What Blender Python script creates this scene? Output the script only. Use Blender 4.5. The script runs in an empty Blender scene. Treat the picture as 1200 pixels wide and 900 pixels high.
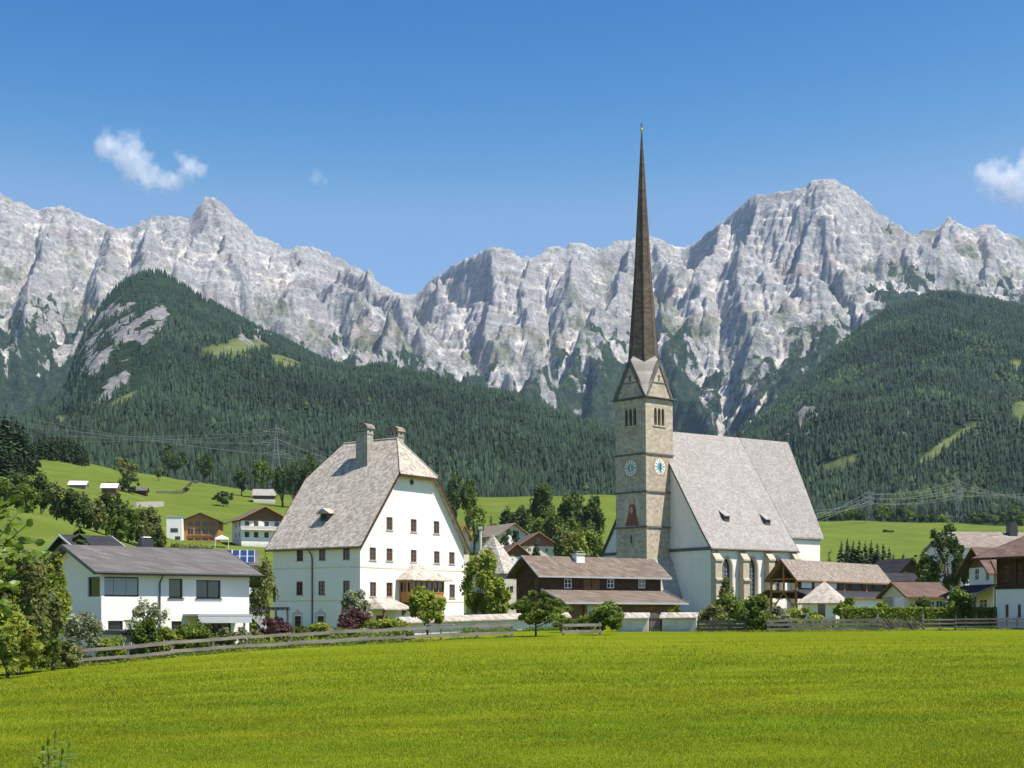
import bpy, bmesh, math, random
import numpy as np
from mathutils import Vector, Matrix

# ---------------------------------------------------------------- camera, sky, sun, exposure
SC = bpy.context.scene
COL = SC.collection
F = 1667.0            # focal length in photo pixels (1200 px wide)
HY = 722.0            # horizon row in the photo
CZ = 3.0              # camera height
cam_d = bpy.data.cameras.new('camera')
cam_d.sensor_width = 36.0
cam_d.lens = F / 1200 * 36.0
cam_d.shift_y = (HY - 450.0) / 1200.0
cam_d.clip_start = 0.1
cam_d.clip_end = 60000
cam = bpy.data.objects.new('camera', cam_d)
cam.location = (0, 0, CZ)
cam.rotation_euler = (math.pi / 2, 0, 0)
COL.objects.link(cam)
SC.camera = cam

SUN_EL = math.radians(60)
SUN_H = Vector((0.905, -0.425)).normalized()      # horizontal direction towards the sun
SUN_DIR = Vector((SUN_H.x * math.cos(SUN_EL), SUN_H.y * math.cos(SUN_EL), math.sin(SUN_EL)))
w = bpy.data.worlds.new('World')
SC.world = w
w.use_nodes = True
nt = w.node_tree
bg = nt.nodes['Background']
sky = nt.nodes.new('ShaderNodeTexSky')
sky.sky_type = 'NISHITA'
sky.sun_disc = False
sky.sun_elevation = SUN_EL
sky.sun_rotation = math.atan2(SUN_H.x, SUN_H.y)
sky.altitude = 2500
sky.air_density = 1.0
sky.dust_density = 0.0
sky.ozone_density = 3.0
# the whole sky graded once, as through a polarising filter: each channel raised to a power, everywhere alike
_sep = nt.nodes.new('ShaderNodeSeparateColor'); _com = nt.nodes.new('ShaderNodeCombineColor')
nt.links.new(sky.outputs[0], _sep.inputs[0])
for _i, (_p, _k, _cap) in enumerate(((7.0, 0.227, 1.0), (2.7, 0.285, 1.06), (1.12, 0.868, 1.06))):
    _a = nt.nodes.new('ShaderNodeMath'); _a.operation = 'POWER'; _a.inputs[1].default_value = _p
    _b = nt.nodes.new('ShaderNodeMath'); _b.operation = 'MULTIPLY'; _b.inputs[1].default_value = _k
    _c = nt.nodes.new('ShaderNodeMath'); _c.operation = 'MULTIPLY'; _c.inputs[1].default_value = _cap
    _d = nt.nodes.new('ShaderNodeMath'); _d.operation = 'MINIMUM'
    nt.links.new(_sep.outputs[_i], _a.inputs[0]); nt.links.new(_a.outputs[0], _b.inputs[0]); nt.links.new(_sep.outputs[_i], _c.inputs[0])
    nt.links.new(_b.outputs[0], _d.inputs[0]); nt.links.new(_c.outputs[0], _d.inputs[1]); nt.links.new(_d.outputs[0], _com.inputs[_i])
nt.links.new(_com.outputs[0], bg.inputs[0])
bg.inputs[1].default_value = 0.10
sd = bpy.data.lights.new('sun', 'SUN')
sd.energy = 5.0
sd.angle = math.radians(0.5)
sd.color = (1.0, 0.93, 0.83)
sun = bpy.data.objects.new('sun', sd)
sun.rotation_euler = SUN_DIR.to_track_quat('Z', 'Y').to_euler()
sun.location = (200, -100, 300)
COL.objects.link(sun)
SC.view_settings.view_transform = 'Standard'
SC.view_settings.look = 'None'
SC.view_settings.exposure = 0.75
SC.view_settings.gamma = 1.0
SC.cycles.use_denoising = True
SC.cycles.max_bounces = 6
SC.cycles.transparent_max_bounces = 16
SC.cycles.volume_bounces = 4
SC.cycles.sample_clamp_indirect = 4.0

# ---------------------------------------------------------------- helpers
rng = np.random.default_rng(7)
random.seed(7)

def P(px, py, D):
    """photo pixel + depth in metres -> world point"""
    return Vector(((px - 600.0) / F * D, D, CZ + (HY - py) / F * D))

def tag(o, label=None, cat=None, group=None, kind=None):
    if label: o['label'] = label
    if cat: o['category'] = cat
    if group: o['group'] = group
    if kind: o['kind'] = kind
    return o

def _hash(ix, iy, seed):
    n = (ix.astype(np.int64) * 374761393 + iy.astype(np.int64) * 668265263 + seed * 974634777) & 0xffffffff
    n = ((n ^ (n >> 13)) * 1274126177) & 0xffffffff
    return ((n ^ (n >> 16)) & 0xffff).astype(np.float64) / 65535.0

def pnoise(x, y, seed=0):
    """2-D gradient noise, about -1..1"""
    ix = np.floor(x); iy = np.floor(y)
    fx = x - ix; fy = y - iy
    sx = fx * fx * fx * (fx * (fx * 6 - 15) + 10); sy = fy * fy * fy * (fy * (fy * 6 - 15) + 10)
    def g(ox, oy):
        a = _hash(ix + ox, iy + oy, seed) * 2 * math.pi
        return np.cos(a) * (fx - ox) + np.sin(a) * (fy - oy)
    a = g(0, 0); b = g(1, 0); c = g(0, 1); d = g(1, 1)
    return 1.5 * ((a + (b - a) * sx) * (1 - sy) + (c + (d - c) * sx) * sy)

def fbm(x, y, oct=5, seed=0, lac=2.0, gain=0.5):
    s = 0; a = 1.0; n = 0
    for i in range(oct):
        s = s + a * pnoise(x, y, seed + i * 17); n += a
        x = x * lac + 3.1; y = y * lac - 1.7; a *= gain
    return s / n

def ridged(x, y, oct=5, seed=0, gain=0.5):
    s = 0; a = 1.0; n = 0
    for i in range(oct):
        s = s + a * (1 - np.abs(pnoise(x, y, seed + i * 31))) ** 2; n += a
        x = x * 2.03 + 5.1; y = y * 2.03 + 1.3; a *= gain
    return s / n

def mesh_np(name, verts, faces, mat=None, smooth=False, attrs=None, parent=None, mat_idx=None, mats=None):
    """fast mesh from numpy arrays; faces is (n,3) or (n,4); attrs: {name: (n_verts,) floats or (n_verts,3)}"""
    me = bpy.data.meshes.new(name)
    verts = np.asarray(verts, dtype=np.float32); faces = np.asarray(faces, dtype=np.int32)
    k = faces.shape[1]
    me.vertices.add(len(verts)); me.vertices.foreach_set('co', verts.ravel())
    me.loops.add(faces.size); me.loops.foreach_set('vertex_index', faces.ravel())
    me.polygons.add(len(faces))
    me.polygons.foreach_set('loop_start', np.arange(0, faces.size, k, dtype=np.int32))
    me.polygons.foreach_set('loop_total', np.full(len(faces), k, dtype=np.int32))
    if smooth: me.polygons.foreach_set('use_smooth', np.ones(len(faces), dtype=bool))
    if mat_idx is not None: me.polygons.foreach_set('material_index', np.asarray(mat_idx, dtype=np.int32))
    me.update(calc_edges=True)
    for an, av in (attrs or {}).items():
        av = np.asarray(av, dtype=np.float32)
        if av.ndim == 1:
            at = me.attributes.new(an, 'FLOAT', 'POINT'); at.data.foreach_set('value', av)
        else:
            at = me.attributes.new(an, 'FLOAT_COLOR', 'POINT')
            c = np.ones((len(av), 4), dtype=np.float32); c[:, :3] = av
            at.data.foreach_set('color', c.ravel())
    for m in (mats or ([mat] if mat else [])): me.materials.append(m)
    o = bpy.data.objects.new(name, me)
    COL.objects.link(o)
    if parent: o.parent = parent
    return o

def grid_faces(nr, nc):
    i = np.arange(nr - 1)[:, None] * nc + np.arange(nc - 1)[None, :]
    i = i.ravel()
    return np.stack([i, i + 1, i + nc + 1, i + nc], axis=1)

# ---- node material helper
class NM:
    def __init__(self, name, rough=0.8, spec=0.2):
        self.m = bpy.data.materials.new(name); self.m.use_nodes = True
        self.t = self.m.node_tree; self.n = self.t.nodes
        self.b = self.n['Principled BSDF']
        self.b.inputs['Roughness'].default_value = rough
        self.b.inputs['Specular IOR Level'].default_value = spec
    def new(self, ty, **kw):
        nd = self.n.new(ty)
        for k, v in kw.items(): setattr(nd, k, v)
        return nd
    def link(self, a, b): self.t.links.new(a, b)
    def coord(self, out='Object', scale=(1, 1, 1), rot=(0, 0, 0)):
        tc = self.new('ShaderNodeTexCoord'); mp = self.new('ShaderNodeMapping')
        mp.inputs['Scale'].default_value = scale; mp.inputs['Rotation'].default_value = rot
        self.link(tc.outputs[out], mp.inputs[0]); return mp.outputs[0]
    def pos(self, scale=(1, 1, 1)):
        g = self.new('ShaderNodeNewGeometry'); mp = self.new('ShaderNodeMapping')
        mp.inputs['Scale'].default_value = scale
        self.link(g.outputs['Position'], mp.inputs[0]); return mp.outputs[0]
    def noise(self, vec, scale, detail=4, rough=0.55, out=0):
        t = self.new('ShaderNodeTexNoise'); t.inputs['Scale'].default_value = scale
        t.inputs['Detail'].default_value = detail; t.inputs['Roughness'].default_value = rough
        self.link(vec, t.inputs['Vector']); return t.outputs[out]
    def attr(self, name, out='Fac'):
        a = self.new('ShaderNodeAttribute'); a.attribute_name = name; return a.outputs[out]
    def ramp(self, fac, stops, interp='LINEAR'):
        r = self.new('ShaderNodeValToRGB'); r.color_ramp.interpolation = interp
        el = r.color_ramp.elements
        while len(el) < len(stops): el.new(0.5)
        for e, (p, c) in zip(el, stops):
            e.position = p; e.color = (c, c, c, 1) if isinstance(c, (int, float)) else (*c, 1)
        self.link(fac, r.inputs[0]); return r.outputs[0]
    def mix(self, fac, a, b, mode='MIX'):
        x = self.new('ShaderNodeMix', data_type='RGBA', blend_type=mode)
        for s, v in ((0, fac), (6, a), (7, b)):
            if isinstance(v, (int, float)): x.inputs[s].default_value = v
            elif isinstance(v, tuple): x.inputs[s].default_value = (*v, 1)
            else: self.link(v, x.inputs[s])
        return x.outputs[2]
    def math(self, op, a, b=0.0, clamp=False):
        x = self.new('ShaderNodeMath', operation=op, use_clamp=clamp)
        for s, v in ((0, a), (1, b)):
            if isinstance(v, (int, float)): x.inputs[s].default_value = v
            else: self.link(v, x.inputs[s])
        return x.outputs[0]
    def bump(self, h, strength=0.3, dist=0.05):
        b = self.new('ShaderNodeBump'); b.inputs['Strength'].default_value = strength
        b.inputs['Distance'].default_value = dist
        self.link(h, b.inputs['Height']); self.link(b.outputs[0], self.b.inputs['Normal'])
    def color(self, c):
        if isinstance(c, tuple): self.b.inputs['Base Color'].default_value = (*c, 1)
        else: self.link(c, self.b.inputs['Base Color'])
        return self.m
# ---------------------------------------------------------------- rock mountains
CREST = [(-140,215),(-90,235),(-40,222),(0,228),(12,232),(30,240),(45,249),(55,243),(68,241),(85,245),(105,255),(125,263),(135,268),(150,267),(165,258),(180,254),(195,252),(210,254),(222,255),
 (232,240),(240,232),(248,230),(258,236),(270,247),(285,260),(300,273),(318,283),(332,291),(345,289),(365,287),(380,293),(400,302),(420,313),(440,327),(455,338),(475,343),(488,345),
 (497,335),(510,322),(525,313),(545,304),(560,296),(575,287),(590,290),(605,297),(620,301),(630,299),(645,288),(655,286),(663,291),(672,281),(680,280),(690,286),(700,291),
 (715,284),(730,281),(740,279),(760,276),(775,282),(790,288),(800,290),(815,285),(825,273),(835,266),(845,258),(865,244),(875,232),(885,226),(905,225),(930,221),(945,218),(955,211),(966,208),(980,211),(995,218),
 (1010,229),(1025,241),(1040,255),(1048,275),(1058,283),(1070,275),(1080,270),(1095,268),(1105,262),(1115,259),(1125,265),(1135,268),(1145,266),(1155,261),(1165,263),(1178,272),(1190,277),(1200,278),(1260,290),(1340,270)]
CD = [(-140,5900),(0,5900),(120,6000),(248,5900),(345,6200),(488,6900),(575,6200),(680,6400),(800,6700),(870,6150),(966,5950),(1040,6150),(1060,6700),(1200,6800),(1340,6800)]
SPURS = [  # (px, py, depth) down each spur
 [(248,230,5900),(262,285,5650),(290,340,5300),(340,392,4950),(400,440,4600)],
 [(248,230,5900),(235,270,5700),(215,310,5400),(190,330,5050)],
 [(60,243,5950),(45,310,5450),(28,370,5000),(12,440,4500)],
 [(-60,225,5900),(-50,330,5300),(-60,420,4700)],
 [(135,268,5950),(120,310,5500),(105,350,5150)],
 [(180,254,5950),(165,300,5500),(170,330,4600)],
 [(345,289,6200),(362,330,5900),(420,352,5450),(455,372,5150),(445,415,4850),(470,450,4500)],
 [(400,302,6300),(430,340,5900),(480,375,5500),(530,430,4950),(575,465,4600)],
 [(575,287,6200),(572,335,6000),(568,385,5700),(600,440,5300)],
 [(510,322,6650),(528,355,6300),(548,405,5800)],
 [(620,301,6300),(612,350,5950),(625,410,5500)],
 [(680,281,6400),(668,345,5900),(655,395,5550),(645,430,5250)],
 [(740,279,6450),(720,330,5950),(690,385,5400),(650,430,5000),(608,468,4650)],
 [(690,385,5400),(700,440,4900),(690,490,4450)],
 [(775,282,6500),(790,330,6000),(830,380,5600),(880,420,5200),(905,470,4800)],
 [(790,330,6000),(775,390,5400),(790,440,4950),(830,490,4500)],
 [(885,226,6100),(872,275,5900),(860,320,5600),(880,370,5300)],
 [(966,208,5950),(958,255,5800),(940,300,5600),(945,350,5300),(930,400,5000),(925,445,4700)],
 [(1025,241,6000),(1005,300,5700),(985,350,5350),(980,400,5000)],
 [(1040,255,6150),(1050,310,5800),(1030,350,5400)],
 [(1115,259,6700),(1095,310,6200),(1070,345,5500)],
 [(1165,263,6750),(1150,320,6200),(1140,360,5600)],
 [(1260,290,6800),(1240,340,6200),(1230,370,5600)],
 [(845,258,6200),(825,300,6000),(815,330,5700)],
]
MT = {}
def build_mountains():
    nc, nr = 700, 330
    u = np.linspace(-0.43, 0.43, nc); px = u * F + 600
    v = np.linspace(3300, 7300, nr)
    U, Y = np.meshgrid(u, v); X = U * Y
    c = np.array(CREST, float); cd = np.array(CD, float)
    cy = np.interp(px, c[:, 0], c[:, 1]); dC = np.interp(px, cd[:, 0], cd[:, 1])
    ker = np.hanning(41); ker /= ker.sum()
    dC = np.convolve(np.pad(dC, 20, mode='edge'), ker, 'valid')
    zc = (HY - cy) / F * dC
    # main crest: steep face towards the camera, gentler behind
    d = dC[None, :] - Y
    wob = 150 * fbm(X / 700, Y / 700, 4, 3)
    front = np.clip(d, 0, None)
    h = np.where(d >= 0, zc[None, :] - 1.25 * np.minimum(front, 420) - 0.50 * np.clip(front - 420, 0, None), zc[None, :] + 0.5 * d)
    # spurs: roofs whose ridge runs down from the crest
    Xw = X + 60 * fbm(X / 260, Y / 260, 4, 11); Yw = Y + 60 * fbm(X / 260, Y / 260, 4, 12)
    for sp in SPURS:
        pts = [((p[0] - 600) / F * p[2], p[2], (HY - p[1]) / F * p[2]) for p in sp]
        for a, b in zip(pts[:-1], pts[1:]):
            ax, ay, az = a; bx, by, bz = b
            L2 = (bx - ax) ** 2 + (by - ay) ** 2
            t = np.clip(((Xw - ax) * (bx - ax) + (Yw - ay) * (by - ay)) / L2, 0, 1)
            dd = np.hypot(Xw - ax - t * (bx - ax), Yw - ay - t * (by - ay))
            hz = az + t * (bz - az)
            lx = Xw - (ax + t * (bx - ax))
            st = np.where(lx < 0, 1.95, 1.0); wd = np.where(lx < 0, 110.0, 150.0)
            h = np.maximum(h, hz - 12 - np.where(dd < wd, st * dd, st * wd + 0.70 * (dd - wd)))
    keep = np.clip(np.abs(d) / 130, 0, 1)             # leave the skyline where it is
    h = h + keep * (165 * fbm(X / 360, Y / 360, 5, 21) + 70 * (ridged(X / 300, Y / 380, 4, 6) - .55) + 40 * (ridged(X / 110, Y / 140, 4, 5) - .5))
    base = 250 + 0.13 * (Y - 3300)
    h = np.maximum(h, base + 40 * fbm(X / 300, Y / 300, 4, 9))
    # river erosion on the grid: gullies that branch as real ones do
    H = h.copy(); n = nr * nc
    off = [(-1, 0), (-1, 1), (-1, -1), (0, 1), (0, -1), (1, 0), (1, 1), (1, -1)]
    Xp = np.pad(X, 1, mode='edge'); Yp = np.pad(Y, 1, mode='edge')
    idx = np.arange(n).reshape(nr, nc)
    ip = np.pad(idx, 1, mode='edge')
    area0 = ((u[1] - u[0]) * Y * (v[1] - v[0])).ravel()
    crestmask = (np.abs(d) < 45)
    for it in range(9):
        Hp = np.pad(H, 1, mode='edge')
        best = np.full((nr, nc), 1e-6); rec = idx.copy(); dist = np.ones((nr, nc))
        for dy, dx in off:
            sl = (slice(1 + dy, 1 + dy + nr), slice(1 + dx, 1 + dx + nc))
            L = np.hypot(Xp[sl] - X, Yp[sl] - Y) + 1e-6
            s = (H - Hp[sl]) / L
            m = s > best
            best = np.where(m, s, best); rec = np.where(m, ip[sl], rec); dist = np.where(m, L, dist)
        order = np.argsort(H, axis=None)
        ol = order.tolist(); rl = rec.ravel().tolist()
        A = area0.tolist()
        for i in reversed(ol):
            r = rl[i]
            if r != i: A[r] += A[i]
        A = np.array(A)
        K = 0.027 * np.sqrt(A) / dist.ravel()
        K = np.where(crestmask.ravel(), K * 0.02, K)
        Kl = K.tolist(); Hl = H.ravel().tolist()
        for i in ol:
            r = rl[i]
            if r != i:
                f = Kl[i]
                nh = (Hl[i] + f * Hl[r]) / (1 + f)
                Hl[i] = nh
        H = np.array(Hl).reshape(nr, nc)
        # slopes slump a little
        Hs = np.pad(H, 1, mode='edge')
        avg = (Hs[:-2, 1:-1] + Hs[2:, 1:-1] + Hs[1:-1, :-2] + Hs[1:-1, 2:]) / 4
        H = np.where(crestmask, H, H + 0.05 * (avg - H))
    flow = np.log(A.reshape(nr, nc) / area0.mean() + 1)
    for rep in range(2):                               # gully beds have width
        fp = np.pad(flow, 1, mode='edge'); flow = np.maximum.reduce([fp[1:-1, 1:-1], fp[1:-1, :-2] * .93, fp[1:-1, 2:] * .93, fp[:-2, 1:-1] * .96, fp[2:, 1:-1] * .96])
    # finer grid
    nc2, nr2 = 930, 455
    u2 = np.linspace(u[0], u[-1], nc2); v2 = np.linspace(v[0], v[-1], nr2)
    def up(a):
        a = np.stack([np.interp(u2, u, row) for row in a])
        return np.stack([np.interp(v2, v, col) for col in a.T]).T
    H2 = up(H); FL = up(flow)
    U2, Y2 = np.meshgrid(u2, v2); X2 = U2 * Y2
    px2 = u2 * F + 600
    d2 = np.interp(px2, px, dC)[None, :] - Y2
    k2 = np.clip(np.abs(d2) / 90, 0.45, 1)
    H2 = H2 + k2 * (40 * (ridged(X2 / 85, Y2 / 120 + H2 / 200, 4, 41) - .62) + 20 * fbm(X2 / 24, Y2 / 30, 3, 44))
    H2 = H2 + np.clip(1 - np.abs(d2) / 120, 0, 1) * 20 * (ridged(X2 / 70, Y2 / 300, 4, 47) - .68)
    # ledges of the limestone beds
    st = H2 / 46 + 0.9 * fbm(X2 / 500, Y2 / 500, 3, 51) + X2 / 800 - Y2 / 1500
    fr = st - np.floor(st)
    amp = np.clip((H2 - 700) / 500, 0, 1) * k2 * (0.5 + 0.5 * fbm(X2 / 300, Y2 / 300, 2, 52))
    H2 = H2 + amp * 40 * (np.clip(fr * 2.8, 0, 1) - fr)
    # what grows where
    gy = np.gradient(H2, v2, axis=0); gx = np.gradient(H2, axis=1) / (Y2 * (u2[1] - u2[0]))
    slope = np.hypot(gx, gy)
    slope = slope / max(np.median(slope[(d2 > 0) & (d2 < 2200)]), .5)
    PX = U2 * F + 600; PY = HY - H2 / Y2 * F
    vl = np.interp(PX, [-140,0,60,100,300,420,500,560,620,680,740,800,850,900,940,1000,1040,1100,1200,1340], [350,362,375,385,425,425,440,448,440,408,378,405,440,435,415,385,345,340,355,360])
    n1 = fbm(X2 / 150, Y2 / 210 + H2 / 300, 5, 62); n2 = fbm(X2 / 420, Y2 / 600, 3, 63)
    gul = np.clip(FL - 2.9, 0, 3.5)
    veg = (PY - vl + 16) / 70 + 1.1 * n1 + 0.8 * n2 + 0.5 * fbm(X2 / 50, Y2 / 70, 4, 64) - 0.45 * np.clip(slope - 1.3, 0, 2) - 0.42 * gul
    veg = np.clip(veg * 1.6 + 0.35, 0, 1)
    grass = np.clip(2.2 * fbm(X2 / 170, Y2 / 230 + H2 / 300, 5, 71) + .55 - np.abs(PY - vl + 30) / 85 - 0.6 * np.clip(slope - 1.2, 0, 2), 0, 1)
    scree = np.clip((FL - 2.6) * 0.5 + 1.2 * fbm(X2 / 150, Y2 / 260, 4, 81) + 1.0 * (0.92 - slope) + 0.25 * fbm(X2 / 30, Y2 / 40, 3, 82), 0, 1)
    red = np.clip(2.2 * (fbm(X2 / 330, H2 / 120, 4, 91) - 0.22), 0, 1) * np.clip((H2 - 800) / 300, 0, 1)
    verts = np.stack([X2, Y2, H2 + CZ], axis=-1).reshape(-1, 3)
    m = NM('mountain_rock', 0.95, 0.1)
    ps = m.pos()
    n_big = m.noise(ps, 0.006, 6, 0.6); n_fine = m.noise(ps, 0.05, 6, 0.65)
    mp = m.pos((0.006, 0.004, 0.032)); bed = m.noise(mp, 1.0, 4, 0.6)
    rock = m.ramp(n_fine, [(0.30, (0.22, 0.22, 0.225)), (0.5, (0.42, 0.415, 0.41)), (0.68, (0.60, 0.585, 0.56))])
    rock = m.mix(m.ramp(bed, [(0.42, 0.0), (0.62, 0.55)]), rock, (0.22, 0.215, 0.215))
    rock = m.mix(m.math('MULTIPLY', m.attr('red'), 0.5), rock, (0.45, 0.27, 0.205))
    scr = m.ramp(n_fine, [(0.3, (0.64, 0.605, 0.55)), (0.7, (0.80, 0.765, 0.70))])
    c = m.mix(m.attr('scree'), rock, scr)
    gc = m.ramp(n_fine, [(0.35, (0.07, 0.095, 0.035)), (0.65, (0.15, 0.17, 0.07))])
    edge = m.math('ADD', m.attr('veg'), m.math('MULTIPLY', m.math('SUBTRACT', m.noise(ps, 0.028, 9, 0.72), 0.5), 2.3))
    c = m.mix(m.math('MULTIPLY', m.attr('grass'), 0.8), c, gc)
    vg = m.ramp(m.noise(ps, 0.035, 4, 0.6), [(0.32, (0.016, 0.034, 0.016)), (0.55, (0.036, 0.060, 0.026)), (0.72, (0.085, 0.11, 0.045))])
    c = m.mix(m.ramp(edge, [(0.38, 0.0), (0.66, 1.0)]), c, vg)
    m.color(c)
    hb = m.math('ADD', m.noise(ps, 0.03, 8, 0.7), m.math('MULTIPLY', m.noise(ps, 0.15, 4, 0.6), 0.35))
    m.bump(hb, 1.0, 26.0)
    o = mesh_np('mountains', verts, grid_faces(nr2, nc2), m.m, smooth=False,
                attrs={'veg': veg.ravel(), 'grass': grass.ravel(), 'scree': scree.ravel(), 'red': red.ravel()})
    # scattered trees on the green lower slopes
    ok = np.flatnonzero(((veg > .8) & (PY > vl + 18) & (PY < 540) & (rng.uniform(0, 1, veg.shape) < .16)).ravel())
    MT.update(X=X2.ravel()[ok], Y=Y2.ravel()[ok], Z=H2.ravel()[ok] + CZ)
    tag(o, 'pale limestone mountain range with scree gullies on the skyline', 'mountain', kind='structure')
build_mountains()
# ---------------------------------------------------------------- ground: one sheet from the field to the upper meadows
GCOL = {   # photo column: (depth, photo row where the ground lies at that depth)
 -140: [(83,793),(105,780),(140,742),(200,668),(245,600),(290,606),(420,585),(520,560),(620,533),(700,530),(900,540)],
 0:    [(83,790),(105,780),(140,742),(200,662),(245,592),(290,600),(420,585),(520,560),(620,533),(700,531),(900,542)],
 60:   [(84,784),(105,774),(140,742),(200,664),(245,604),(290,611),(420,588),(540,560),(640,537),(720,536),(900,548)],
 130:  [(86,778),(115,765),(150,737),(200,683),(245,628),(290,632),(420,597),(560,567),(660,548),(740,548),(900,560)],
 200:  [(88,771),(120,755),(160,727),(220,688),(260,660),(320,651),(390,637),(560,588),(680,561),(760,561),(900,572)],
 300:  [(92,762),(140,743),(200,716),(300,668),(400,637),(560,600),(690,576),(770,575),(900,586)],
 420:  [(95,756),(139,743),(160,738),(250,708),(400,655),(560,610),(700,591),(780,589),(900,600)],
 540:  [(98,750),(150,732),(250,707),(400,668),(480,651),(560,622),(700,583),(780,582),(900,596)],
 650:  [(101,746),(150,732),(250,712),(400,668),(480,652),(560,620),(700,582),(780,581),(900,592)],
 720:  [(112,742),(170,730),(250,723),(400,690),(480,667),(560,632),(720,579),(800,578),(900,592)],
 800:  [(113,741),(180,729),(245,724),(400,702),(560,655),(720,602),(850,599),(1000,612)],
 900:  [(112,740),(180,728),(250,722),(400,704),(560,668),(800,613),(900,608),(1000,616)],
 1000: [(112,739),(180,728),(300,714),(450,692),(600,664),(800,626),(930,608),(1050,615)],
 1100: [(113,738.5),(180,728),(300,714),(450,694),(600,667),(800,629),(950,610),(1050,616)],
 1200: [(115,738),(180,728),(300,714),(450,694),(600,668),(800,632),(950,615),(1050,620)],
 1340: [(115,738),(180,728),(300,714),(450,694),(600,668),(800,632),(950,616),(1050,620)],
}
G_LD = np.linspace(math.log(2.0), math.log(1100.0), 420)
G_PX = np.linspace(-140, 1340, 297)
def _ground_table():
    D = np.exp(G_LD); cols = []
    for p in sorted(GCOL):
        rows = GCOL[p]
        dd = [r[0] for r in rows]; zz = [(HY - r[1]) / F * r[0] for r in rows]
        z0 = zz[0]; t = np.clip((p + 140) / 1480, 0, 1)
        near = [(2, -1.9), (14, -2.15 - .15 * (1 - t)), (40, -2.1 - .55 * (1 - t) + 0.25 * t)]
        dd = [n[0] for n in near] + dd; zz = [n[1] for n in near] + zz
        cols.append(np.interp(D, dd, zz))
    cols = np.array(cols)                        # (n cols, n D)
    k = np.hanning(17); k /= k.sum()
    cols = np.stack([np.convolve(np.pad(c, 8, mode='edge'), k, 'valid') for c in cols])
    T = np.stack([np.interp(G_PX, sorted(GCOL), cols[:, j]) for j in range(len(D))])   # (n D, n px)
    k = np.hanning(15); k /= k.sum()
    return np.stack([np.convolve(np.pad(r, 7, mode='edge'), k, 'valid') for r in T])
G_TAB = _ground_table()
def gz(X, Y):
    """ground height (world z) at world X, Y (arrays)"""
    X = np.asarray(X, float); Y = np.maximum(np.asarray(Y, float), 2.0)
    px = np.clip(X / Y * F + 600, G_PX[0], G_PX[-1] - 1e-6); ld = np.clip(np.log(Y), G_LD[0], G_LD[-1] - 1e-9)
    a = (px - G_PX[0]) / (G_PX[1] - G_PX[0]); b = (ld - G_LD[0]) / (G_LD[1] - G_LD[0])
    i = np.clip(a.astype(int), 0, len(G_PX) - 2); j = np.clip(b.astype(int), 0, len(G_LD) - 2)
    fa = a - i; fb = b - j
    z = (G_TAB[j, i] * (1 - fa) + G_TAB[j, i + 1] * fa) * (1 - fb) + (G_TAB[j + 1, i] * (1 - fa) + G_TAB[j + 1, i + 1] * fa) * fb
    return z + CZ
def gzs(x, y): return float(gz(np.array([x]), np.array([y]))[0])
def DG(px, py, lo=300, hi=900):
    """depth at which the ground shows at photo (px, py)"""
    D = np.linspace(lo, hi, 600); z = gz((px - 600) / F * D, D); r = HY - (z - CZ) / D * F
    return float(D[np.argmin(np.abs(r - py))])
def GP(px, D):
    """ground point under photo column px at depth D"""
    x = (px - 600) / F * D
    return Vector((x, D, gzs(x, D)))

def mat_grass():
    m = NM('meadow_grass', 1.0, 0.0)
    ps = m.pos()
    n1 = m.noise(ps, 0.05, 5, 0.6); n2 = m.noise(ps, 2.2, 5, 0.7); n3 = m.noise(ps, 0.012, 4, 0.5)
    st = m.noise(m.pos((0.018, 0.55, 0.0)), 1.0, 4, 0.6)       # mown swaths across the view
    c = m.ramp(n2, [(0.25, (0.074, 0.110, 0.007)), (0.5, (0.124, 0.164, 0.009)), (0.78, (0.182, 0.212, 0.017))])
    c = m.mix(m.ramp(st, [(0.38, 0.0), (0.60, 0.75)]), c, (0.192, 0.214, 0.015))
    c = m.mix(m.ramp(n1, [(0.42, 0.0), (0.75, 0.55)]), c, (0.075, 0.118, 0.004))
    c = m.mix(m.ramp(n3, [(0.45, 0.0), (0.7, 0.4)]), c, (0.135, 0.160, 0.009))
    c = m.mix(m.ramp(m.noise(m.pos((0.02, 0.16, 0.0)), 1.0, 3, 0.5), [(0.45, 0.0), (0.6, 0.35)]), c, (0.065, 0.105, 0.004))
    sy = m.new('ShaderNodeSeparateXYZ'); m.link(ps, sy.inputs[0])
    hill = m.ramp(m.math('MULTIPLY', m.math('ADD', sy.outputs[1], m.math('MULTIPLY', n3, 60.0)), 0.001), [(0.17, 0.0), (0.24, 0.85)])   # other meadows, later hay
    hc = m.ramp(n1, [(0.3, (0.072, 0.106, 0.022)), (0.55, (0.100, 0.138, 0.030)), (0.75, (0.140, 0.166, 0.046))])
    c = m.mix(hill, c, hc)
    m.color(c)
    m.bump(m.noise(ps, 6.0, 4, 0.7), 0.5, 0.06)
    return m.m
M_GRASS = mat_grass()
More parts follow.
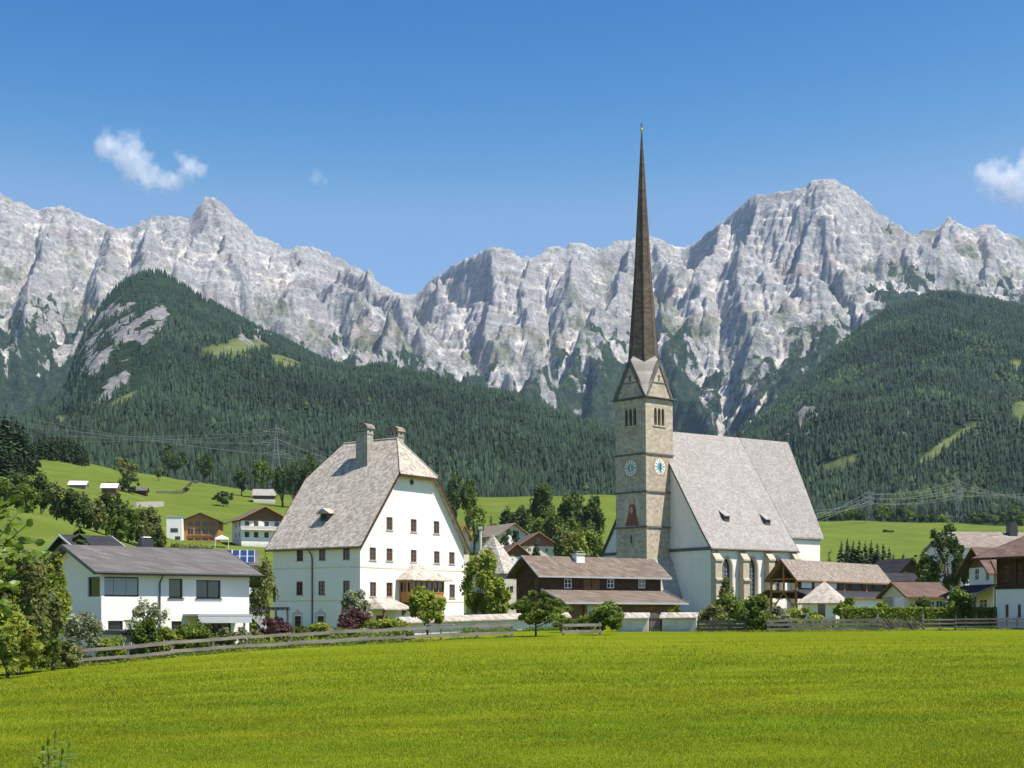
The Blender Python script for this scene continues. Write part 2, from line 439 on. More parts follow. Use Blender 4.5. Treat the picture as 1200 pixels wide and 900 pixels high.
def build_ground():
    ld = np.linspace(math.log(2.0), math.log(1080.0), 290); u = np.linspace(-0.46, 0.46, 290)
    Y, U = np.meshgrid(np.exp(ld), u, indexing='ij'); X = U * Y
    Z = gz(X, Y)
    far = np.clip((Y - 160) / 300, 0, 1)
    Z = Z + far * 1.6 * fbm(X / 45, Y / 45, 3, 5) + 0.05 * fbm(X / 5, Y / 5, 3, 6) * np.clip(Y / 60, 0, 1)
    V = np.stack([X, Y, Z], -1).reshape(-1, 3); Fc = grid_faces(*Y.shape)
    # skirt around and behind the camera
    nb = len(V); a = np.linspace(0, 2 * np.pi, 60, endpoint=False)
    o = mesh_np('ground', V, Fc, M_GRASS, smooth=True)
    tag(o, 'bright green mown meadow rising to the hillsides', 'meadow', kind='structure')
    rr = np.concatenate([[0.0], np.geomspace(6, 900, 14)]); aa = np.linspace(0, 2 * np.pi, 72)
    R, A = np.meshgrid(rr, aa, indexing='ij')
    X = R * np.sin(A); Y = R * np.cos(A)
    Z = np.full_like(X, CZ - 1.95 - 0.02)
    inside = (Y > 3) & (np.abs(X) < 0.452 * Y)
    side = (Y > 3) & ~inside
    Z = np.where(side, gz(np.where(X > 0, 0.46, -0.46) * Y, Y) - 0.02, Z)
    Z = np.where(inside, gz(X, Y) - 4.0 - 0.02 * Y, Z)
    Z = np.where(R < 4, CZ - 1.95, Z)
    tag(mesh_np('outer_ground', np.stack([X, Y, Z], -1).reshape(-1, 3), grid_faces(*R.shape), M_GRASS, smooth=True),
        'green meadow beside and behind the viewpoint', 'meadow', kind='structure')
build_ground()
# ---------------------------------------------------------------- forested hills
HILL_L = [(-140,540,1500),(-50,520,1500),(40,494,2000),(60,484,2500),(72,470,2900),(80,450,3100),(88,420,3250),(100,390,3400),(120,360,3500),(140,340,3550),(155,331,3600),(175,326,3600),(195,329,3580),(215,341,3540),
 (240,358,3450),(270,374,3350),(300,388,3250),(330,402,3150),(360,419,3050),(390,431,2950),(430,441,2850),(470,449,2720),(500,451,2650),(530,458,2580),(570,470,2480),(610,482,2380),(650,494,2280),(700,506,2150),(740,517,2080),(790,535,1980),(850,556,1900),(920,580,1800),(1000,600,1700),(1340,640,1500)]
HILL_R = [(600,640,1700),(740,600,1800),(790,560,2000),(830,533,2300),(870,509,2600),(900,490,2800),(930,465,2950),(955,440,3050),(980,415,3130),(1010,390,3200),(1040,371,3280),(1070,357,3360),(1090,348,3400),(1110,346,3420),(1150,354,3420),(1200,366,3420),(1340,390,3450)]
def _hill(cr, u, Y, yf, foot):
    c = np.array(cr, float); px = u * F + 600
    py = np.interp(px, c[:, 0], c[:, 1]); D = np.interp(px, c[:, 0], c[:, 2]); zc = (HY - py) / F * D
    zf = (HY - np.interp(px, *foot)) / F * yf - 6
    t = np.clip((Y - yf) / (D - yf), -0.2, 1)
    s = np.where(t > 0, 0.62 * t + 0.38 * t * t * (3 - 2 * t), t)
    return np.where(Y <= D, zf + (zc - zf) * s, zc - 0.45 * (Y - D)), t, D
def hill_height(X, Y):
    u = X / Y
    a, ta, Da = _hill(HILL_L, u, Y, 900.0, ([-140, 200, 500, 720, 900, 1340], [546, 574, 602, 594, 612, 640]))
    b, tb, Db = _hill(HILL_R, u, Y, 1080.0, ([-140, 560, 720, 860, 1340], [900, 800, 640, 614, 622]))
    h = np.maximum(a, b); right = b > a
    t = np.where(right, tb, ta); Dc = np.where(right, Db, Da)
    env = np.clip(t, 0, 1) * np.clip(1 - t, 0, 1) * 4
    h = h + env * (62 * fbm(X / 420, Y / 520, 4, 101) + 62 * (ridged(X / 430, Y / 1100, 3, 103) - .6)) + 2.0 * fbm(X / 40, Y / 40, 2, 104)
    return h + CZ, t, right, Dc
def blob(px, py, cx, cy, rx, ry, rot=0.0):
    c, s = math.cos(rot), math.sin(rot)
    a = (px - cx) * c + (py - cy) * s; b = -(px - cx) * s + (py - cy) * c
    return 1 - np.sqrt((a / rx) ** 2 + (b / ry) ** 2)
def hill_cover(X, Y, h):
    """clearings (meadow) and bare rock on the hill flanks, 0..1"""
    px = X / Y * F + 600; py = HY - (h - CZ) / Y * F
    n = 0.55 * fbm(X / 90, Y / 120, 4, 111)
    cl = np.maximum.reduce([blob(px, py, 275, 410, 45, 13, -0.15), blob(px, py, 335, 425, 30, 6, 0.3), blob(px, py, 88, 492, 26, 9), blob(px, py, 145, 470, 30, 7, -0.5),
                            blob(px, py, 1196, 484, 13, 17), blob(px, py, 1192, 428, 10, 6), blob(px, py, 1110, 520, 50, 6, -0.6), blob(px, py, 980, 545, 34, 7, -0.3)])
    cl = np.clip((cl + n * 0.8) * 3.0, 0, 1)
    rk = np.maximum.reduce([blob(px, py, 118, 405, 40, 60, 0.3) * .42, blob(px, py, 150, 385, 36, 30), blob(px, py, 190, 372, 14, 24), blob(px, py, 300, 395, 26, 14), blob(px, py, 110, 420, 18, 30), blob(px, py, 945, 500, 16, 26, 0.4), blob(px, py, 1060, 500, 14, 24), blob(px, py, 880, 520, 30, 24)])
    rk = np.clip((np.clip(rk, -1, .55) * 0.9 - 0.22 + 1.3 * fbm(X / 45, Y / 160, 4, 113) + n * .6) * 3.0, 0, 1)
    return cl, rk
def build_hills():
    u = np.linspace(-0.44, 0.44, 320); v = np.geomspace(850, 3900, 200)
    U, Y = np.meshgrid(u, v); X = U * Y
    h, t, right, Dc = hill_height(X, Y)
    cl, rk = hill_cover(X, Y, h)
    h = h + rk * 22 * (ridged(X / 60, Y / 60, 4, 120) - .5)
    m = NM('hill_cover', 0.95, 0.05)
    ps = m.pos(); n = m.noise(ps, 0.05, 5, 0.65)
    c = m.ramp(n, [(0.35, (0.012, 0.026, 0.011)), (0.65, (0.034, 0.058, 0.022))])
    c = m.mix(m.attr('clearing'), c, m.ramp(n, [(0.3, (0.09, 0.125, 0.04)), (0.7, (0.19, 0.21, 0.08))]))
    c = m.mix(m.ramp(m.math('ADD', m.attr('rock'), m.math('MULTIPLY', m.math('SUBTRACT', m.noise(ps, 0.045, 8, 0.72), .5), 3.0)), [(0.38, 0.0), (0.66, 1.0)]), c,
              m.ramp(m.noise(ps, 0.09, 5, 0.6), [(0.3, (0.13, 0.13, 0.137)), (0.7, (0.33, 0.32, 0.31))]))
    m.color(c); m.bump(m.noise(ps, 0.12, 5, 0.7), 1.0, 8.0)
    o = mesh_np('hills', np.stack([X, Y, h], -1).reshape(-1, 3), grid_faces(*Y.shape), m.m, smooth=True, attrs={'clearing': cl.ravel(), 'rock': rk.ravel()})
    tag(o, 'steep hills below the rock mountains, covered in conifer forest', 'hills', kind='structure')

def conifer_mat(name, dark, light):
    m = NM(name, 0.85, 0.1)
    tint = m.attr('tint', 'Color')
    n = m.noise(m.pos(), 0.45, 3, 0.6)
    c = m.mix(m.ramp(n, [(0.3, 0.0), (0.7, 1.0)]), dark, light)
    m.color(m.mix(1.0, c, tint, 'MULTIPLY'))
    return m.m
M_FOREST = conifer_mat('forest_needles', (0.013, 0.027, 0.016), (0.031, 0.051, 0.027))

def forest_mesh(name, X, Y, Z, Ht, R, tint, mat):
    """many small conifers joined: each is two stacked ragged cones"""
    n = len(X); k = 6; ang0 = rng.uniform(0, 6.28, n)
    V = np.zeros((n, 2 * (k + 1), 3)); fs = []
    for tier, (zb, zt, rr) in enumerate(((0.10, 0.72, 1.0), (0.45, 1.0, 0.62))):
        o = tier * (k + 1)
        for i in range(k):
            a = ang0 + i * 2 * math.pi / k + tier * 0.5
            rad = R * rr * rng.uniform(0.72, 1.12, n)
            V[:, o + i] = np.stack([X + rad * np.cos(a), Y + rad * np.sin(a), Z + Ht * (zb + rng.uniform(-.06, .06, n))], -1)
            fs.append([o + i, o + (i + 1) % k, o + k])
        V[:, o + k] = np.stack([X, Y, Z + Ht * zt], -1)
    fs = np.array(fs); Fc = (fs[None] + (np.arange(n) * 2 * (k + 1))[:, None, None]).reshape(-1, 3)
    T = np.repeat(tint[:, None, :], 2 * (k + 1), axis=1).reshape(-1, 3)
    return mesh_np(name, V.reshape(-1, 3), Fc, mat, smooth=False, attrs={'tint': T})
def build_forest():
    n = 170000
    px = rng.uniform(-60, 1260, n); D = np.sqrt(rng.uniform(880 ** 2, 3450 ** 2, n))
    X = (px - 600) / F * D; Y = D
    h, t, right, Dc = hill_height(X, Y)
    cl, rk = hill_cover(X, Y, h)
    py = HY - (h - CZ) / Y * F
    dens = 0.72 + 0.6 * fbm(X / 130, Y / 200, 4, 131)
    keep = (rng.uniform(0, 1, n) < np.clip(dens, 0.25, 1)) & (cl < 0.35) & (rk < 0.55) & (Y < Dc + 40) & (t > -0.05)
    knob = ((blob(px, py, 180, 335, 75, 45) > 0) | (blob(px, py, 125, 400, 62, 85, .3) > 0)) & (rng.uniform(0, 1, n) < 0.88)
    hid = (px > 730) & (D < 1170)
    keep &= ~knob & ~hid
    X, Y, h, right, px, py = X[keep], Y[keep], h[keep], right[keep], px[keep], py[keep]; n = len(X)
    Ht = rng.uniform(7.5, 18.5, n); R = Ht * rng.uniform(0.15, 0.21, n)
    decid = (fbm(X / 160, Y / 220, 3, 141) > 0.22) & right & (rng.uniform(0, 1, n) < .75)
    decid |= rng.uniform(0, 1, n) < 0.03
    R = np.where(decid, R * 1.9, R); Ht = np.where(decid, Ht * 0.72, Ht)
    b = rng.uniform(0.5, 1.4, n)[:, None] * (1 + 0.6 * fbm(X / 200, Y / 200, 3, 142))[:, None]
    tint = np.where(decid[:, None], np.array([[1.7, 1.55, 1.05]]), np.array([[1., 1., 1.]])) * b
    o = forest_mesh('forest', X, Y, h - 1.0, Ht, R, tint, M_FOREST)
    tag(o, 'dense dark conifer forest covering the hill flanks', 'forest', kind='stuff')
    print('forest trees', n)
    n = len(MT['X']); print('slope trees', n)
    jx = rng.uniform(-4, 4, n); jy = rng.uniform(-4, 4, n); Ht = rng.uniform(6, 14, n)
    o = forest_mesh('forest', MT['X'] + jx, MT['Y'] + jy, MT['Z'] - 1, Ht, Ht * rng.uniform(.2, .3, n), np.ones((n, 3)) * rng.uniform(.7, 1.2, n)[:, None], M_FOREST)
    tag(o, 'thin forest and dwarf pine on the lower mountain slopes', 'forest', kind='stuff')
build_hills(); build_forest()
# ---------------------------------------------------------------- building kit
class MB:
    """collects faces in local coordinates and links them as ONE mesh object"""
    def __init__(self): self.v = []; self.f = []; self.mi = []
    def face(self, pts, mi=0):
        n = len(self.v); self.v += [tuple(p) for p in pts]; self.f.append(tuple(range(n, n + len(pts)))); self.mi.append(mi)
        return self
    def box(self, x0, x1, y0, y1, z0, z1, mi=0):
        n = len(self.v)
        self.v += [(x0, y0, z0), (x1, y0, z0), (x1, y1, z0), (x0, y1, z0), (x0, y0, z1), (x1, y0, z1), (x1, y1, z1), (x0, y1, z1)]
        for q in ((0, 3, 2, 1), (4, 5, 6, 7), (0, 1, 5, 4), (1, 2, 6, 5), (2, 3, 7, 6), (3, 0, 4, 7)):
            self.f.append(tuple(n + i for i in q)); self.mi.append(mi)
        return self
    def prism(self, poly, off, mi=0):
        """polygon (list of 3-D points) extruded by the vector off"""
        n = len(self.v); k = len(poly); off = Vector(off)
        self.v += [tuple(p) for p in poly] + [tuple(Vector(p) + off) for p in poly]
        self.f.append(tuple(range(n, n + k))); self.f.append(tuple(range(n + 2 * k - 1, n + k - 1, -1))); self.mi += [mi, mi]
        for i in range(k):
            j = (i + 1) % k
            self.f.append((n + j, n + i, n + k + i, n + k + j)); self.mi.append(mi)
        return self
    def bar(self, a, b, w, h, mi=0, up=(0, 0, 1)):
        """rectangular bar from a to b"""
        a = Vector(a); b = Vector(b); d = (b - a).normalized(); up = Vector(up)
        if abs(d.dot(up)) > 0.98: up = Vector((0, 1, 0))
        s = d.cross(up).normalized() * (w / 2); t = s.cross(d).normalized() * (h / 2)
        self.prism([a - s - t, a + s - t, a + s + t, a - s + t], b - a, mi); return self
    def tube(self, pts, rads, k=8, mi=0, cap=True):
        pts = [Vector(p) for p in pts]
        if isinstance(rads, (int, float)): rads = [rads] * len(pts)
        rings = []
        for i, p in enumerate(pts):
            d = (pts[min(i + 1, len(pts) - 1)] - pts[max(i - 1, 0)]).normalized()
            up = Vector((0, 0, 1)) if abs(d.z) < 0.95 else Vector((0, 1, 0))
            s = d.cross(up).normalized(); t = s.cross(d)
            n = len(self.v); rings.append(n)
            for j in range(k):
                a = 2 * math.pi * j / k
                self.v.append(tuple(p + (s * math.cos(a) + t * math.sin(a)) * rads[i]))
        for a, b in zip(rings[:-1], rings[1:]):
            for j in range(k):
                jj = (j + 1) % k
                self.f.append((a + j, a + jj, b + jj, b + j)); self.mi.append(mi)
        if cap:
            self.f.append(tuple(rings[0] + j for j in range(k))); self.f.append(tuple(rings[-1] + j for j in reversed(range(k)))); self.mi += [mi, mi]
        return self
    def each(self, name, mat, parent=None, label=None):
        """link every separate piece as an object of its own; alike pieces share a name"""
        par = list(range(len(self.v)))
        def find(i):
            while par[i] != i: par[i] = par[par[i]]; i = par[i]
            return i
        for f in self.f:
            r = find(f[0])
            for i in f[1:]: par[find(i)] = r
        groups = {}
        for fi, f in enumerate(self.f): groups.setdefault(find(f[0]), []).append(fi)
        out = []
        for fs in groups.values():
            m = MB(); mp = {}
            for fi in fs:
                for i in self.f[fi]:
                    if i not in mp: mp[i] = len(m.v); m.v.append(self.v[i])
                m.f.append(tuple(mp[i] for i in self.f[fi])); m.mi.append(self.mi[fi])
            out.append(m.build(name, mat, parent))
        return out
    def build(self, name, mat, parent=None, smooth=False, loc=None, rot=None):
        me = bpy.data.meshes.new(name); me.from_pydata(self.v, [], self.f); me.update()
        bm = bmesh.new(); bm.from_mesh(me); bmesh.ops.recalc_face_normals(bm, faces=bm.faces); bm.to_mesh(me); bm.free()
        ms = mat if isinstance(mat, (list, tuple)) else [mat]
        for m in ms: me.materials.append(m)
        if len(ms) > 1 and len(me.polygons) == len(self.mi): me.polygons.foreach_set('material_index', self.mi)
        if smooth: me.polygons.foreach_set('use_smooth', [True] * len(me.polygons))
        o = bpy.data.objects.new(name, me); COL.objects.link(o)
        if parent: o.parent = parent
        if loc is not None: o.location = loc
        if rot is not None: o.rotation_euler = rot
        return o

def empty(name, loc, rz=0.0, label=None, cat=None, group=None):
    o = bpy.data.objects.new(name, None); COL.objects.link(o)
    o.location = loc; o.rotation_euler = (0, 0, rz); o.empty_display_size = 0.5
    return tag(o, label, cat, group)

def inst(src, parent, loc=None, rot=None):
    """copy of a part with its sub-parts, sharing mesh data"""
    o = src.copy(); COL.objects.link(o); o.parent = parent
    if loc is not None: o.location = loc
    if rot is not None: o.rotation_euler = rot
    for ch in src.children:
        c = ch.copy(); COL.objects.link(c); c.parent = o
    return o

class Frame:
    """a house's own axes: origin at its nearest corner, x to the right along one wall, y away along the other"""
    def __init__(self, px, D, theta_deg, zpy=None, z=None):
        self.th = math.radians(theta_deg); self.X = (px - 600) / F * D; self.D = D
        self.ex = Vector((math.cos(self.th), math.sin(self.th))); self.ey = Vector((-math.sin(self.th), math.cos(self.th)))
        self.z0 = z if z is not None else (CZ + (HY - zpy) / F * D if zpy is not None else gzs(self.X, D))
    def root(self, name, label, cat, group=None): return empty(name, (self.X, self.D, self.z0), self.th, label, cat, group)
    def sx(self, px, y=0.0):
        """local x of the photo column px on the plane y"""
        u = (px - 600) / F; a = self.X + self.ey.x * y; b = self.D + self.ey.y * y
        return (u * b - a) / (self.ex.x - u * self.ex.y)
    def sy(self, px, x=0.0):
        u = (px - 600) / F; a = self.X + self.ex.x * x; b = self.D + self.ex.y * x
        return (u * b - a) / (self.ey.x - u * self.ey.y)
    def dep(self, x, y): return self.D + self.ex.y * x + self.ey.y * y
    def lz(self, py, x=0.0, y=0.0):
        """local z of the photo row py at local (x, y)"""
        return CZ + (HY - py) / F * self.dep(x, y) - self.z0

# ---- walls with real openings.  face 'x': plane y=c, seen from -y; face 'y': plane x=c, seen from -x
def wall_face(mb, face, c, outline, openings=(), depth=0.2, mi=0, arch=()):
    """outline: convex (s, z) polygon; openings: (s0, s1, z0, z1); arch: indices of openings with a pointed head"""
    def p3(s, z, d=0.0): return (s, c + d, z) if face == 'x' else (c + d, s, z)
    ss = sorted({p[0] for p in outline} | {v for o in openings for v in o[:2]}); zs = sorted({p[1] for p in outline} | {v for o in openings for v in o[2:]})
    bm = bmesh.new()
    for s0, s1 in zip(ss[:-1], ss[1:]):
        for z0, z1 in zip(zs[:-1], zs[1:]):
            cs, cz = (s0 + s1) / 2, (z0 + z1) / 2
            if any(o[0] < cs < o[1] and o[2] < cz < o[3] for o in openings): continue
            bm.faces.new([bm.verts.new((s, 0, z)) for s, z in ((s0, z0), (s1, z0), (s1, z1), (s0, z1))])
    n = len(outline); ar = sum(outline[i][0] * outline[(i + 1) % n][1] - outline[(i + 1) % n][0] * outline[i][1] for i in range(n))
    for i in range(n):
        a = outline[i]; b = outline[(i + 1) % n]
        nrm = Vector((b[1] - a[1], 0, -(b[0] - a[0]))) * (1 if ar > 0 else -1)
        bmesh.ops.bisect_plane(bm, geom=bm.verts[:] + bm.edges[:] + bm.faces[:], plane_co=(a[0], 0, a[1]), plane_no=nrm, clear_outer=True, dist=1e-5)
    for f in bm.faces: mb.face([p3(v.co.x, v.co.z) for v in f.verts], mi)
    bm.free()
    for k, (s0, s1, z0, z1) in enumerate(openings):
        prof = [(s0, z0), (s1, z0), (s1, z1), (s0, z1)]
        if k in arch:
            w_ = (s1 - s0); zs_ = z1 - w_ * 0.85; pts = arch_points(s0, s1, zs_, z1)
            for a, b in zip(pts[:-1], pts[1:]): mb.face([p3(a[0], a[1]), p3(b[0], b[1]), p3(b[0], z1 + 1e-4), p3(a[0], z1 + 1e-4)], mi)
            prof = [(s0, z0), (s1, z0)] + pts[::-1]
        for a, b in zip(prof, prof[1:] + prof[:1]): mb.face([p3(*a), p3(*b), p3(*b, depth), p3(*a, depth)], mi)

def arch_points(s0, s1, zs, zt, n=5):
    m = (s0 + s1) / 2; out = []
    for i in range(n + 1):
        t = i / n; out.append((s0 + (m - s0) * (1 - math.cos(t * math.pi / 2)), zs + (zt - zs) * math.sin(t * math.pi / 2)))
    return out + [(s1 - (p[0] - s0), p[1]) for p in out[-2::-1]]

_WC = {}
def window(root, face, c, s, z, w_, h_, fmat, gmat, bars=(1, 1), fw=0.07, depth=0.13, sill=None, name='window'):
    """casement centred at s with its sill at z, set back in the wall; frame + pane (a sub-part)"""
    key = (round(w_, 2), round(h_, 2), fmat.name, gmat.name, bars, fw, sill.name if sill else None, name)
    loc = (s, c + depth, z) if face == 'x' else (c + depth, s, z)
    rot = (0, 0, 0) if face == 'x' else (0, 0, -math.pi / 2)
    if key in _WC: return inst(_WC[key], root, loc, rot)
    m = MB(); x0, x1 = -w_ / 2, w_ / 2
    m.box(x0, x0 + fw, -.03, .05, 0, h_).box(x1 - fw, x1, -.03, .05, 0, h_).box(x0 + fw, x1 - fw, -.03, .05, 0, fw).box(x0 + fw, x1 - fw, -.03, .05, h_ - fw, h_)
    for i in range(bars[0]):
        xx = x0 + w_ * (i + 1) / (bars[0] + 1); m.box(xx - fw * .4, xx + fw * .4, -.02, .04, fw, h_ - fw)
    for i in range(bars[1]):
        zz = h_ * (i + 1) / (bars[1] + 1); m.box(x0 + fw, x1 - fw, -.012, .035, zz - fw * .3, zz + fw * .3)
    o = m.build(name, fmat, root, loc=loc, rot=rot)
    MB().face([(x0 + fw * .5, .02, fw * .5), (x1 - fw * .5, .02, fw * .5), (x1 - fw * .5, .02, h_ - fw * .5), (x0 + fw * .5, .02, h_ - fw * .5)]).build('pane', gmat, o)
    if sill: MB().box(x0 - .1, x1 + .1, -depth - .09, -.03, -.07, 0).build('sill', sill, o)
    _WC[key] = o
    return o

def roof_slab(mb, poly, thick, mi=0):
    """polygon of 3-D points (the top surface); thickness goes down along z"""
    mb.prism(poly, (0, 0, -thick), mi); return mb

def gable_roof(root, x0, x1, y0, y1, ze, zr, axis, over, mat, thick=0.16, ov_end=None, fascia=None, name='roof'):
    """saddle roof over the box; ze = wall-top height at the eaves walls, zr = ridge height; axis = ridge direction"""
    oe = over if ov_end is None else ov_end
    m = MB()
    if axis == 'x':
        yc = (y0 + y1) / 2; sl = (zr - ze) / (yc - y0); a0, a1 = x0 - oe, x1 + oe; b0, b1 = y0 - over, y1 + over; zl = ze - over * sl
        roof_slab(m, [(a0, b0, zl + thick), (a1, b0, zl + thick), (a1, yc, zr + thick), (a0, yc, zr + thick)], thick)
        roof_slab(m, [(a1, b1, zl + thick), (a0, b1, zl + thick), (a0, yc, zr + thick), (a1, yc, zr + thick)], thick)
    else:
        xc = (x0 + x1) / 2; sl = (zr - ze) / (xc - x0); a0, a1 = y0 - oe, y1 + oe; b0, b1 = x0 - over, x1 + over; zl = ze - over * sl
        roof_slab(m, [(b0, a1, zl + thick), (b0, a0, zl + thick), (xc, a0, zr + thick), (xc, a1, zr + thick)], thick)
        roof_slab(m, [(b1, a0, zl + thick), (b1, a1, zl + thick), (xc, a1, zr + thick), (xc, a0, zr + thick)], thick)
    o = m.build(name, mat, root)
    if fascia:
        f = MB(); t = 0.05; hh = thick + 0.10
        if axis == 'x':
            for yy, d in ((b0, -1), (b1, 1)): f.box(a0, a1, yy - (t if d < 0 else 0), yy + (t if d > 0 else 0), zl - 0.05, zl + thick - .01)
            for xx, d in ((a0, -t), (a1, 0)):
                for q0, q1 in ((b0, yc), (b1, yc)): f.prism([(xx + d, q0, zl - .06), (xx + d, q1, zr - .06), (xx + d, q1, zr + thick + .02), (xx + d, q0, zl + thick + .02)], (t, 0, 0))
        else:
            for xx, d in ((b0, -1), (b1, 1)): f.box(xx - (t if d < 0 else 0), xx + (t if d > 0 else 0), a0, a1, zl - 0.05, zl + thick - .01)
            for yy, d in ((a0, -t), (a1, 0)):
                for q0, q1 in ((b0, xc), (b1, xc)): f.prism([(q0, yy + d, zl - .06), (q1, yy + d, zr - .06), (q1, yy + d, zr + thick + .02), (q0, yy + d, zl + thick + .02)], (0, t, 0))
        f.each('bargeboard', fascia, o)
    return o

# ---------------------------------------------------------------- materials
def mat_plaster(name, col, dirt=(0.5, 0.47, 0.42), amt=0.25):
    m = NM(name, 0.92, 0.1); ob = m.coord()
    n = m.noise(ob, 0.35, 6, 0.65); n2 = m.noise(m.coord(scale=(1.3, 1.3, 0.14)), 1.0, 5, 0.7)
    c = m.mix(m.ramp(n, [(0.45, 0.0), (0.8, amt)]), col, dirt)
    c = m.mix(m.ramp(n2, [(0.55, 0.0), (0.85, amt * 1.1)]), c, dirt)
    sp = m.new('ShaderNodeSeparateXYZ'); m.link(ob, sp.inputs[0])      # splash of soil at the foot of the wall
    foot = m.math('ADD', sp.outputs[2], m.math('MULTIPLY', m.math('SUBTRACT', m.noise(ob, 1.1, 5, 0.7), 0.5), 2.6))
    c = m.mix(m.ramp(m.math('MULTIPLY', foot, 0.25), [(0.02, 0.5), (0.26, 0.0)]), c, tuple(x * .62 for x in dirt))
    m.color(c); m.bump(m.noise(ob, 9, 4, 0.6), 0.25, 0.03); return m.m
def mat_shingle(name, a, b, c3, row=5.0, across=8.0):
    """weathered wooden shingles: rows by height, pieces of different greys"""
    m = NM(name, 0.85, 0.2); ob = m.coord()
    sep = m.new('ShaderNodeSeparateXYZ'); m.link(ob, sep.inputs[0])
    along = m.math('ADD', sep.outputs[0], m.math('MULTIPLY', sep.outputs[1], 1.0))
    comb = m.new('ShaderNodeCombineXYZ'); m.link(m.math('MULTIPLY', along, across * .5), comb.inputs[0]); m.link(m.math('MULTIPLY', sep.outputs[2], row), comb.inputs[1])
    br = m.new('ShaderNodeTexBrick'); br.inputs['Scale'].default_value = 1.0; br.offset = 0.5
    br.inputs['Color1'].default_value = (0, 0, 0, 1); br.inputs['Color2'].default_value = (1, 1, 1, 1); br.inputs['Mortar'].default_value = (0, 0, 0, 1)
    br.inputs['Mortar Size'].default_value = 0.04; br.inputs['Brick Width'].default_value = 1.0; br.inputs['Row Height'].default_value = 1.0
    m.link(comb.outputs[0], br.inputs['Vector'])
    n = m.noise(ob, 4.2, 5, 0.75); n2 = m.noise(ob, 0.22, 5, 0.6); n3 = m.noise(m.coord(scale=(2.2, 2.2, 0.25)), 1.0, 4, 0.7)
    col = m.ramp(m.math('ADD', m.math('MULTIPLY', br.outputs['Color'], 0.45), m.math('MULTIPLY', n, 0.62)), [(0.2, a), (0.5, b), (0.8, c3)])
    col = m.mix(m.ramp(n2, [(0.42, 0.0), (0.72, 0.5)]), col, tuple(x * 0.78 for x in b))
    col = m.mix(m.ramp(n3, [(0.5, 0.0), (0.8, 0.4)]), col, a)
    m.color(col); m.bump(m.math('ADD', br.outputs['Fac'], n), 0.5, 0.03); return m.m
def mat_wood(name, a, b, horizontal=True, scale=4.0):
    m = NM(name, 0.75, 0.2)
    v_ = m.coord(scale=(0.5, 0.5, scale)) if horizontal else m.coord(scale=(scale, scale, 0.4))
    n = m.noise(v_, 1.0, 6, 0.65); n2 = m.noise(m.coord(), 0.8, 4, 0.6)
    c = m.ramp(n, [(0.3, a), (0.7, b)])
    c = m.mix(m.ramp(n2, [(0.5, 0.0), (0.8, 0.5)]), c, tuple(x * 0.6 for x in a))
    m.color(c); m.bump(n, 0.4, 0.03); return m.m
def mat_plain(name, col, rough=0.6, var=0.25, scale=1.5, metal=0.0, spec=0.3):
    m = NM(name, rough, spec); m.b.inputs['Metallic'].default_value = metal
    n = m.noise(m.coord(), scale, 5, 0.6)
    m.color(m.ramp(n, [(0.3, tuple(x * (1 - var) for x in col)), (0.7, tuple(min(x * (1 + var * .6), .95) for x in col))])); return m.m
def mat_stone(name, cols, scale=1.0, row=1.6, wid=0.8, mortar=0.03, stain=0.35):
    m = NM(name, 0.9, 0.15); ob = m.coord()
    sep = m.new('ShaderNodeSeparateXYZ'); m.link(ob, sep.inputs[0])
    comb = m.new('ShaderNodeCombineXYZ'); m.link(m.math('MULTIPLY', m.math('ADD', sep.outputs[0], sep.outputs[1]), wid), comb.inputs[0]); m.link(m.math('MULTIPLY', sep.outputs[2], row), comb.inputs[1])
    br = m.new('ShaderNodeTexBrick'); br.inputs['Scale'].default_value = scale
    br.inputs['Color1'].default_value = (0, 0, 0, 1); br.inputs['Color2'].default_value = (1, 1, 1, 1); br.inputs['Mortar'].default_value = (.5, .5, .5, 1)
    br.inputs['Mortar Size'].default_value = mortar; br.inputs['Brick Width'].default_value = 1.0; br.inputs['Row Height'].default_value = 1.0
    m.link(comb.outputs[0], br.inputs['Vector'])
    n = m.noise(ob, 1.4, 6, 0.7); n2 = m.noise(ob, 0.35, 5, 0.65)
    c = m.ramp(m.math('ADD', m.math('MULTIPLY', br.outputs['Color'], 0.16), m.math('MULTIPLY', n, 0.84)), [(0.32, cols[0]), (0.5, cols[1]), (0.68, cols[2])])
    c = m.mix(m.math('MULTIPLY', br.outputs['Fac'], 0.5), c, cols[2])
    c = m.mix(m.ramp(n2, [(0.45, 0.0), (0.75, stain)]), c, tuple(x * .55 for x in cols[1]))
    m.color(c); m.bump(m.math('SUBTRACT', n, m.math('MULTIPLY', br.outputs['Fac'], 0.6)), 0.6, 0.05); return m.m
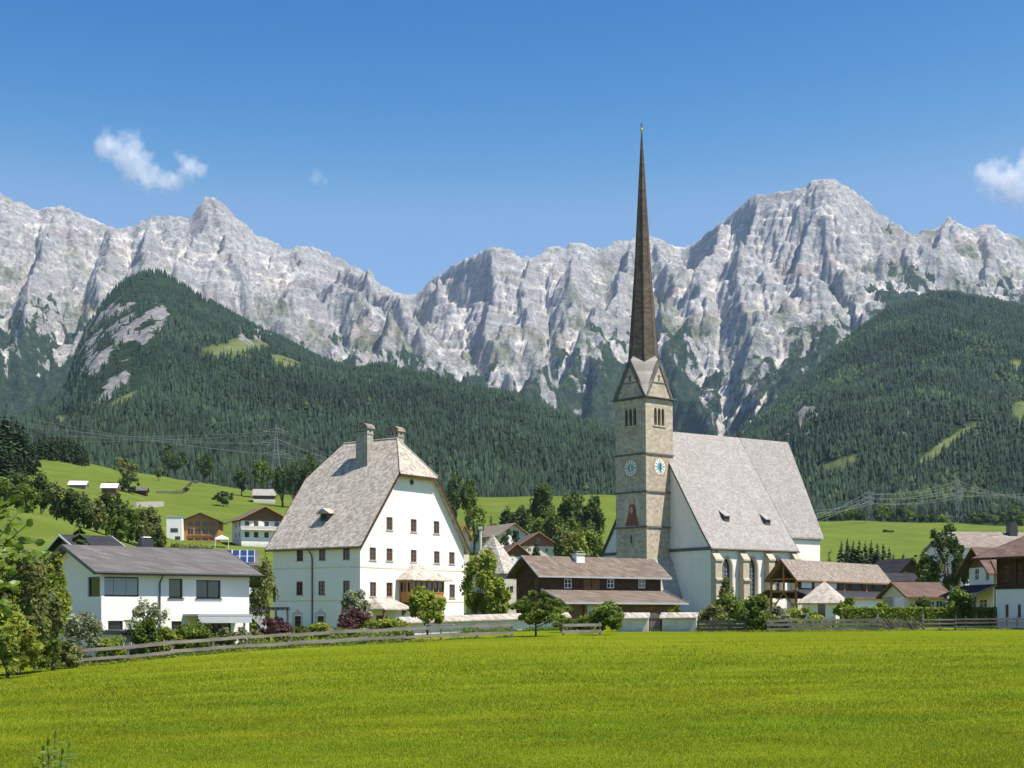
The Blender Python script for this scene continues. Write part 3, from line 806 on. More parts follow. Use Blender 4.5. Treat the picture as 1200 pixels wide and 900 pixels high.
M = {
 'white': mat_plaster('white_plaster', (0.775, 0.735, 0.705), (0.52, 0.47, 0.41), 0.22),
 'church_white': mat_plaster('church_plaster', (0.77, 0.73, 0.69), (0.52, 0.47, 0.42), 0.38),
 'cream': mat_plaster('cream_plaster', (0.66, 0.58, 0.44)),
 'stucco': mat_plaster('rough_stone_plaster', (0.52, 0.49, 0.44), (0.33, 0.31, 0.28), 0.5),
 'shingle': mat_shingle('grey_shingles', (0.19, 0.16, 0.13), (0.41, 0.365, 0.31), (0.62, 0.565, 0.49)),
 'shingle_church': mat_shingle('pale_church_shingles', (0.20, 0.185, 0.17), (0.31, 0.288, 0.268), (0.41, 0.385, 0.36), 4.0, 6.0),
 'shingle_old': mat_shingle('old_brown_shingles', (0.12, 0.095, 0.075), (0.235, 0.195, 0.16), (0.36, 0.31, 0.26)),
 'shingle_brown': mat_shingle('brown_roof_boards', (0.095, 0.073, 0.056), (0.155, 0.121, 0.095), (0.22, 0.178, 0.145), 3.0, 3.0),
 'spire': mat_shingle('spire_shingles', (0.055, 0.041, 0.031), (0.105, 0.079, 0.060), (0.175, 0.138, 0.108), 2.4, 4.0),
 'spire_skirt': mat_shingle('spire_skirt_shingles', (0.22, 0.20, 0.17), (0.33, 0.30, 0.26), (0.42, 0.39, 0.34), 1.6, 3.0),
 'tile_grey': mat_shingle('grey_brown_tiles', (0.085, 0.078, 0.074), (0.12, 0.11, 0.104), (0.155, 0.143, 0.135), 3.0, 2.6),
 'tile_red': mat_shingle('red_brown_tiles', (0.085, 0.055, 0.042), (0.125, 0.082, 0.064), (0.165, 0.115, 0.092), 3.0, 3.0),
 'tile_dark': mat_shingle('dark_roof_tiles', (0.018, 0.018, 0.02), (0.03, 0.03, 0.032), (0.05, 0.05, 0.052), 3.0, 3.0),
 'wood_dark': mat_wood('dark_weathered_wood', (0.035, 0.017, 0.009), (0.105, 0.052, 0.026)),
 'wood_brown': mat_wood('brown_wood', (0.11, 0.055, 0.024), (0.24, 0.13, 0.06)),
 'wood_orange': mat_wood('honey_wood', (0.30, 0.135, 0.04), (0.50, 0.25, 0.085), False),
 'wood_grey': mat_wood('silver_grey_wood', (0.13, 0.112, 0.097), (0.28, 0.248, 0.215), True, 3.0),
 'wood_greydark': mat_wood('dark_grey_wood', (0.055, 0.05, 0.045), (0.13, 0.115, 0.10), True, 3.0),
 'frame_brown': mat_plain('brown_window_frame', (0.17, 0.075, 0.035), 0.5),
 'frame_white': mat_plain('white_window_frame', (0.72, 0.72, 0.70), 0.5, 0.1),
 'frame_dark': mat_plain('anthracite_metal', (0.045, 0.048, 0.052), 0.4, 0.15),
 'grey_trim': mat_plain('grey_painted_trim', (0.36, 0.37, 0.38), 0.5, 0.1),
 'blind': mat_plain('grey_blind', (0.42, 0.43, 0.44), 0.5, 0.08),
 'zinc': mat_plain('zinc_gutter', (0.30, 0.30, 0.30), 0.45, 0.15),
 'copper': mat_plain('dark_copper', (0.10, 0.065, 0.045), 0.45, 0.2),
 'stone': mat_stone('tower_stone', [(0.27, 0.215, 0.165), (0.44, 0.365, 0.285), (0.58, 0.50, 0.40)], 1.0, 2.4, 1.3, 0.03, 0.6),
 'stone_trim': mat_plain('trim_stone', (0.47, 0.40, 0.30), 0.9, 0.3),
 'course': mat_plain('weathered_string_course', (0.13, 0.125, 0.12), 0.9, 0.35),
 'chimney': mat_stone('chimney_masonry', [(0.24, 0.22, 0.20), (0.34, 0.32, 0.29), (0.45, 0.43, 0.40)], 1.0, 4.0, 2.0),
 'rubble': mat_stone('rubble_stone', [(0.26, 0.24, 0.21), (0.42, 0.39, 0.34), (0.58, 0.54, 0.48)], 1.0, 2.2, 1.6),
 'brick': mat_stone('red_brick', [(0.24, 0.09, 0.055), (0.32, 0.125, 0.075), (0.40, 0.18, 0.11)], 1.0, 8.0, 3.0),
 'asphalt': mat_plain('asphalt', (0.05, 0.05, 0.05), 0.9),
 'gold': mat_plain('gilded_metal', (0.70, 0.48, 0.12), 0.3, 0.1, metal=0.9),
 'steel': mat_plain('galvanised_steel', (0.20, 0.21, 0.22), 0.6, 0.15),
 'white_paint': mat_plain('white_paint', (0.78, 0.78, 0.77), 0.5, 0.06),
 'fresco_red': mat_plain('fresco_red', (0.27, 0.085, 0.055), 0.9, 0.5, 3.0),
 'fresco_pink': mat_plain('fresco_pink', (0.47, 0.30, 0.22), 0.9, 0.3, 2.0),
 'fresco_pale': mat_plain('fresco_pale', (0.52, 0.45, 0.37), 0.9, 0.3, 2.0),
 'dial_white': mat_plain('dial_white', (0.72, 0.72, 0.68), 0.7, 0.08),
 'dial_blue': mat_plain('dial_blue', (0.12, 0.30, 0.40), 0.7, 0.15),
 'black': mat_plain('black_paint', (0.015, 0.015, 0.016), 0.5, 0.1),
}
def _glass():
    m = NM('window_glass', 0.06, 0.6); m.b.inputs['Base Color'].default_value = (0.025, 0.03, 0.034, 1); return m.m
M['glass'] = _glass()
def _solar():
    m = NM('solar_cells', 0.12, 0.6); m.b.inputs['Base Color'].default_value = (0.02, 0.045, 0.11, 1); return m.m
M['solar'] = _solar()
# ---------------------------------------------------------------- tall white house with the half-hipped shingle roof
def build_big_house():
    fr = Frame(422, 139, 54.5, zpy=744)
    R = fr.root('shingle_roof_house', 'tall white four-storey house with steep grey shingle roof and half-hipped gable', 'house')
    W = fr.sx(543.5); L = fr.sy(320)
    ze = fr.lz(634); ax = W / 2
    k = 1.30; zr = ze + ax * k                        # ridge height
    xh = 5.35; zh = ze + xh * k                        # half hip starts here
    cols5 = [436.9, 456.5, 484.8, 511.9, 529.6]
    ox = []; wins = []
    def wx(px, py0, py1, wd=0.95):
        s = fr.sx(px); z1, z0 = fr.lz(py0, s), fr.lz(py1, s)
        ox.append((s - wd / 2, s + wd / 2, z0, z1)); wins.append(('x', s, z0, wd, z1 - z0))
    zt = fr.lz(606, fr.sx(456.5))
    for rows, zz, hh in (([456.5, 484.8, 511.6], fr.lz(621.2, fr.sx(456.5)), 1.30), (cols5, fr.lz(656.4, fr.sx(436.9)), 1.25), ([437.2, 456.5, 529.9], fr.lz(699, fr.sx(437.2)), 1.42)):
        for px in rows:
            s = fr.sx(px); ox.append((s - .47, s + .47, zz, zz + hh)); wins.append(('x', s, zz, .94, hh))
    oy = []
    for rows, zz, hh in (([351.3, 377.5, 405.8], fr.lz(656, 0, fr.sy(405.8)), 1.25), ([350.8, 376.8, 405.8], fr.lz(697, 0, fr.sy(405.8)), 1.40), ([348.8, 375.6], fr.lz(737.6, 0, fr.sy(375.6)), 1.35)):
        for px in rows:
            s = fr.sy(px); oy.append((s - .45, s + .45, zz, zz + hh)); wins.append(('y', s, zz, .90, hh))
    m = MB(); zb = -0.8
    front = [(0, zb), (W, zb), (W, ze), (W - xh, zh), (xh, zh), (0, ze)]
    wall_face(m, 'x', 0, front, ox, 0.2); wall_face(m, 'y', 0, [(0, zb), (L, zb), (L, ze), (0, ze)], oy, 0.2)
    wall_face(m, 'x', L, front); wall_face(m, 'y', W, [(0, zb), (L, zb), (L, ze), (0, ze)])
    wl = m.build('wall', M['white'], R)
    # thin painted string bands on the plaster
    b = MB()
    for py in (665, 704.5):
        z = fr.lz(py); b.box(-0.02, W + .02, -0.025, 0.0, z, z + .12); b.box(-0.025, 0, 0.0, L, z + .002, z + .118)
    b.each('string_band', M['cream'], R)
    for f, s, z, wd, hh in wins:
        window(R, f, 0, s, z, wd, hh, M['frame_brown'], M['glass'], (1, 2), 0.12, 0.1, M['white'])
    # painted surrounds of the two ground floor windows
    for px in (348.8, 375.6):
        s = fr.sy(px); z0 = fr.lz(737.6, 0, s); t = MB()
        t.box(-.02, 0, s - .72, s - .52, z0 - .1, z0 + 1.5).box(-.02, 0, s + .52, s + .72, z0 - .1, z0 + 1.5).box(-.022, 0, s - .72, s + .72, z0 + 1.5, z0 + 1.68)
        t.prism([(-.02, s - .5, z0 + 1.68), (-.02, s + .5, z0 + 1.68), (-.02, s, z0 + 2.1)], (.02, 0, 0))
        t.each('window_surround', M['stucco'], R)
    # small round attic window
    s = fr.sx(482.3); z = fr.lz(565, s)
    r = MB(); ring = [(s + .36 * math.cos(a), -.03, z + .36 * math.sin(a)) for a in np.linspace(0, 2 * math.pi, 16, endpoint=False)]
    r.prism(ring, (0, .03, 0)); ro = r.build('round_window', M['stone_trim'], R)
    MB().prism([(s + .25 * math.cos(a), -.045, z + .25 * math.sin(a)) for a in np.linspace(0, 2 * math.pi, 16, endpoint=False)], (0, .01, 0)).build('pane', M['black'], ro)
    # roof: two long slopes with half hips at both ends
    T = 0.22; og = 0.55; oe = 0.55; ridge0, ridge1 = 2.25, L - 2.25; A0, A1 = -og, L + og; xc = W / 2
    zl = ze - oe * k; rf = MB()
    xq = xc - (xc - xh) ; zq = ze + xq * k
    for sgn in (0, 1):
        X = (lambda v: v) if sgn == 0 else (lambda v: W - v)
        poly = [(X(-oe), A0, zl + T), (X(xq), A0, zq + T), (X(xc), ridge0, zr + T), (X(xc), ridge1, zr + T), (X(xq), A1, zq + T), (X(-oe), A1, zl + T)]
        roof_slab(rf, poly if sgn else poly[::-1], T)
    for y0, y1 in ((A0 - .02, ridge0), (A1 + .02, ridge1)):
        yo = y0 - .18 if y0 < y1 else y0 + .18
        roof_slab(rf, [(xq - .1, yo, zq + T - .22), (W - xq + .1, yo, zq + T - .22), (xc, y1, zr + T)], T)
    ro = rf.build('roof', M['shingle'], R)
    # dark verge boards and eave gutter
    v = MB()
    for y0 in (A0 - .06, A1):
        for X in ((lambda q: q), (lambda q: W - q)):
            v.prism([(X(-oe), y0, zl - .12), (X(xq), y0, zq - .12), (X(xq), y0, zq + T + .03), (X(-oe), y0, zl + T + .03)], (0, .06, 0))
        v.box(xq - .15, W - xq + .15, y0 - .2, y0 + .05, zq - .2, zq + .02)
    v.each('verge_board', M['wood_dark'], ro)
    g = MB().tube([(-oe - .06, A0, zl + .05), (-oe - .06, A1, zl + .05)], .09, 8).build('gutter', M['copper'], ro)
    rc = MB(); rc.tube([(xc, ridge0, zr + T + .02), (xq - .05, A0 - .1, zq + T + .0)], .07, 6).tube([(xc, ridge0, zr + T + .02), (W - xq + .05, A0 - .1, zq + T)], .07, 6).tube([(xc, ridge0, zr + T + .02), (xc, ridge1, zr + T + .02)], .09, 6)
    rc.build('ridge_cap', M['stone_trim'], ro)
    s = fr.sy(366.5); d = MB().tube([(-oe - .06, s, zl), (-.18, s, zl - .5), (-.1, s, zl - 1), (-.1, s, zb + .8)], .07, 8).build('downpipe', M['copper'], R)
    # tall chimney on the left slope, short one behind the ridge
    def chimney(cx, cy, wx_, wy_, z0, z1, holes):
        c = MB().box(cx - wx_ / 2, cx + wx_ / 2, cy - wy_ / 2, cy + wy_ / 2, z0, z1 - .95)
        co = c.build('chimney', M['chimney'], R)
        h = MB(); h.box(cx - wx_ / 2 - .06, cx + wx_ / 2 + .06, cy - wy_ / 2 - .06, cy + wy_ / 2 + .06, z1 - .95, z1 - .86)
        h.box(cx - wx_ / 2, cx + wx_ / 2, cy - wy_ / 2, cy + wy_ / 2, z1 - .86, z1 - .35); h.build('smoke_chamber', M['chimney'], co)
        q = MB()
        for i in range(holes):
            yy = cy - wy_ / 2 + wy_ * (i + .5) / holes; q.box(cx - wx_ / 2 - .012, cx - wx_ / 2 + .05, yy - .1, yy + .1, z1 - .7, z1 - .48)
        q.box(cx - .1, cx + .1, cy - wy_ / 2 - .012, cy - wy_ / 2 + .05, z1 - .7, z1 - .48); q.each('smoke_hole', M['black'], co)
        n = 6; t = MB(); prof = [(cy + (wy_ / 2 + .14) * -math.cos(math.pi * i / n), z1 - .35 + .62 * math.sin(math.pi * i / n)) for i in range(n + 1)]
        t.prism([(cx - wx_ / 2 - .14, a, b) for a, b in prof], (wx_ + .28, 0, 0)); t.build('chimney_cap', M['shingle_old'], co)
    # place the tall chimney where its base shows on the slope
    best = min(((abs((fr.X + fr.ex.x * x + fr.ey.x * y) / fr.dep(x, y) * F + 600 - 423.5) + abs(HY - (fr.z0 + ze + x * k - CZ) / fr.dep(x, y) * F - 549.0), x, y) for x in np.arange(3, 8, .1) for y in np.arange(2, 10, .1)))
    cx, cy = best[1] + .45, best[2]
    chimney(cx, cy, .95, 1.55, ze + cx * k - 1.4, fr.lz(499, cx, cy), 4)
    y2 = ridge0 + .9; x2 = xc + .75
    chimney(x2, y2, .9, 1.5, zr - 2.2, fr.lz(502.5, x2, y2), 3)
    # little dormer
    best = min(((abs((fr.X + fr.ex.x * x + fr.ey.x * y) / fr.dep(x, y) * F + 600 - 381.5) + abs(HY - (fr.z0 + ze + x * k - CZ) / fr.dep(x, y) * F - 611), x, y) for x in np.arange(.3, 6, .1) for y in np.arange(2, 11, .1)))
    x, y = best[1], best[2]; z = ze + x * k + T
    d = MB(); d.box(x - .15, x + .9, y - .5, y + .5, z - .2, z + .75); do = d.build('dormer', M['wood_greydark'], R)
    q = MB(); q.prism([(x - .45, y - .85, z + .68), (x - .45, y, z + 1.15), (x - .45, y + .85, z + .68), (x - .45, y + .85, z + .58), (x - .45, y - .85, z + .58)], (1.6, 0, 0)); q.build('dormer_roof', M['shingle'], do)
    MB().box(x - .17, x - .15, y - .32, y + .32, z + .02, z + .6).build('pane', M['black'], do)
    # timber bay with its own shingle roof
    bx0, bx1, bd = 5.95, 11.2, 1.55; z0 = fr.lz(703, 6, -1.5); z1 = fr.lz(680.2, 6, -1.5)
    B = MB().box(bx0, bx1, -bd, -.005, z0 - .25, z0 + .75).build('bay', M['wood_orange'], R)
    MB().box(bx0 + .06, bx1 - .06, -bd + .06, -.01, z0 + .75, z1).build('pane', M['glass'], B)
    p = MB(); n = 6
    for i in range(n + 1):
        xx = bx0 + (bx1 - bx0) * i / n; p.box(xx - .07, xx + .07, -bd - .03, -bd + .09, z0 + .75, z1)
    for i in range(4):
        yy = -bd + bd * i / 3.2
        p.box(bx0 - .03, bx0 + .09, yy - .05 + .002, yy + .06, z0 + .751, z1); p.box(bx1 - .09, bx1 + .03, yy - .05 + .002, yy + .06, z0 + .751, z1)
    p.box(bx0 - .05, bx1 + .05, -bd - .05, 0, z1 - .14, z1 + .03).box(bx0 - .05, bx1 + .05, -bd - .05, -.003, z0 + .72, z0 + .82); p.each('bay_post', M['wood_orange'], B)
    o_ = .55; za = fr.lz(661, 8, 0); e0, e1 = bx0 - o_, bx1 + o_ + .3
    t = MB(); xm0, xm1 = 7.9, 8.9
    roof_slab(t, [(e0, -bd - o_, z1 + .1), (e1, -bd - o_, z1 + .1), (xm1, -.25, za), (xm0, -.25, za)], .09); roof_slab(t, [(e0, -.01, z1 + .1), (e0, -bd - o_, z1 + .1), (xm0, -.25, za), (xm0, -.01, za)], .09)
    roof_slab(t, [(e1, -bd - o_, z1 + .1), (e1, -.01, z1 + .1), (xm1, -.01, za), (xm1, -.25, za)], .09); roof_slab(t, [(xm0, -.01, za), (xm0, -.25, za), (xm1, -.25, za), (xm1, -.01, za)], .09); t.build('bay_roof', M['shingle'], B)
    s_ = MB(); 
    for xx in (bx0 + .5, (bx0 + bx1) / 2, bx1 - .5): s_.prism([(xx - .12, -.01, z0 - .25), (xx - .12, -bd + .2, z0 - .25), (xx - .12, -.01, z0 - 1.6)], (.24, 0, 0))
    s_.each('bay_bracket', M['wood_brown'], B)
    # porch roof over the door
    px0, px1, pd = 1.0, 5.6, 2.3; zp = fr.lz(700.5, 3, 0); ze2 = fr.lz(713.5, 3, -2.3)
    t = MB(); roof_slab(t, [(px0, -pd, ze2), (px1, -pd, ze2), (px1 - .9, -.01, zp), (px0 + .9, -.01, zp)], .12); roof_slab(t, [(px0, -.01, ze2), (px0, -pd, ze2), (px0 + .9, -.01, zp)], .12); roof_slab(t, [(px1, -pd, ze2), (px1, -.01, ze2), (px1 - .9, -.01, zp)], .12)
    po = t.build('porch_roof', M['shingle'], R)
    q = MB()
    for xx in (px0 + .2, px1 - .2): q.box(xx - .1, xx + .1, -pd + .15, -pd + .35, -.6, ze2 - .1)
    q.each('porch_post', M['wood_brown'], po)
    MB().box(2.4, 4.0, -.03, .0, -.5, 1.9).build('door', M['wood_brown'], R)
build_big_house()

# ---------------------------------------------------------------- modern white house behind the rail fence
def build_modern_house():
    fr = Frame(118.7, 95, 40, zpy=766)
    R = fr.root('modern_house', 'modern white rendered house with low grey tiled roof behind the rail fence', 'house')
    W = fr.sx(292); L = 9.6; ze = fr.lz(668.5); zr = ze + 1.75; zb = -1.0
    op = []
    def rx(pa, pb, pya, pyb, ref=0):
        a, b = fr.sx(pa), fr.sx(pb); z1, z0 = fr.lz(pya, a), fr.lz(pyb, a); op.append((a, b, z0, z1)); return a, b, z0, z1
    w2 = rx(198, 214, 678, 700.5); w3 = rx(230, 258.7, 679.5, 701); w4 = rx(126.7, 144, 727.5, 739); w5 = rx(201, 213, 728, 739); w6 = rx(230, 270.7, 729, 757)
    cz1, cz0 = fr.lz(675.5), fr.lz(699.0); cxe = fr.sx(162.7); cye = fr.sy(102.7)
    m = MB()
    wall_face(m, 'x', 0, [(0, zb), (W, zb), (W, ze), (0, ze)], op + [(0.0, cxe, cz0, cz1)], .22)
    wall_face(m, 'y', 0, [(0, zb), (L, zb), (L, ze), (L / 2, zr), (0, ze)], [(0.0, cye, cz0, cz1)], .22)
    wall_face(m, 'x', L, [(0, zb), (W, zb), (W, ze), (0, ze)]); wall_face(m, 'y', W, [(0, zb), (L, zb), (L, ze), (L / 2, zr), (0, ze)])
    m.build('wall', M['white'], R)
    for (a, b, z0, z1), bars in ((w2, (0, 0)), (w3, (1, 0)), (w4, (0, 0)), (w5, (0, 0)), (w6, (2, 0))):
        window(R, 'x', 0, (a + b) / 2, z0, b - a, z1 - z0, M['frame_dark'], M['glass'], bars, .09, .13, M['frame_dark'])
    # corner window with lowered blinds
    f = MB(); t = .1
    f.box(.05, cxe, .1, .2, cz0, cz0 + t).box(.05, cxe, .1, .2, cz1 - t, cz1).box(.1, .2, .2, cye, cz0, cz0 + t).box(.1, .2, .2, cye, cz1 - t, cz1)
    f.box(.08, .22, .08, .22, cz0 + t, cz1 - t).box(cxe - t, cxe, .1, .2, cz0 + t, cz1 - t).box(.1, .2, cye - t, cye, cz0 + t, cz1 - t)
    for q in (1 / 3, 2 / 3): f.box(cxe * q - .03, cxe * q + .03, .1, .2, cz0 + t, cz1 - t)
    fo = f.build('corner_window', M['frame_dark'], R)
    g = MB(); g.box(.22, cxe, .15, .17, cz0, cz1).box(.15, .17, .22, cye, cz0, cz1); g.build('pane', M['glass'], fo)
    for i, (qa, qb) in enumerate(((.06, .33), (.34, .66), (.67, .97))):
        b = MB(); nz = 16
        lo = cz0 + t + (cz1 - cz0) * .02
        for j in range(nz):
            z = lo + (cz1 - t - lo) * j / nz; b.box(cxe * qa, cxe * qb, .06, .095, z + .01, z + .07)
        b.build('blind', M['blind'], fo)
    ro = gable_roof(R, 0, W, 0, L, ze, zr, 'x', .62, M['tile_grey'], .16, .75, M['frame_dark'])
    MB().tube([(-.75, -.72, ze - .16), (W + .75, -.72, ze - .16)], .08, 8).build('gutter', M['frame_dark'], ro)
    s = fr.sx(186.5); MB().tube([(s, -.70, ze - .2), (s, -.45, ze - .4), (s, -.12, ze - .75), (s, -.12, .3)], .055, 8).build('downpipe', M['frame_dark'], R)
    cxx = fr.sx(174, L / 2); co = MB().box(cxx - .45, cxx + .45, L / 2 + .1, L / 2 + .8, zr - .4, zr + .75).build('chimney', M['frame_dark'], R)
    MB().box(cxx - .3, cxx + .3, L / 2 + .2, L / 2 + .7, zr + .85, zr + .93).box(cxx - .25, cxx - .2, L / 2 + .4, L / 2 + .5, zr + .75, zr + .85).box(cxx + .2, cxx + .25, L / 2 + .4, L / 2 + .5, zr + .75, zr + .85).each('chimney_hood', M['white_paint'], co)
    # flat canopy over the terrace door
    a, b = fr.sx(227, -1.6), fr.sx(291, -1.6); zc = fr.lz(719.5, a, -1.6)
    co = MB().box(a, b, -2.2, -.01, zc - .14, zc).build('canopy', M['grey_trim'], R)
    q = MB()
    for xx in (a + .1, b - .6, b - .1): q.box(xx - .05, xx + .05, -2.15, -2.05, -.9, zc - .14)
    q.each('canopy_post', M['frame_dark'], co)
    MB().box(a + .05, b - .05, -2.18, -2.12, zc - .62, zc - .14).build('awning', M['blind'], co)
    MB().box(W - 3.5, W + .3, -3.0, -.01, -1.0, .12).build('terrace', M['stucco'], R)
    # garage in the garden
    f2 = Frame(144, 90, 40, zpy=769)
    G = f2.root('flat_roof_garage', 'low white garage with flat dark roof edge in front of the modern house', 'garage')
    y1 = f2.sy(40); z1 = f2.lz(744); s = f2.sy(120)
    m = MB(); wall_face(m, 'y', 0, [(0, -.8), (y1, -.8), (y1, z1), (0, z1)], [(s - .55, s + .55, z1 - .75, z1 - .35)], .18); wall_face(m, 'x', 0, [(0, -.8), (2.6, -.8), (2.6, z1), (0, z1)]); wall_face(m, 'x', y1, [(0, -.8), (2.6, -.8), (2.6, z1), (0, z1)]); wall_face(m, 'y', 2.6, [(0, -.8), (y1, -.8), (y1, z1), (0, z1)])
    m.build('wall', M['white'], G); window(G, 'y', 0, s, z1 - .75, 1.1, .4, M['frame_dark'], M['glass'], (0, 0), .05, .1)
    MB().box(-.25, 2.85, -.25, y1 + .25, z1, z1 + .28).build('roof', M['frame_dark'], G)
    # pergola with lattice between the two houses
    f3 = Frame(293, 104, 30, zpy=752)
    Pg = f3.root('garden_pergola', 'dark timber garden pergola with white lattice beside the modern house', 'pergola')
    w_ = f3.sx(337); hz = f3.lz(713)
    q = MB()
    for xx in (0, w_ / 2, w_):
        for yy in (0, 2.4): q.box(xx - .06, xx + .06, yy - .06, yy + .06, -.5, hz - .12)
    q.each('post', M['frame_dark'], Pg)
    q = MB()
    for yy in (0, 2.4): q.box(-.2, w_ + .2, yy - .05, yy + .05, hz - .12, hz)
    for i in range(9): xx = w_ * i / 8; q.box(xx - .04, xx + .04, -.3, 2.7, hz + .002, hz + .1)
    q.each('beam', M['frame_dark'], Pg)
    q = MB(); n = 9
    for i in range(n):
        a = .1 + (w_ / 2 - .2) * i / n
        for sg in (1, -1):
            a0, a1 = (a, min(a + 1.6, w_ / 2 - .1)); h0, h1 = (.3, .3 + (a1 - a0)) if sg > 0 else (1.9, 1.9 - (a1 - a0)); q.bar((a0, .08 if sg > 0 else .1, h0), (a1, .08 if sg > 0 else .1, h1), .02, .035)
    q.build('lattice', M['white_paint'], Pg)
    # house with solar panels behind
    f4 = Frame(262, 172, 10)
    S = f4.root('solar_roof_house', 'house roof carrying blue solar panels, seen above the modern house', 'house')
    x1 = f4.sx(300); za = f4.lz(662); zt = f4.lz(645, 0, 3.0)
    m = MB(); m.box(0, x1, .3, 7, -1, za - .1); m.build('wall', M['white'], S)
    m = MB(); roof_slab(m, [(-.4, -.3, za - .02), (x1 + .4, -.3, za - .02), (x1 + .4, 3.4, zt + .05), (-.4, 3.4, zt + .05)], .15); roof_slab(m, [(x1 + .4, 7.3, za - .02), (-.4, 7.3, za - .02), (-.4, 3.4, zt + .05), (x1 + .4, 3.4, zt + .05)], .15); m.build('roof', M['tile_grey'], S)
    sl = (zt - za) / 3.5
    for i in range(4):
        for j in range(2):
            xa = .1 + i * (x1 - .2) / 4; xb = xa + (x1 - .2) / 4 - .08; ya = .1 + j * 1.55; yb = ya + 1.48
            zz = lambda y: za + .02 + sl * (y + .2) + .10
            pn = MB().prism([(xa, ya, zz(ya)), (xb, ya, zz(ya)), (xb, yb, zz(yb)), (xa, yb, zz(yb))], (0, 0, .04)).build('solar_panel', M['solar'], S)
            fm = MB()
            for e in ((xa, ya, xb, ya), (xa, yb, xb, yb), (xa, ya, xa, yb), (xb, ya, xb, yb)): fm.bar((e[0], e[1], zz(e[1]) + .05), (e[2], e[3], zz(e[3]) + .05), .035, .03)
            fm.build('panel_frame', M['white_paint'], pn)
build_modern_house()
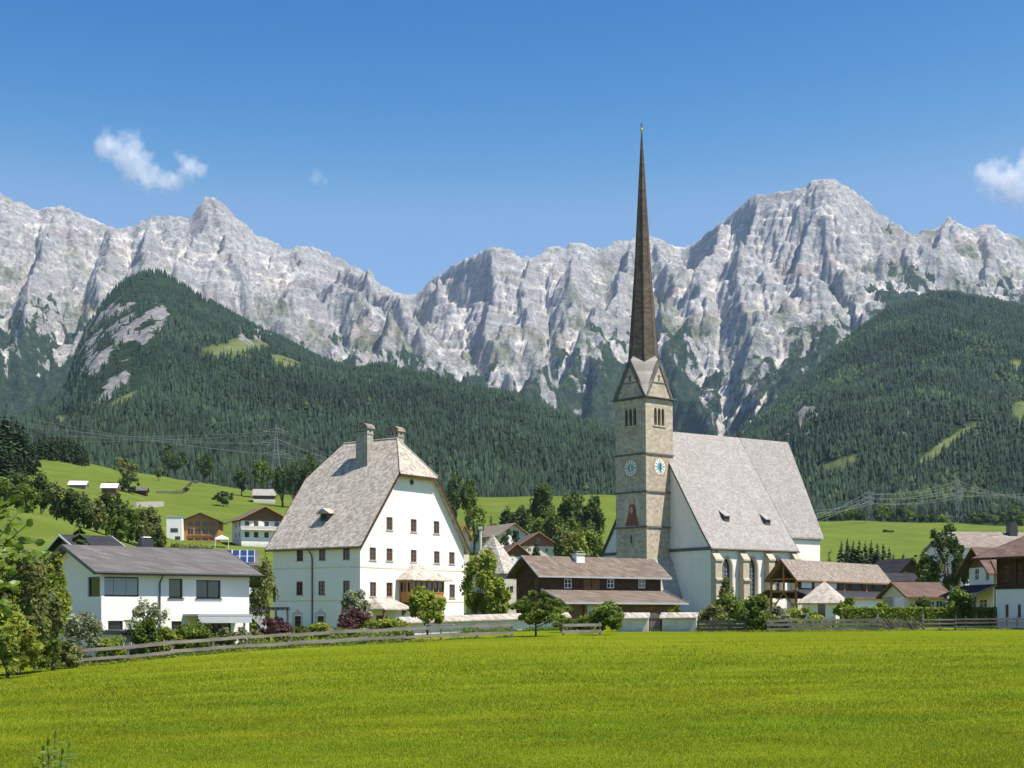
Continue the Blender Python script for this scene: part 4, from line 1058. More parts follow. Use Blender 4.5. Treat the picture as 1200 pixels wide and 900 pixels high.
# ---------------------------------------------------------------- church
def build_church():
    fr = Frame(833, 240, 33.2, zpy=727)
    R = fr.root('church', 'gothic white church nave and choir with huge pale shingle roof', 'church')
    zb = -1.5; W = 30.0; ze = fr.lz(641.5); k = 1.407; zr = ze + k * W / 2; Ln = fr.sx(932)
    # walls: nave
    m = MB(); ops = []; wins = []
    for px in (852.0, 881.8, 910.5):
        s = fr.sx(px); z1 = fr.lz(653.5, s); z0 = fr.lz(699, s); ops.append((s - 1.15, s + 1.15, z0, z1)); wins.append((s, z0, z1))
    wall_face(m, 'x', 0, [(0, zb), (Ln, zb), (Ln, ze), (0, ze)], ops, .75, arch=(0, 1, 2))
    gable = [(0, zb), (W, zb), (W, ze), (W / 2, zr), (0, ze)]
    wall_face(m, 'y', 0, gable); wall_face(m, 'y', Ln, gable); wall_face(m, 'x', W, [(0, zb), (Ln, zb), (Ln, ze), (0, ze)])
    m.build('wall', M['church_white'], R)
    for s, z0, z1 in wins:
        zs = z1 - 2.3 * .85; pts = arch_points(s - 1.0, s + 1.0, zs, z1 - .15)
        prof = [(s - 1.0, z0 + .1), (s + 1.0, z0 + .1)] + pts[::-1]
        wo = MB().face([(a, .62, b) for a, b in prof]).build('arched_window', M['glass'], R)
        t = MB()
        for q in (-.33, .33): t.box(s + q - .04, s + q + .04, .56, .62, z0 + .1, z1 - .9)
        n = 7
        for i in range(1, n): zz = z0 + (zs - z0) * i / (n - 1) ; t.box(s - 1, s + 1, .565, .615, zz - .035, zz + .035)
        t.build('tracery', M['zinc'], wo)
        # stone surround
        su = MB(); outer = [(s - 1.42, z0)] + arch_points(s - 1.42, s + 1.42, zs, z1 + .35) + [(s + 1.42, z0)]; inner = [(s - 1.12, z0)] + arch_points(s - 1.12, s + 1.12, zs, z1 - .02) + [(s + 1.12, z0)]
        for a, b, c, d in zip(outer[:-1], outer[1:], inner[1:], inner[:-1]): su.prism([(a[0], -.05, a[1]), (b[0], -.05, b[1]), (c[0], -.05, c[1]), (d[0], -.05, d[1])], (0, .12, 0))
        su.box(s - 1.45, s + 1.45, -.14, .1, z0 - .25, z0); su.build('window_surround', M['stone_trim'], wo)
    # buttresses
    for px, w_ in ((831.5, 1.5), (869.0, 1.35), (899.0, 1.35), (929.0, 1.2)):
        s = fr.sx(px) if px > 832 else .75; zt = fr.lz(648.5, s, -1.3)
        b = MB(); prof = [(-.01, zb), (-1.75, zb), (-1.75, 3.2), (-1.35, 3.8), (-1.35, 6.9), (-1.2, 7.2), (-1.2, zt - 1.1), (-.01, zt + .4)]
        b.prism([(s - w_ / 2, a, z) for a, z in prof], (w_, 0, 0)); bo = b.build('buttress', M['stone_trim'], R)
        c = MB(); c.prism([(s - w_ / 2 - .1, -1.4, zt - 1.25), (s - w_ / 2 - .1, -.02, zt + .32), (s - w_ / 2 - .1, -.02, zt + .55), (s - w_ / 2 - .1, -1.4, zt - 1.0)], (w_ + .2, 0, 0)); c.box(s - w_ / 2 - .08, s + w_ / 2 + .08, -1.62, -.02, 6.7, 6.95); c.box(s - w_ / 2 - .08, s + w_ / 2 + .08, -1.9, -.02, 3.0, 3.2); c.each('weathering', M['stone_trim'], bo)
    # cornice along the gable wall and under the eaves
    zc = fr.lz(638.5, 0, 3)
    c = MB(); c.box(-.35, -.01, -.3, W + .3, ze - .25, ze + .12); c.box(-.2, -.01, -.2, W + .2, ze - .4, ze - .25)
    c.each('cornice', M['course'], R)
    # annular mortar streak: small ledges of the old fresco field on the gable
    # nave roof
    T = .35; o_ = .55; zl = ze - o_ * k * .55
    rf = MB(); roof_slab(rf, [(-.35, -o_, zl + T), (Ln + .35, -o_, zl + T), (Ln + .35, 1.8, ze + 1.8 * k + T), (-.35, 1.8, ze + 1.8 * k + T)], T)
    roof_slab(rf, [(-.35, 1.8, ze + 1.8 * k + T), (Ln + .35, 1.8, ze + 1.8 * k + T), (Ln + .35, W / 2, zr + T), (-.35, W / 2, zr + T)], T)
    roof_slab(rf, [(Ln + .35, W + o_, zl + T), (-.35, W + o_, zl + T), (-.35, W / 2, zr + T), (Ln + .35, W / 2, zr + T)], T)
    ro = rf.build('roof', M['shingle_church'], R)
    v = MB()
    for xx in (-.41, Ln + .35):
        for Y in ((lambda q: q), (lambda q: W - q)):
            v.prism([(xx, Y(-o_), zl - .1), (xx, Y(1.8), ze + 1.8 * k - .1), (xx, Y(1.8), ze + 1.8 * k + T + .04), (xx, Y(-o_), zl + T + .04)], (.06, 0, 0))
            v.prism([(xx, Y(1.8), ze + 1.8 * k - .1), (xx, Y(W / 2), zr - .1), (xx, Y(W / 2), zr + T + .04), (xx, Y(1.8), ze + 1.8 * k + T + .04)], (.06, 0, 0))
    v.each('verge_board', M['wood_greydark'], ro)
    g = MB().tube([(-.4, -o_ - .1, zl + .1), (Ln + .4, -o_ - .1, zl + .1)], .12, 8); g.tube([(.3, -o_ - .1, zl), (-.6, -.75, zl - .6), (-.75, -.9, zl - 1.5)], .09, 6); g.build('gutter', M['copper'], ro)
    # dormers
    for px, py in ((849, 606), (897, 609.5)):
        b = min(((abs((fr.X + fr.ex.x * x + fr.ey.x * y) / fr.dep(x, y) * F + 600 - px) + abs(HY - (fr.z0 + ze + y * k + T - CZ) / fr.dep(x, y) * F - py), x, y) for x in np.arange(1, 20, .2) for y in np.arange(2, 10, .2)))
        x, y = b[1], b[2]; z = ze + y * k + T
        d = MB(); d.prism([(x - .6, y - .7, z - 1.0), (x - .6, y - .7, z + .1), (x - .6, y + .75, z + 1.0), (x - .6, y + .4, z + .2)], (1.2, 0, 0)); do = d.build('dormer', M['wood_greydark'], R)
        q = MB(); roof_slab(q, [(x - .75, y - .95, z + .08), (x + .75, y - .95, z + .08), (x + .75, y + .8, z + 1.18), (x - .75, y + .8, z + 1.18)], .12); q.build('dormer_roof', M['shingle_church'], do)
    # choir: narrower, steeper roof under the same ridge
    t0 = 6.6; xa, xb = Ln - 1, fr.sx(961.0, t0); zce = fr.lz(630.5, xb, t0)
    m = MB(); wall_face(m, 'x', t0, [(xa, zb), (xb, zb), (xb, zce), (xa, zce)]); wall_face(m, 'x', W - t0, [(xa, zb), (xb, zb), (xb, zce), (xa, zce)])
    wall_face(m, 'y', xb, [(t0, zb), (W - t0, zb), (W - t0, zce), (t0, zce)])
    co = m.build('choir_wall', M['church_white'], R)
    MB().box(xa, xb + .15, t0 - .18, t0 - .01, zce - .55, zce - .3).build('choir_cornice', M['stone_trim'], co)
    rr = fr.sx(923.5, W / 2); m = MB(); o2 = .5
    roof_slab(m, [(xa, t0 - o2, zce), (xb + o2, t0 - o2, zce), (rr, W / 2, zr + T), (xa, W / 2, zr + T)], .3); roof_slab(m, [(xb + o2, W - t0 + o2, zce), (xa, W - t0 + o2, zce), (xa, W / 2, zr + T), (rr, W / 2, zr + T)], .3); roof_slab(m, [(xb + o2, t0 - o2, zce), (xb + o2, W - t0 + o2, zce), (rr, W / 2, zr + T)], .3)
    cr = m.build('choir_roof', M['shingle_church'], R)
    f = MB().tube([(rr - .2, W / 2, zr + T), (rr - .2, W / 2, zr + T + 1.7)], .12, 6); f.tube([(rr - .2, W / 2, zr + 1.5), (rr - .2, W / 2, zr + 1.75), (rr - .2, W / 2, zr + 2.0)], [.1, .32, .1], 8); f.box(rr - .5, rr + .1, W / 2 - .05, W / 2 + .05, zr + 2.4, zr + 2.5); f.build('finial', M['copper'], cr)
    b = MB(); b.prism([(xb + .01, t0 + .2, zb), (xb + 1.4, t0 + .2, zb), (xb + 1.4, t0 + .2, zce - 7.2), (xb + .01, t0 + .2, zce - 5.8)], (0, 1.2, 0)); b.build('buttress', M['stone_trim'], R)
    # porch roof against the gable wall
    p0 = fr.sy(776); zq = fr.lz(663, -1.0, 10.5)
    m = MB(); ya, yb = 7.4, 13.0; yc = (ya + yb) / 2 ; ztop = fr.lz(655, 0, yc); zlo = fr.lz(700, -2, ya)
    m.box(-4.0, -.02, ya + .6, yb - .6, zb, zlo); m.prism([(-4.0, ya + .6, zlo), (-4.0, yb - .6, zlo), (-4.0, yc, ztop - .8)], (3.98, 0, 0)); po = m.build('porch', M['church_white'], R)
    m = MB(); roof_slab(m, [(-4.7, ya, zlo), (-.02, ya, zlo), (-.02, yc, ztop), (-4.7, yc, ztop)], .2); roof_slab(m, [(-.02, yb, zlo), (-4.7, yb, zlo), (-4.7, yc, ztop), (-.02, yc, ztop)], .2); m.build('porch_roof', M['shingle'], po)
    v = MB(); v.prism([(-4.78, ya - .05, zlo - .35), (-4.78, yc, ztop - .35), (-4.78, yc, ztop + .05), (-4.78, ya - .05, zlo + .05)], (.07, 0, 0)); v.prism([(-4.7, ya - .07, zlo - .3), (-.02, ya - .07, zlo - .3), (-.02, ya - .07, zlo + .05), (-4.7, ya - .07, zlo + .05)], (0, .06, 0)); v.each('bargeboard', M['wood_dark'], po)

    # ------------------------------------------------ tower
    ft = Frame(758.5, 244.9, 43, zpy=727)
    Tn = ft.root('church_tower', 'slender stone church tower with clock faces and very tall brown shingled spire', 'tower')
    w_ = 7.1; zc = ft.lz(466); tz = [ft.lz(617), ft.lz(575.5), ft.lz(531)]
    m = MB(); zs0, zs1 = ft.lz(497), ft.lz(476.5); lan = []
    for q in (-.98, 0, .98): lan.append((w_ / 2 + q - .36, w_ / 2 + q + .36, zs0, zs1))
    zsl = ft.lz(631); body = [(0, -1.5), (w_, -1.5), (w_, zc), (0, zc)]
    wall_face(m, 'x', 0, body, lan, .6, arch=(0, 1, 2)); wall_face(m, 'y', 0, body, lan + [(w_ / 2 - .2, w_ / 2 + .2, zsl - .7, zsl + .7)], .6, arch=(0, 1, 2))
    wall_face(m, 'x', w_, body); wall_face(m, 'y', w_, body); m.build('wall', M['stone'], Tn)
    for f in ('x', 'y'):
        for (a, b, z0, z1) in lan:
            lo = MB().box(a, b, .45, .5, z0, z1) if f == 'x' else MB().box(.45, .5, a, b, z0, z1)
            l = lo.build('louvre', M['black'], Tn)
    s_ = MB().box(w_ / 2 - 1.6, w_ / 2 + 1.6, -.14, -.01, zs0 - .25, zs0); s_.box(-.14, -.01, w_ / 2 - 1.6, w_ / 2 + 1.6, zs0 - .25, zs0); s_.each('belfry_sill', M['stone_trim'], Tn)
    MB().box(.4, .45, w_ / 2 - .25, w_ / 2 + .25, zsl - .75, zsl + .75).build('slit_window', M['black'], Tn)
    for z in tz:
        c = MB().box(-.2, w_ + .2, -.2, w_ + .2, z - .16, z + .02); c.prism([(-.2, -.2, z + .02), (w_ + .2, -.2, z + .02), (w_ + .2, w_ + .2, z + .02), (-.2, w_ + .2, z + .02)], (0, 0, .1)); c.each('string_course', M['course'], Tn)
    c = MB().box(-.22, w_ + .22, -.22, w_ + .22, zc - .05, zc + .12); c.box(-.55, w_ + .55, -.55, w_ + .55, zc + .12, zc + .27); c.each('cornice', M['course'], Tn)
    # corner quoins
    q = MB(); z = .5; i = 0
    while z < zc - 1:
        a = .75 if i % 2 else .45; q.box(-.035, a, -.035, 1.2 - a, z, z + .62); z += .66; i += 1
    q.build('quoin', M['stone_trim'], Tn)
    # gables and spire
    zg = zc + .27; zA = ft.lz(425, 0, w_ / 2); h = w_ / 2
    g = MB()
    for f in ('x', 'y', 'x2', 'y2'):
        tri = [(0.05, zg), (w_ - .05, zg), (h, zA)]
        pts = {'x': lambda s, z: (s, .0, z), 'y': lambda s, z: (.0, s, z), 'x2': lambda s, z: (s, w_, z), 'y2': lambda s, z: (w_, s, z)}[f]
        off = {'x': (0, .5, 0), 'y': (.5, 0, 0), 'x2': (0, -.5, 0), 'y2': (-.5, 0, 0)}[f]
        gm = MB(); gm.prism([pts(*p) for p in tri], off); go = gm.build('gable', M['stone'], Tn)
        cp = MB()
        for a, b in ((tri[0], tri[2]), (tri[1], tri[2])):
            A, B = Vector(pts(*a)), Vector(pts(*b)); o2 = Vector(off) * -.5; cp.bar(A + o2 * .2, B + o2 * .2 + Vector((0, 0, .15)), .75, .22, up=Vector(off).normalized())
        cp.each('coping', M['course'], go)
        if f in 'xy':
            sl = MB(); zz = zg + (zA - zg) * .42
            (sl.box(h - .16, h + .16, -.03, .02, zz + .3, zz + 1.3) if f == 'x' else sl.box(-.03, .02, h - .16, h + .16, zz + .3, zz + 1.3)); sl.build('slit_window', M['black'], go)
            sc = MB(); hw = h * .58 - .25
            (sc.box(h - hw, h + hw, -.1, -.004, zz - .1, zz + .06) if f == 'x' else sc.box(-.1, -.004, h - hw, h + hw, zz - .1, zz + .06)); sc.build('ledge', M['course'], go)
    ztip = ft.lz(158.5, h, h)
    zq = [zA - .4, ft.lz(410, h, h), ft.lz(366, h, h), ft.lz(320, h, h), ft.lz(272, h, h), ft.lz(220, h, h), ztip]; rq = [2.72, 2.50, 1.98, 1.47, 1.06, .62, .10]
    sp = MB(); rings = []
    for z, r in zip(zq, rq): rings.append([(h + r * math.cos(math.pi / 4 * i), h + r * math.sin(math.pi / 4 * i), z) for i in range(8)])
    for a, b in zip(rings[:-1], rings[1:]):
        for i in range(8): sp.face([a[i], a[(i + 1) % 8], b[(i + 1) % 8], b[i]])
    sp.face(rings[-1]); so = sp.build('spire', M['spire'], Tn)
    rbs = MB()
    for i in range(8): rbs.tube([rings[j][i] for j in range(len(rings))], [.07, .065, .06, .055, .05, .045, .03], 4)
    rbs.build('spire_rib', M['copper'], so)
    sk = MB(); r0 = rings[0]
    gap = {0: (w_, h), 2: (h, w_), 4: (0, h), 6: (h, 0)}
    for i, (cx, cy) in ((1, (w_, w_)), (3, (0, w_)), (5, (0, 0)), (7, (w_, 0))):
        C0 = (cx + (-.35 if cx > h else .35) * -1, cy + (-.35 if cy > h else .35) * -1, zg)
        top = (r0[i][0] + (.04 if cx > h else -.04), r0[i][1] + (.04 if cy > h else -.04), zA)
        for j in ((i - 1) % 8, (i + 1) % 8):
            gx, gy = gap[j]; G = (gx, gy, zA + .12); S = (r0[j][0], r0[j][1], zA + 1.2)
            sk.face([C0, top, G]); sk.face([top, S, G])
    sk.build('spire_skirt', M['spire_skirt'], so)
    fi = MB(); fi.tube([(h, h, ztip - .3), (h, h, ztip + .5), (h, h, ztip + 1.9)], [.09, .07, .05], 6); fi.build('finial', M['copper'], so)
    ball = MB(); ball.tube([(h, h, ztip + .35 + .32 * (1 - math.cos(math.pi * i / 8))) for i in range(9)], [max(.29 * math.sin(math.pi * i / 8), .02) for i in range(9)], 10); ball.build('finial_ball', M['gold'], so)
    MB().box(h - .4, h + .4, h - .05, h + .05, ztip + 1.5, ztip + 1.6).build('cross_arm', M['copper'], so)
    # clocks
    for f, py in (('x', 547.3), ('y', 548.8)):
        zc_ = ft.lz(py, h if f == 'x' else 0, 0 if f == 'x' else h); R_ = 1.36
        def pt(r, a, d): return (h + r * math.sin(a) * (1 if f == 'x' else -1), -d, zc_ + r * math.cos(a)) if f == 'x' else (-d, h + r * math.sin(a) * -1, zc_ + r * math.cos(a))
        off = (0, .02, 0) if f == 'x' else (.02, 0, 0)
        disc = lambda r, d: [pt(r, 2 * math.pi * i / 28, d) for i in range(28)]
        ck = MB(); sq = 1.5; ck.prism([pt(sq * 1.414, math.pi / 4 + i * math.pi / 2, .03) for i in range(4)], off); co = ck.build('clock', M['fresco_pink'], Tn)
        MB().prism(disc(R_, .055), off).build('dial', M['dial_white'], co)
        MB().prism(disc(R_ * .52, .08), off).build('dial_centre', M['dial_blue'], co)
        nm = MB()
        for i in range(12):
            a = math.pi / 6 * i; ww = .05 if i % 3 else .085
            A, B = pt(R_ * .60, a - ww / .9, .076), pt(R_ * .60, a + ww / .9, .076); C, D = pt(R_ * .92, a + ww / 1.35, .076), pt(R_ * .92, a - ww / 1.35, .076); nm.prism([A, B, C, D], off)
        nm.build('numeral', M['black'], co)
        hd = MB()
        for a, ln, ww in ((math.radians(20), .62, .09), (math.radians(165), .9, .06)):
            hd.prism([pt(.12, a - 1.57, .11), pt(R_ * ln * .6, a - ww * 1.4, .11), pt(R_ * ln, a, .11), pt(R_ * ln * .6, a + ww * 1.4, .11), pt(.12, a + 1.57, .11)], off)
        hd.each('clock_hand', M['gold'] if f == 'y' else M['black'], co)
    # faded fresco of a robed figure on the shaded face
    zf = ft.lz(601, 0, h); yc = ft.sy(742.0)
    K_ = 1.2
    def ell(cy, cz, ry, rz, d, n=18): return [(-d, yc + K_ * (cy + ry * math.cos(2 * math.pi * i / n)), zf + K_ * (cz + rz * math.sin(2 * math.pi * i / n))) for i in range(n)]
    fo = MB().prism(ell(0, .35, 1.55, 2.55, .025), (.015, 0, 0)).build('fresco', M['fresco_pale'], Tn)
    MB().prism([(-.045, yc + K_ * a, zf + K_ * b) for a, b in ((-1.25, -1.9), (1.3, -1.9), (1.15, -1.2), (.75, -.2), (.62, .9), (.35, 1.35), (-.35, 1.35), (-.7, .8), (-.8, -.3), (-1.1, -1.2))], (.015, 0, 0)).build('fresco_robe', M['fresco_red'], fo)
    MB().prism(ell(0, 1.75, .62, .62, .05), (.01, 0, 0)).build('fresco_halo', M['fresco_pink'], fo)
    MB().prism(ell(0, 1.72, .3, .38, .07), (.01, 0, 0)).build('fresco_face', M['fresco_pale'], fo)
    MB().prism(ell(.15, .35, .32, .5, .07), (.01, 0, 0)).build('fresco_hands', M['fresco_pink'], fo)
    Tn.rotation_euler = (0.0, -0.012, ft.th)
build_church()
# ---------------------------------------------------------------- dark timber farmhouse in front of the tower
def build_farmhouse():
    fr = Frame(636, 165.5, 33, zpy=730)
    R = fr.root('timber_farmhouse', 'long dark timber farmhouse with brown two-tier roof below the church tower', 'farmhouse')
    L = fr.sx(774.5); W = 5.6; ze = fr.lz(673.5) + .25; zr = ze + 1.95; zs = 1.0
    ops = []; wins = []
    for px in (665.8, 715.7, 752.3):
        s = fr.sx(px); z0 = fr.lz(689.5, s); ops.append((s - .55, s + .55, z0, z0 + 1.15)); wins.append((s, z0))
    m = MB(); zb = -1.0
    wall_face(m, 'x', 0, [(0, zb), (L, zb), (L, ze), (0, ze)], ops, .18); gb = [(0, zb), (W, zb), (W, ze), (W / 2, zr), (0, ze)]
    wall_face(m, 'y', 0, gb, [(1.0, 1.9, fr.lz(689.5), fr.lz(689.5) + 1.1)], .15); wall_face(m, 'y', L, gb); wall_face(m, 'x', W, [(0, zb), (L, zb), (L, ze), (0, ze)])
    m.build('wall', M['wood_dark'], R)
    for s, z0 in wins: window(R, 'x', 0, s, z0, 1.1, 1.15, M['frame_white'], M['glass'], (1, 1), .11, .08)
    window(R, 'y', 0, 1.45, fr.lz(689.5), .9, 1.1, M['wood_brown'], M['glass'], (1, 1), .1, .08)
    sh = MB()
    for px in (688, 698): s = fr.sx(px); z0 = fr.lz(689.5, s); sh.box(s - .55, s + .55, -.05, -.005, z0 - .15, z0 + 1.25)
    sh.each('shutter', M['wood_brown'], R)
    ro = gable_roof(R, 0, L, 0, W, ze, zr, 'x', .75, M['shingle_brown'], .14, 1.1, M['grey_trim'])
    rl = MB()
    for i in range(14): xx = .4 + (L - .8) * i / 13; rl.box(xx - .07, xx + .07, -.7, 0, ze - .52, ze - .4)
    rl.each('rafter', M['wood_brown'], ro)
    # chimney
    s = fr.sx(680.5, W * .3); z = fr.lz(667, s, W * .3); co = MB().box(s - .6, s + .6, W * .3, W * .3 + 1.0, z - .6, z + 1.75).build('chimney', M['white'], R)
    MB().box(s - .75, s + .75, W * .3 - .12, W * .3 + 1.12, z + 1.75, z + 1.88).build('chimney_cap', M['stucco'], co); MB().box(s - .5, s + .5, W * .3 + .1, W * .3 + .9, z + 2.1, z + 2.2).box(s - .45, s - .35, W * .3 + .2, W * .3 + .3, z + 1.88, z + 2.1).box(s + .35, s + .45, W * .3 + .2, W * .3 + .3, z + 1.88, z + 2.1).build('chimney_hood', M['zinc'], co)
    # lower lean-to roof along the front
    d = 4.3; zt = fr.lz(690.7, 0, 0); zl = fr.lz(706, 0, -d - .5); xa, xb = -.2, fr.sx(799, -d)
    q = MB(); roof_slab(q, [(xa, -d - .5, zl), (xb + .6, -d - .5, zl), (fr.sx(776.5, 0), -.01, zt), (xa, -.01, zt)], .13); lo = q.build('lean_to_roof', M['shingle_brown'], R)
    e = MB().bar((xa, -d - .53, zl - .06), (xb + .6, -d - .53, zl - .06), .05, .22); e.bar((xa - .03, -d - .5, zl), (xa - .03, 0, zt), .05, .26); e.bar((xb + .63, -d - .5, zl), (fr.sx(776.5, 0) + .03, -.01, zt), .05, .26); e.each('bargeboard', M['grey_trim'], lo)
    MB().box(xa + .4, xb - .3, -d + .3, -.02, zb, zl - .12).build('lower_wall', M['wood_brown'], R)
    st = MB()
    for xx in (xa + .3, xa + 3.2, fr.sx(700, -d), xb - .5): st.box(xx - .1, xx + .1, -d - .05, -d + .15, zb, zl - .1)
    st.each('post', M['wood_brown'], R)
    bd = MB(); n = 34
    for i in range(n):
        xx = fr.sx(722, -d) + (xb - .5 - fr.sx(722, -d)) * i / n; bd.box(xx, xx + (xb - .5 - fr.sx(722, -d)) / n - .04, -d + .2, -d + .29, zb, zl - .2)
    bd.each('plank', M['wood_brown'], R)
    MB().box(xa + 3.6, xa + 7.0, -d + .22, -d + .29, zb, zl - .25).build('board_panel', M['stucco'], R)
build_farmhouse()

# ---------------------------------------------------------------- churchyard walls with shingled copings
def wall_run(name, label, pa, Da, pb, Db, h, mat, coping=True, th=.45):
    A, B = GP(pa, Da), GP(pb, Db); d = (B - A); L = math.hypot(d.x, d.y); th_ = math.atan2(d.y, d.x)
    R = empty(name, A, th_, label, 'wall'); dz = d.z; m = MB()
    m.prism([(0, 0, -.6), (L, 0, dz - .6), (L, 0, dz + h), (0, 0, h)], (0, th, 0)); m.build('masonry', mat, R)
    if coping:
        c = MB(); c.prism([(-.15, -.42, h - .02), (-.15, th / 2, h + .42), (-.15, th + .42, h - .02), (-.15, th + .42, h - .12), (-.15, th / 2, h + .28), (-.15, -.42, h - .12)], (L + .3, 0, dz)); c.build('coping', M['shingle'], R)
    return R
wall_run('churchyard_wall', 'long low wall with pale shingle coping between the tall house and timber farmhouse', 470, 117, 665, 126, 1.15, M['white'])
wall_run('churchyard_wall', 'short white wall with shingle coping, left of the wooden gate', 722, 118, 759.5, 117.5, 1.15, M['white'])
wall_run('churchyard_wall', 'short white wall with shingle coping, right of the wooden gate', 776, 117.5, 816, 116.5, 1.15, M['white'])
def build_gate():
    A, B = GP(759.8, 117.8), GP(775.5, 117.8); R = empty('wooden_gate', A, 0, 'arched double gate of weathered planks between two white wall stubs', 'gate'); L = B.x - A.x
    for i in range(6):
        x0 = L * i / 6 + .015; x1 = L * (i + 1) / 6 - .015; t = abs((x0 + x1) / 2 / L - .5) * 2; MB().box(x0, x1, .1, .17, -.3, 1.55 - .35 * t * t).build('plank', M['wood_grey'], R)
    for z in (.25, 1.05): MB().box(.02, L - .02, .055, .1, z, z + .11).build('cross_rail', M['wood_greydark'], R)
    for x in (-.02, L - .1): MB().box(x, x + .12, .05, .25, -.4, 1.4).build('post', M['wood_greydark'], R)
build_gate()

# ---------------------------------------------------------------- stone turret with steep pyramid roof
def build_turret():
    fr = Frame(590, 182, 62, zpy=722)
    R = fr.root('stone_chapel', 'small rubble stone chapel with steep grey pyramid roof behind the tree', 'chapel')
    w_ = fr.sx(608.5); L = 5.5; ze = fr.lz(672)
    m = MB(); o = [(0, -1), (w_, -1), (w_, ze), (0, ze)]; wall_face(m, 'x', 0, o, [(w_ / 2 - .5, w_ / 2 + .5, ze - 2.4, ze - 1.6)], .2); wall_face(m, 'y', 0, [(0, -1), (L, -1), (L, ze), (0, ze)]); wall_face(m, 'x', L, o); wall_face(m, 'y', w_, [(0, -1), (L, -1), (L, ze), (0, ze)]); m.build('wall', M['rubble'], R)
    MB().box(w_ / 2 - .55, w_ / 2 + .55, .14, .19, ze - 2.45, ze - 1.55).build('niche', M['frame_dark'], R)
    ax = w_ / 2; ay = L / 2; za = fr.lz(626, ax, ay); q = MB(); c = [(-.4, -.4, ze), (w_ + .4, -.4, ze), (w_ + .4, L + .4, ze), (-.4, L + .4, ze)]
    for i in range(4): q.face([c[i], c[(i + 1) % 4], (ax, ay, za)])
    q.face(c[::-1]); q.build('roof', M['shingle'], R)
build_turret()

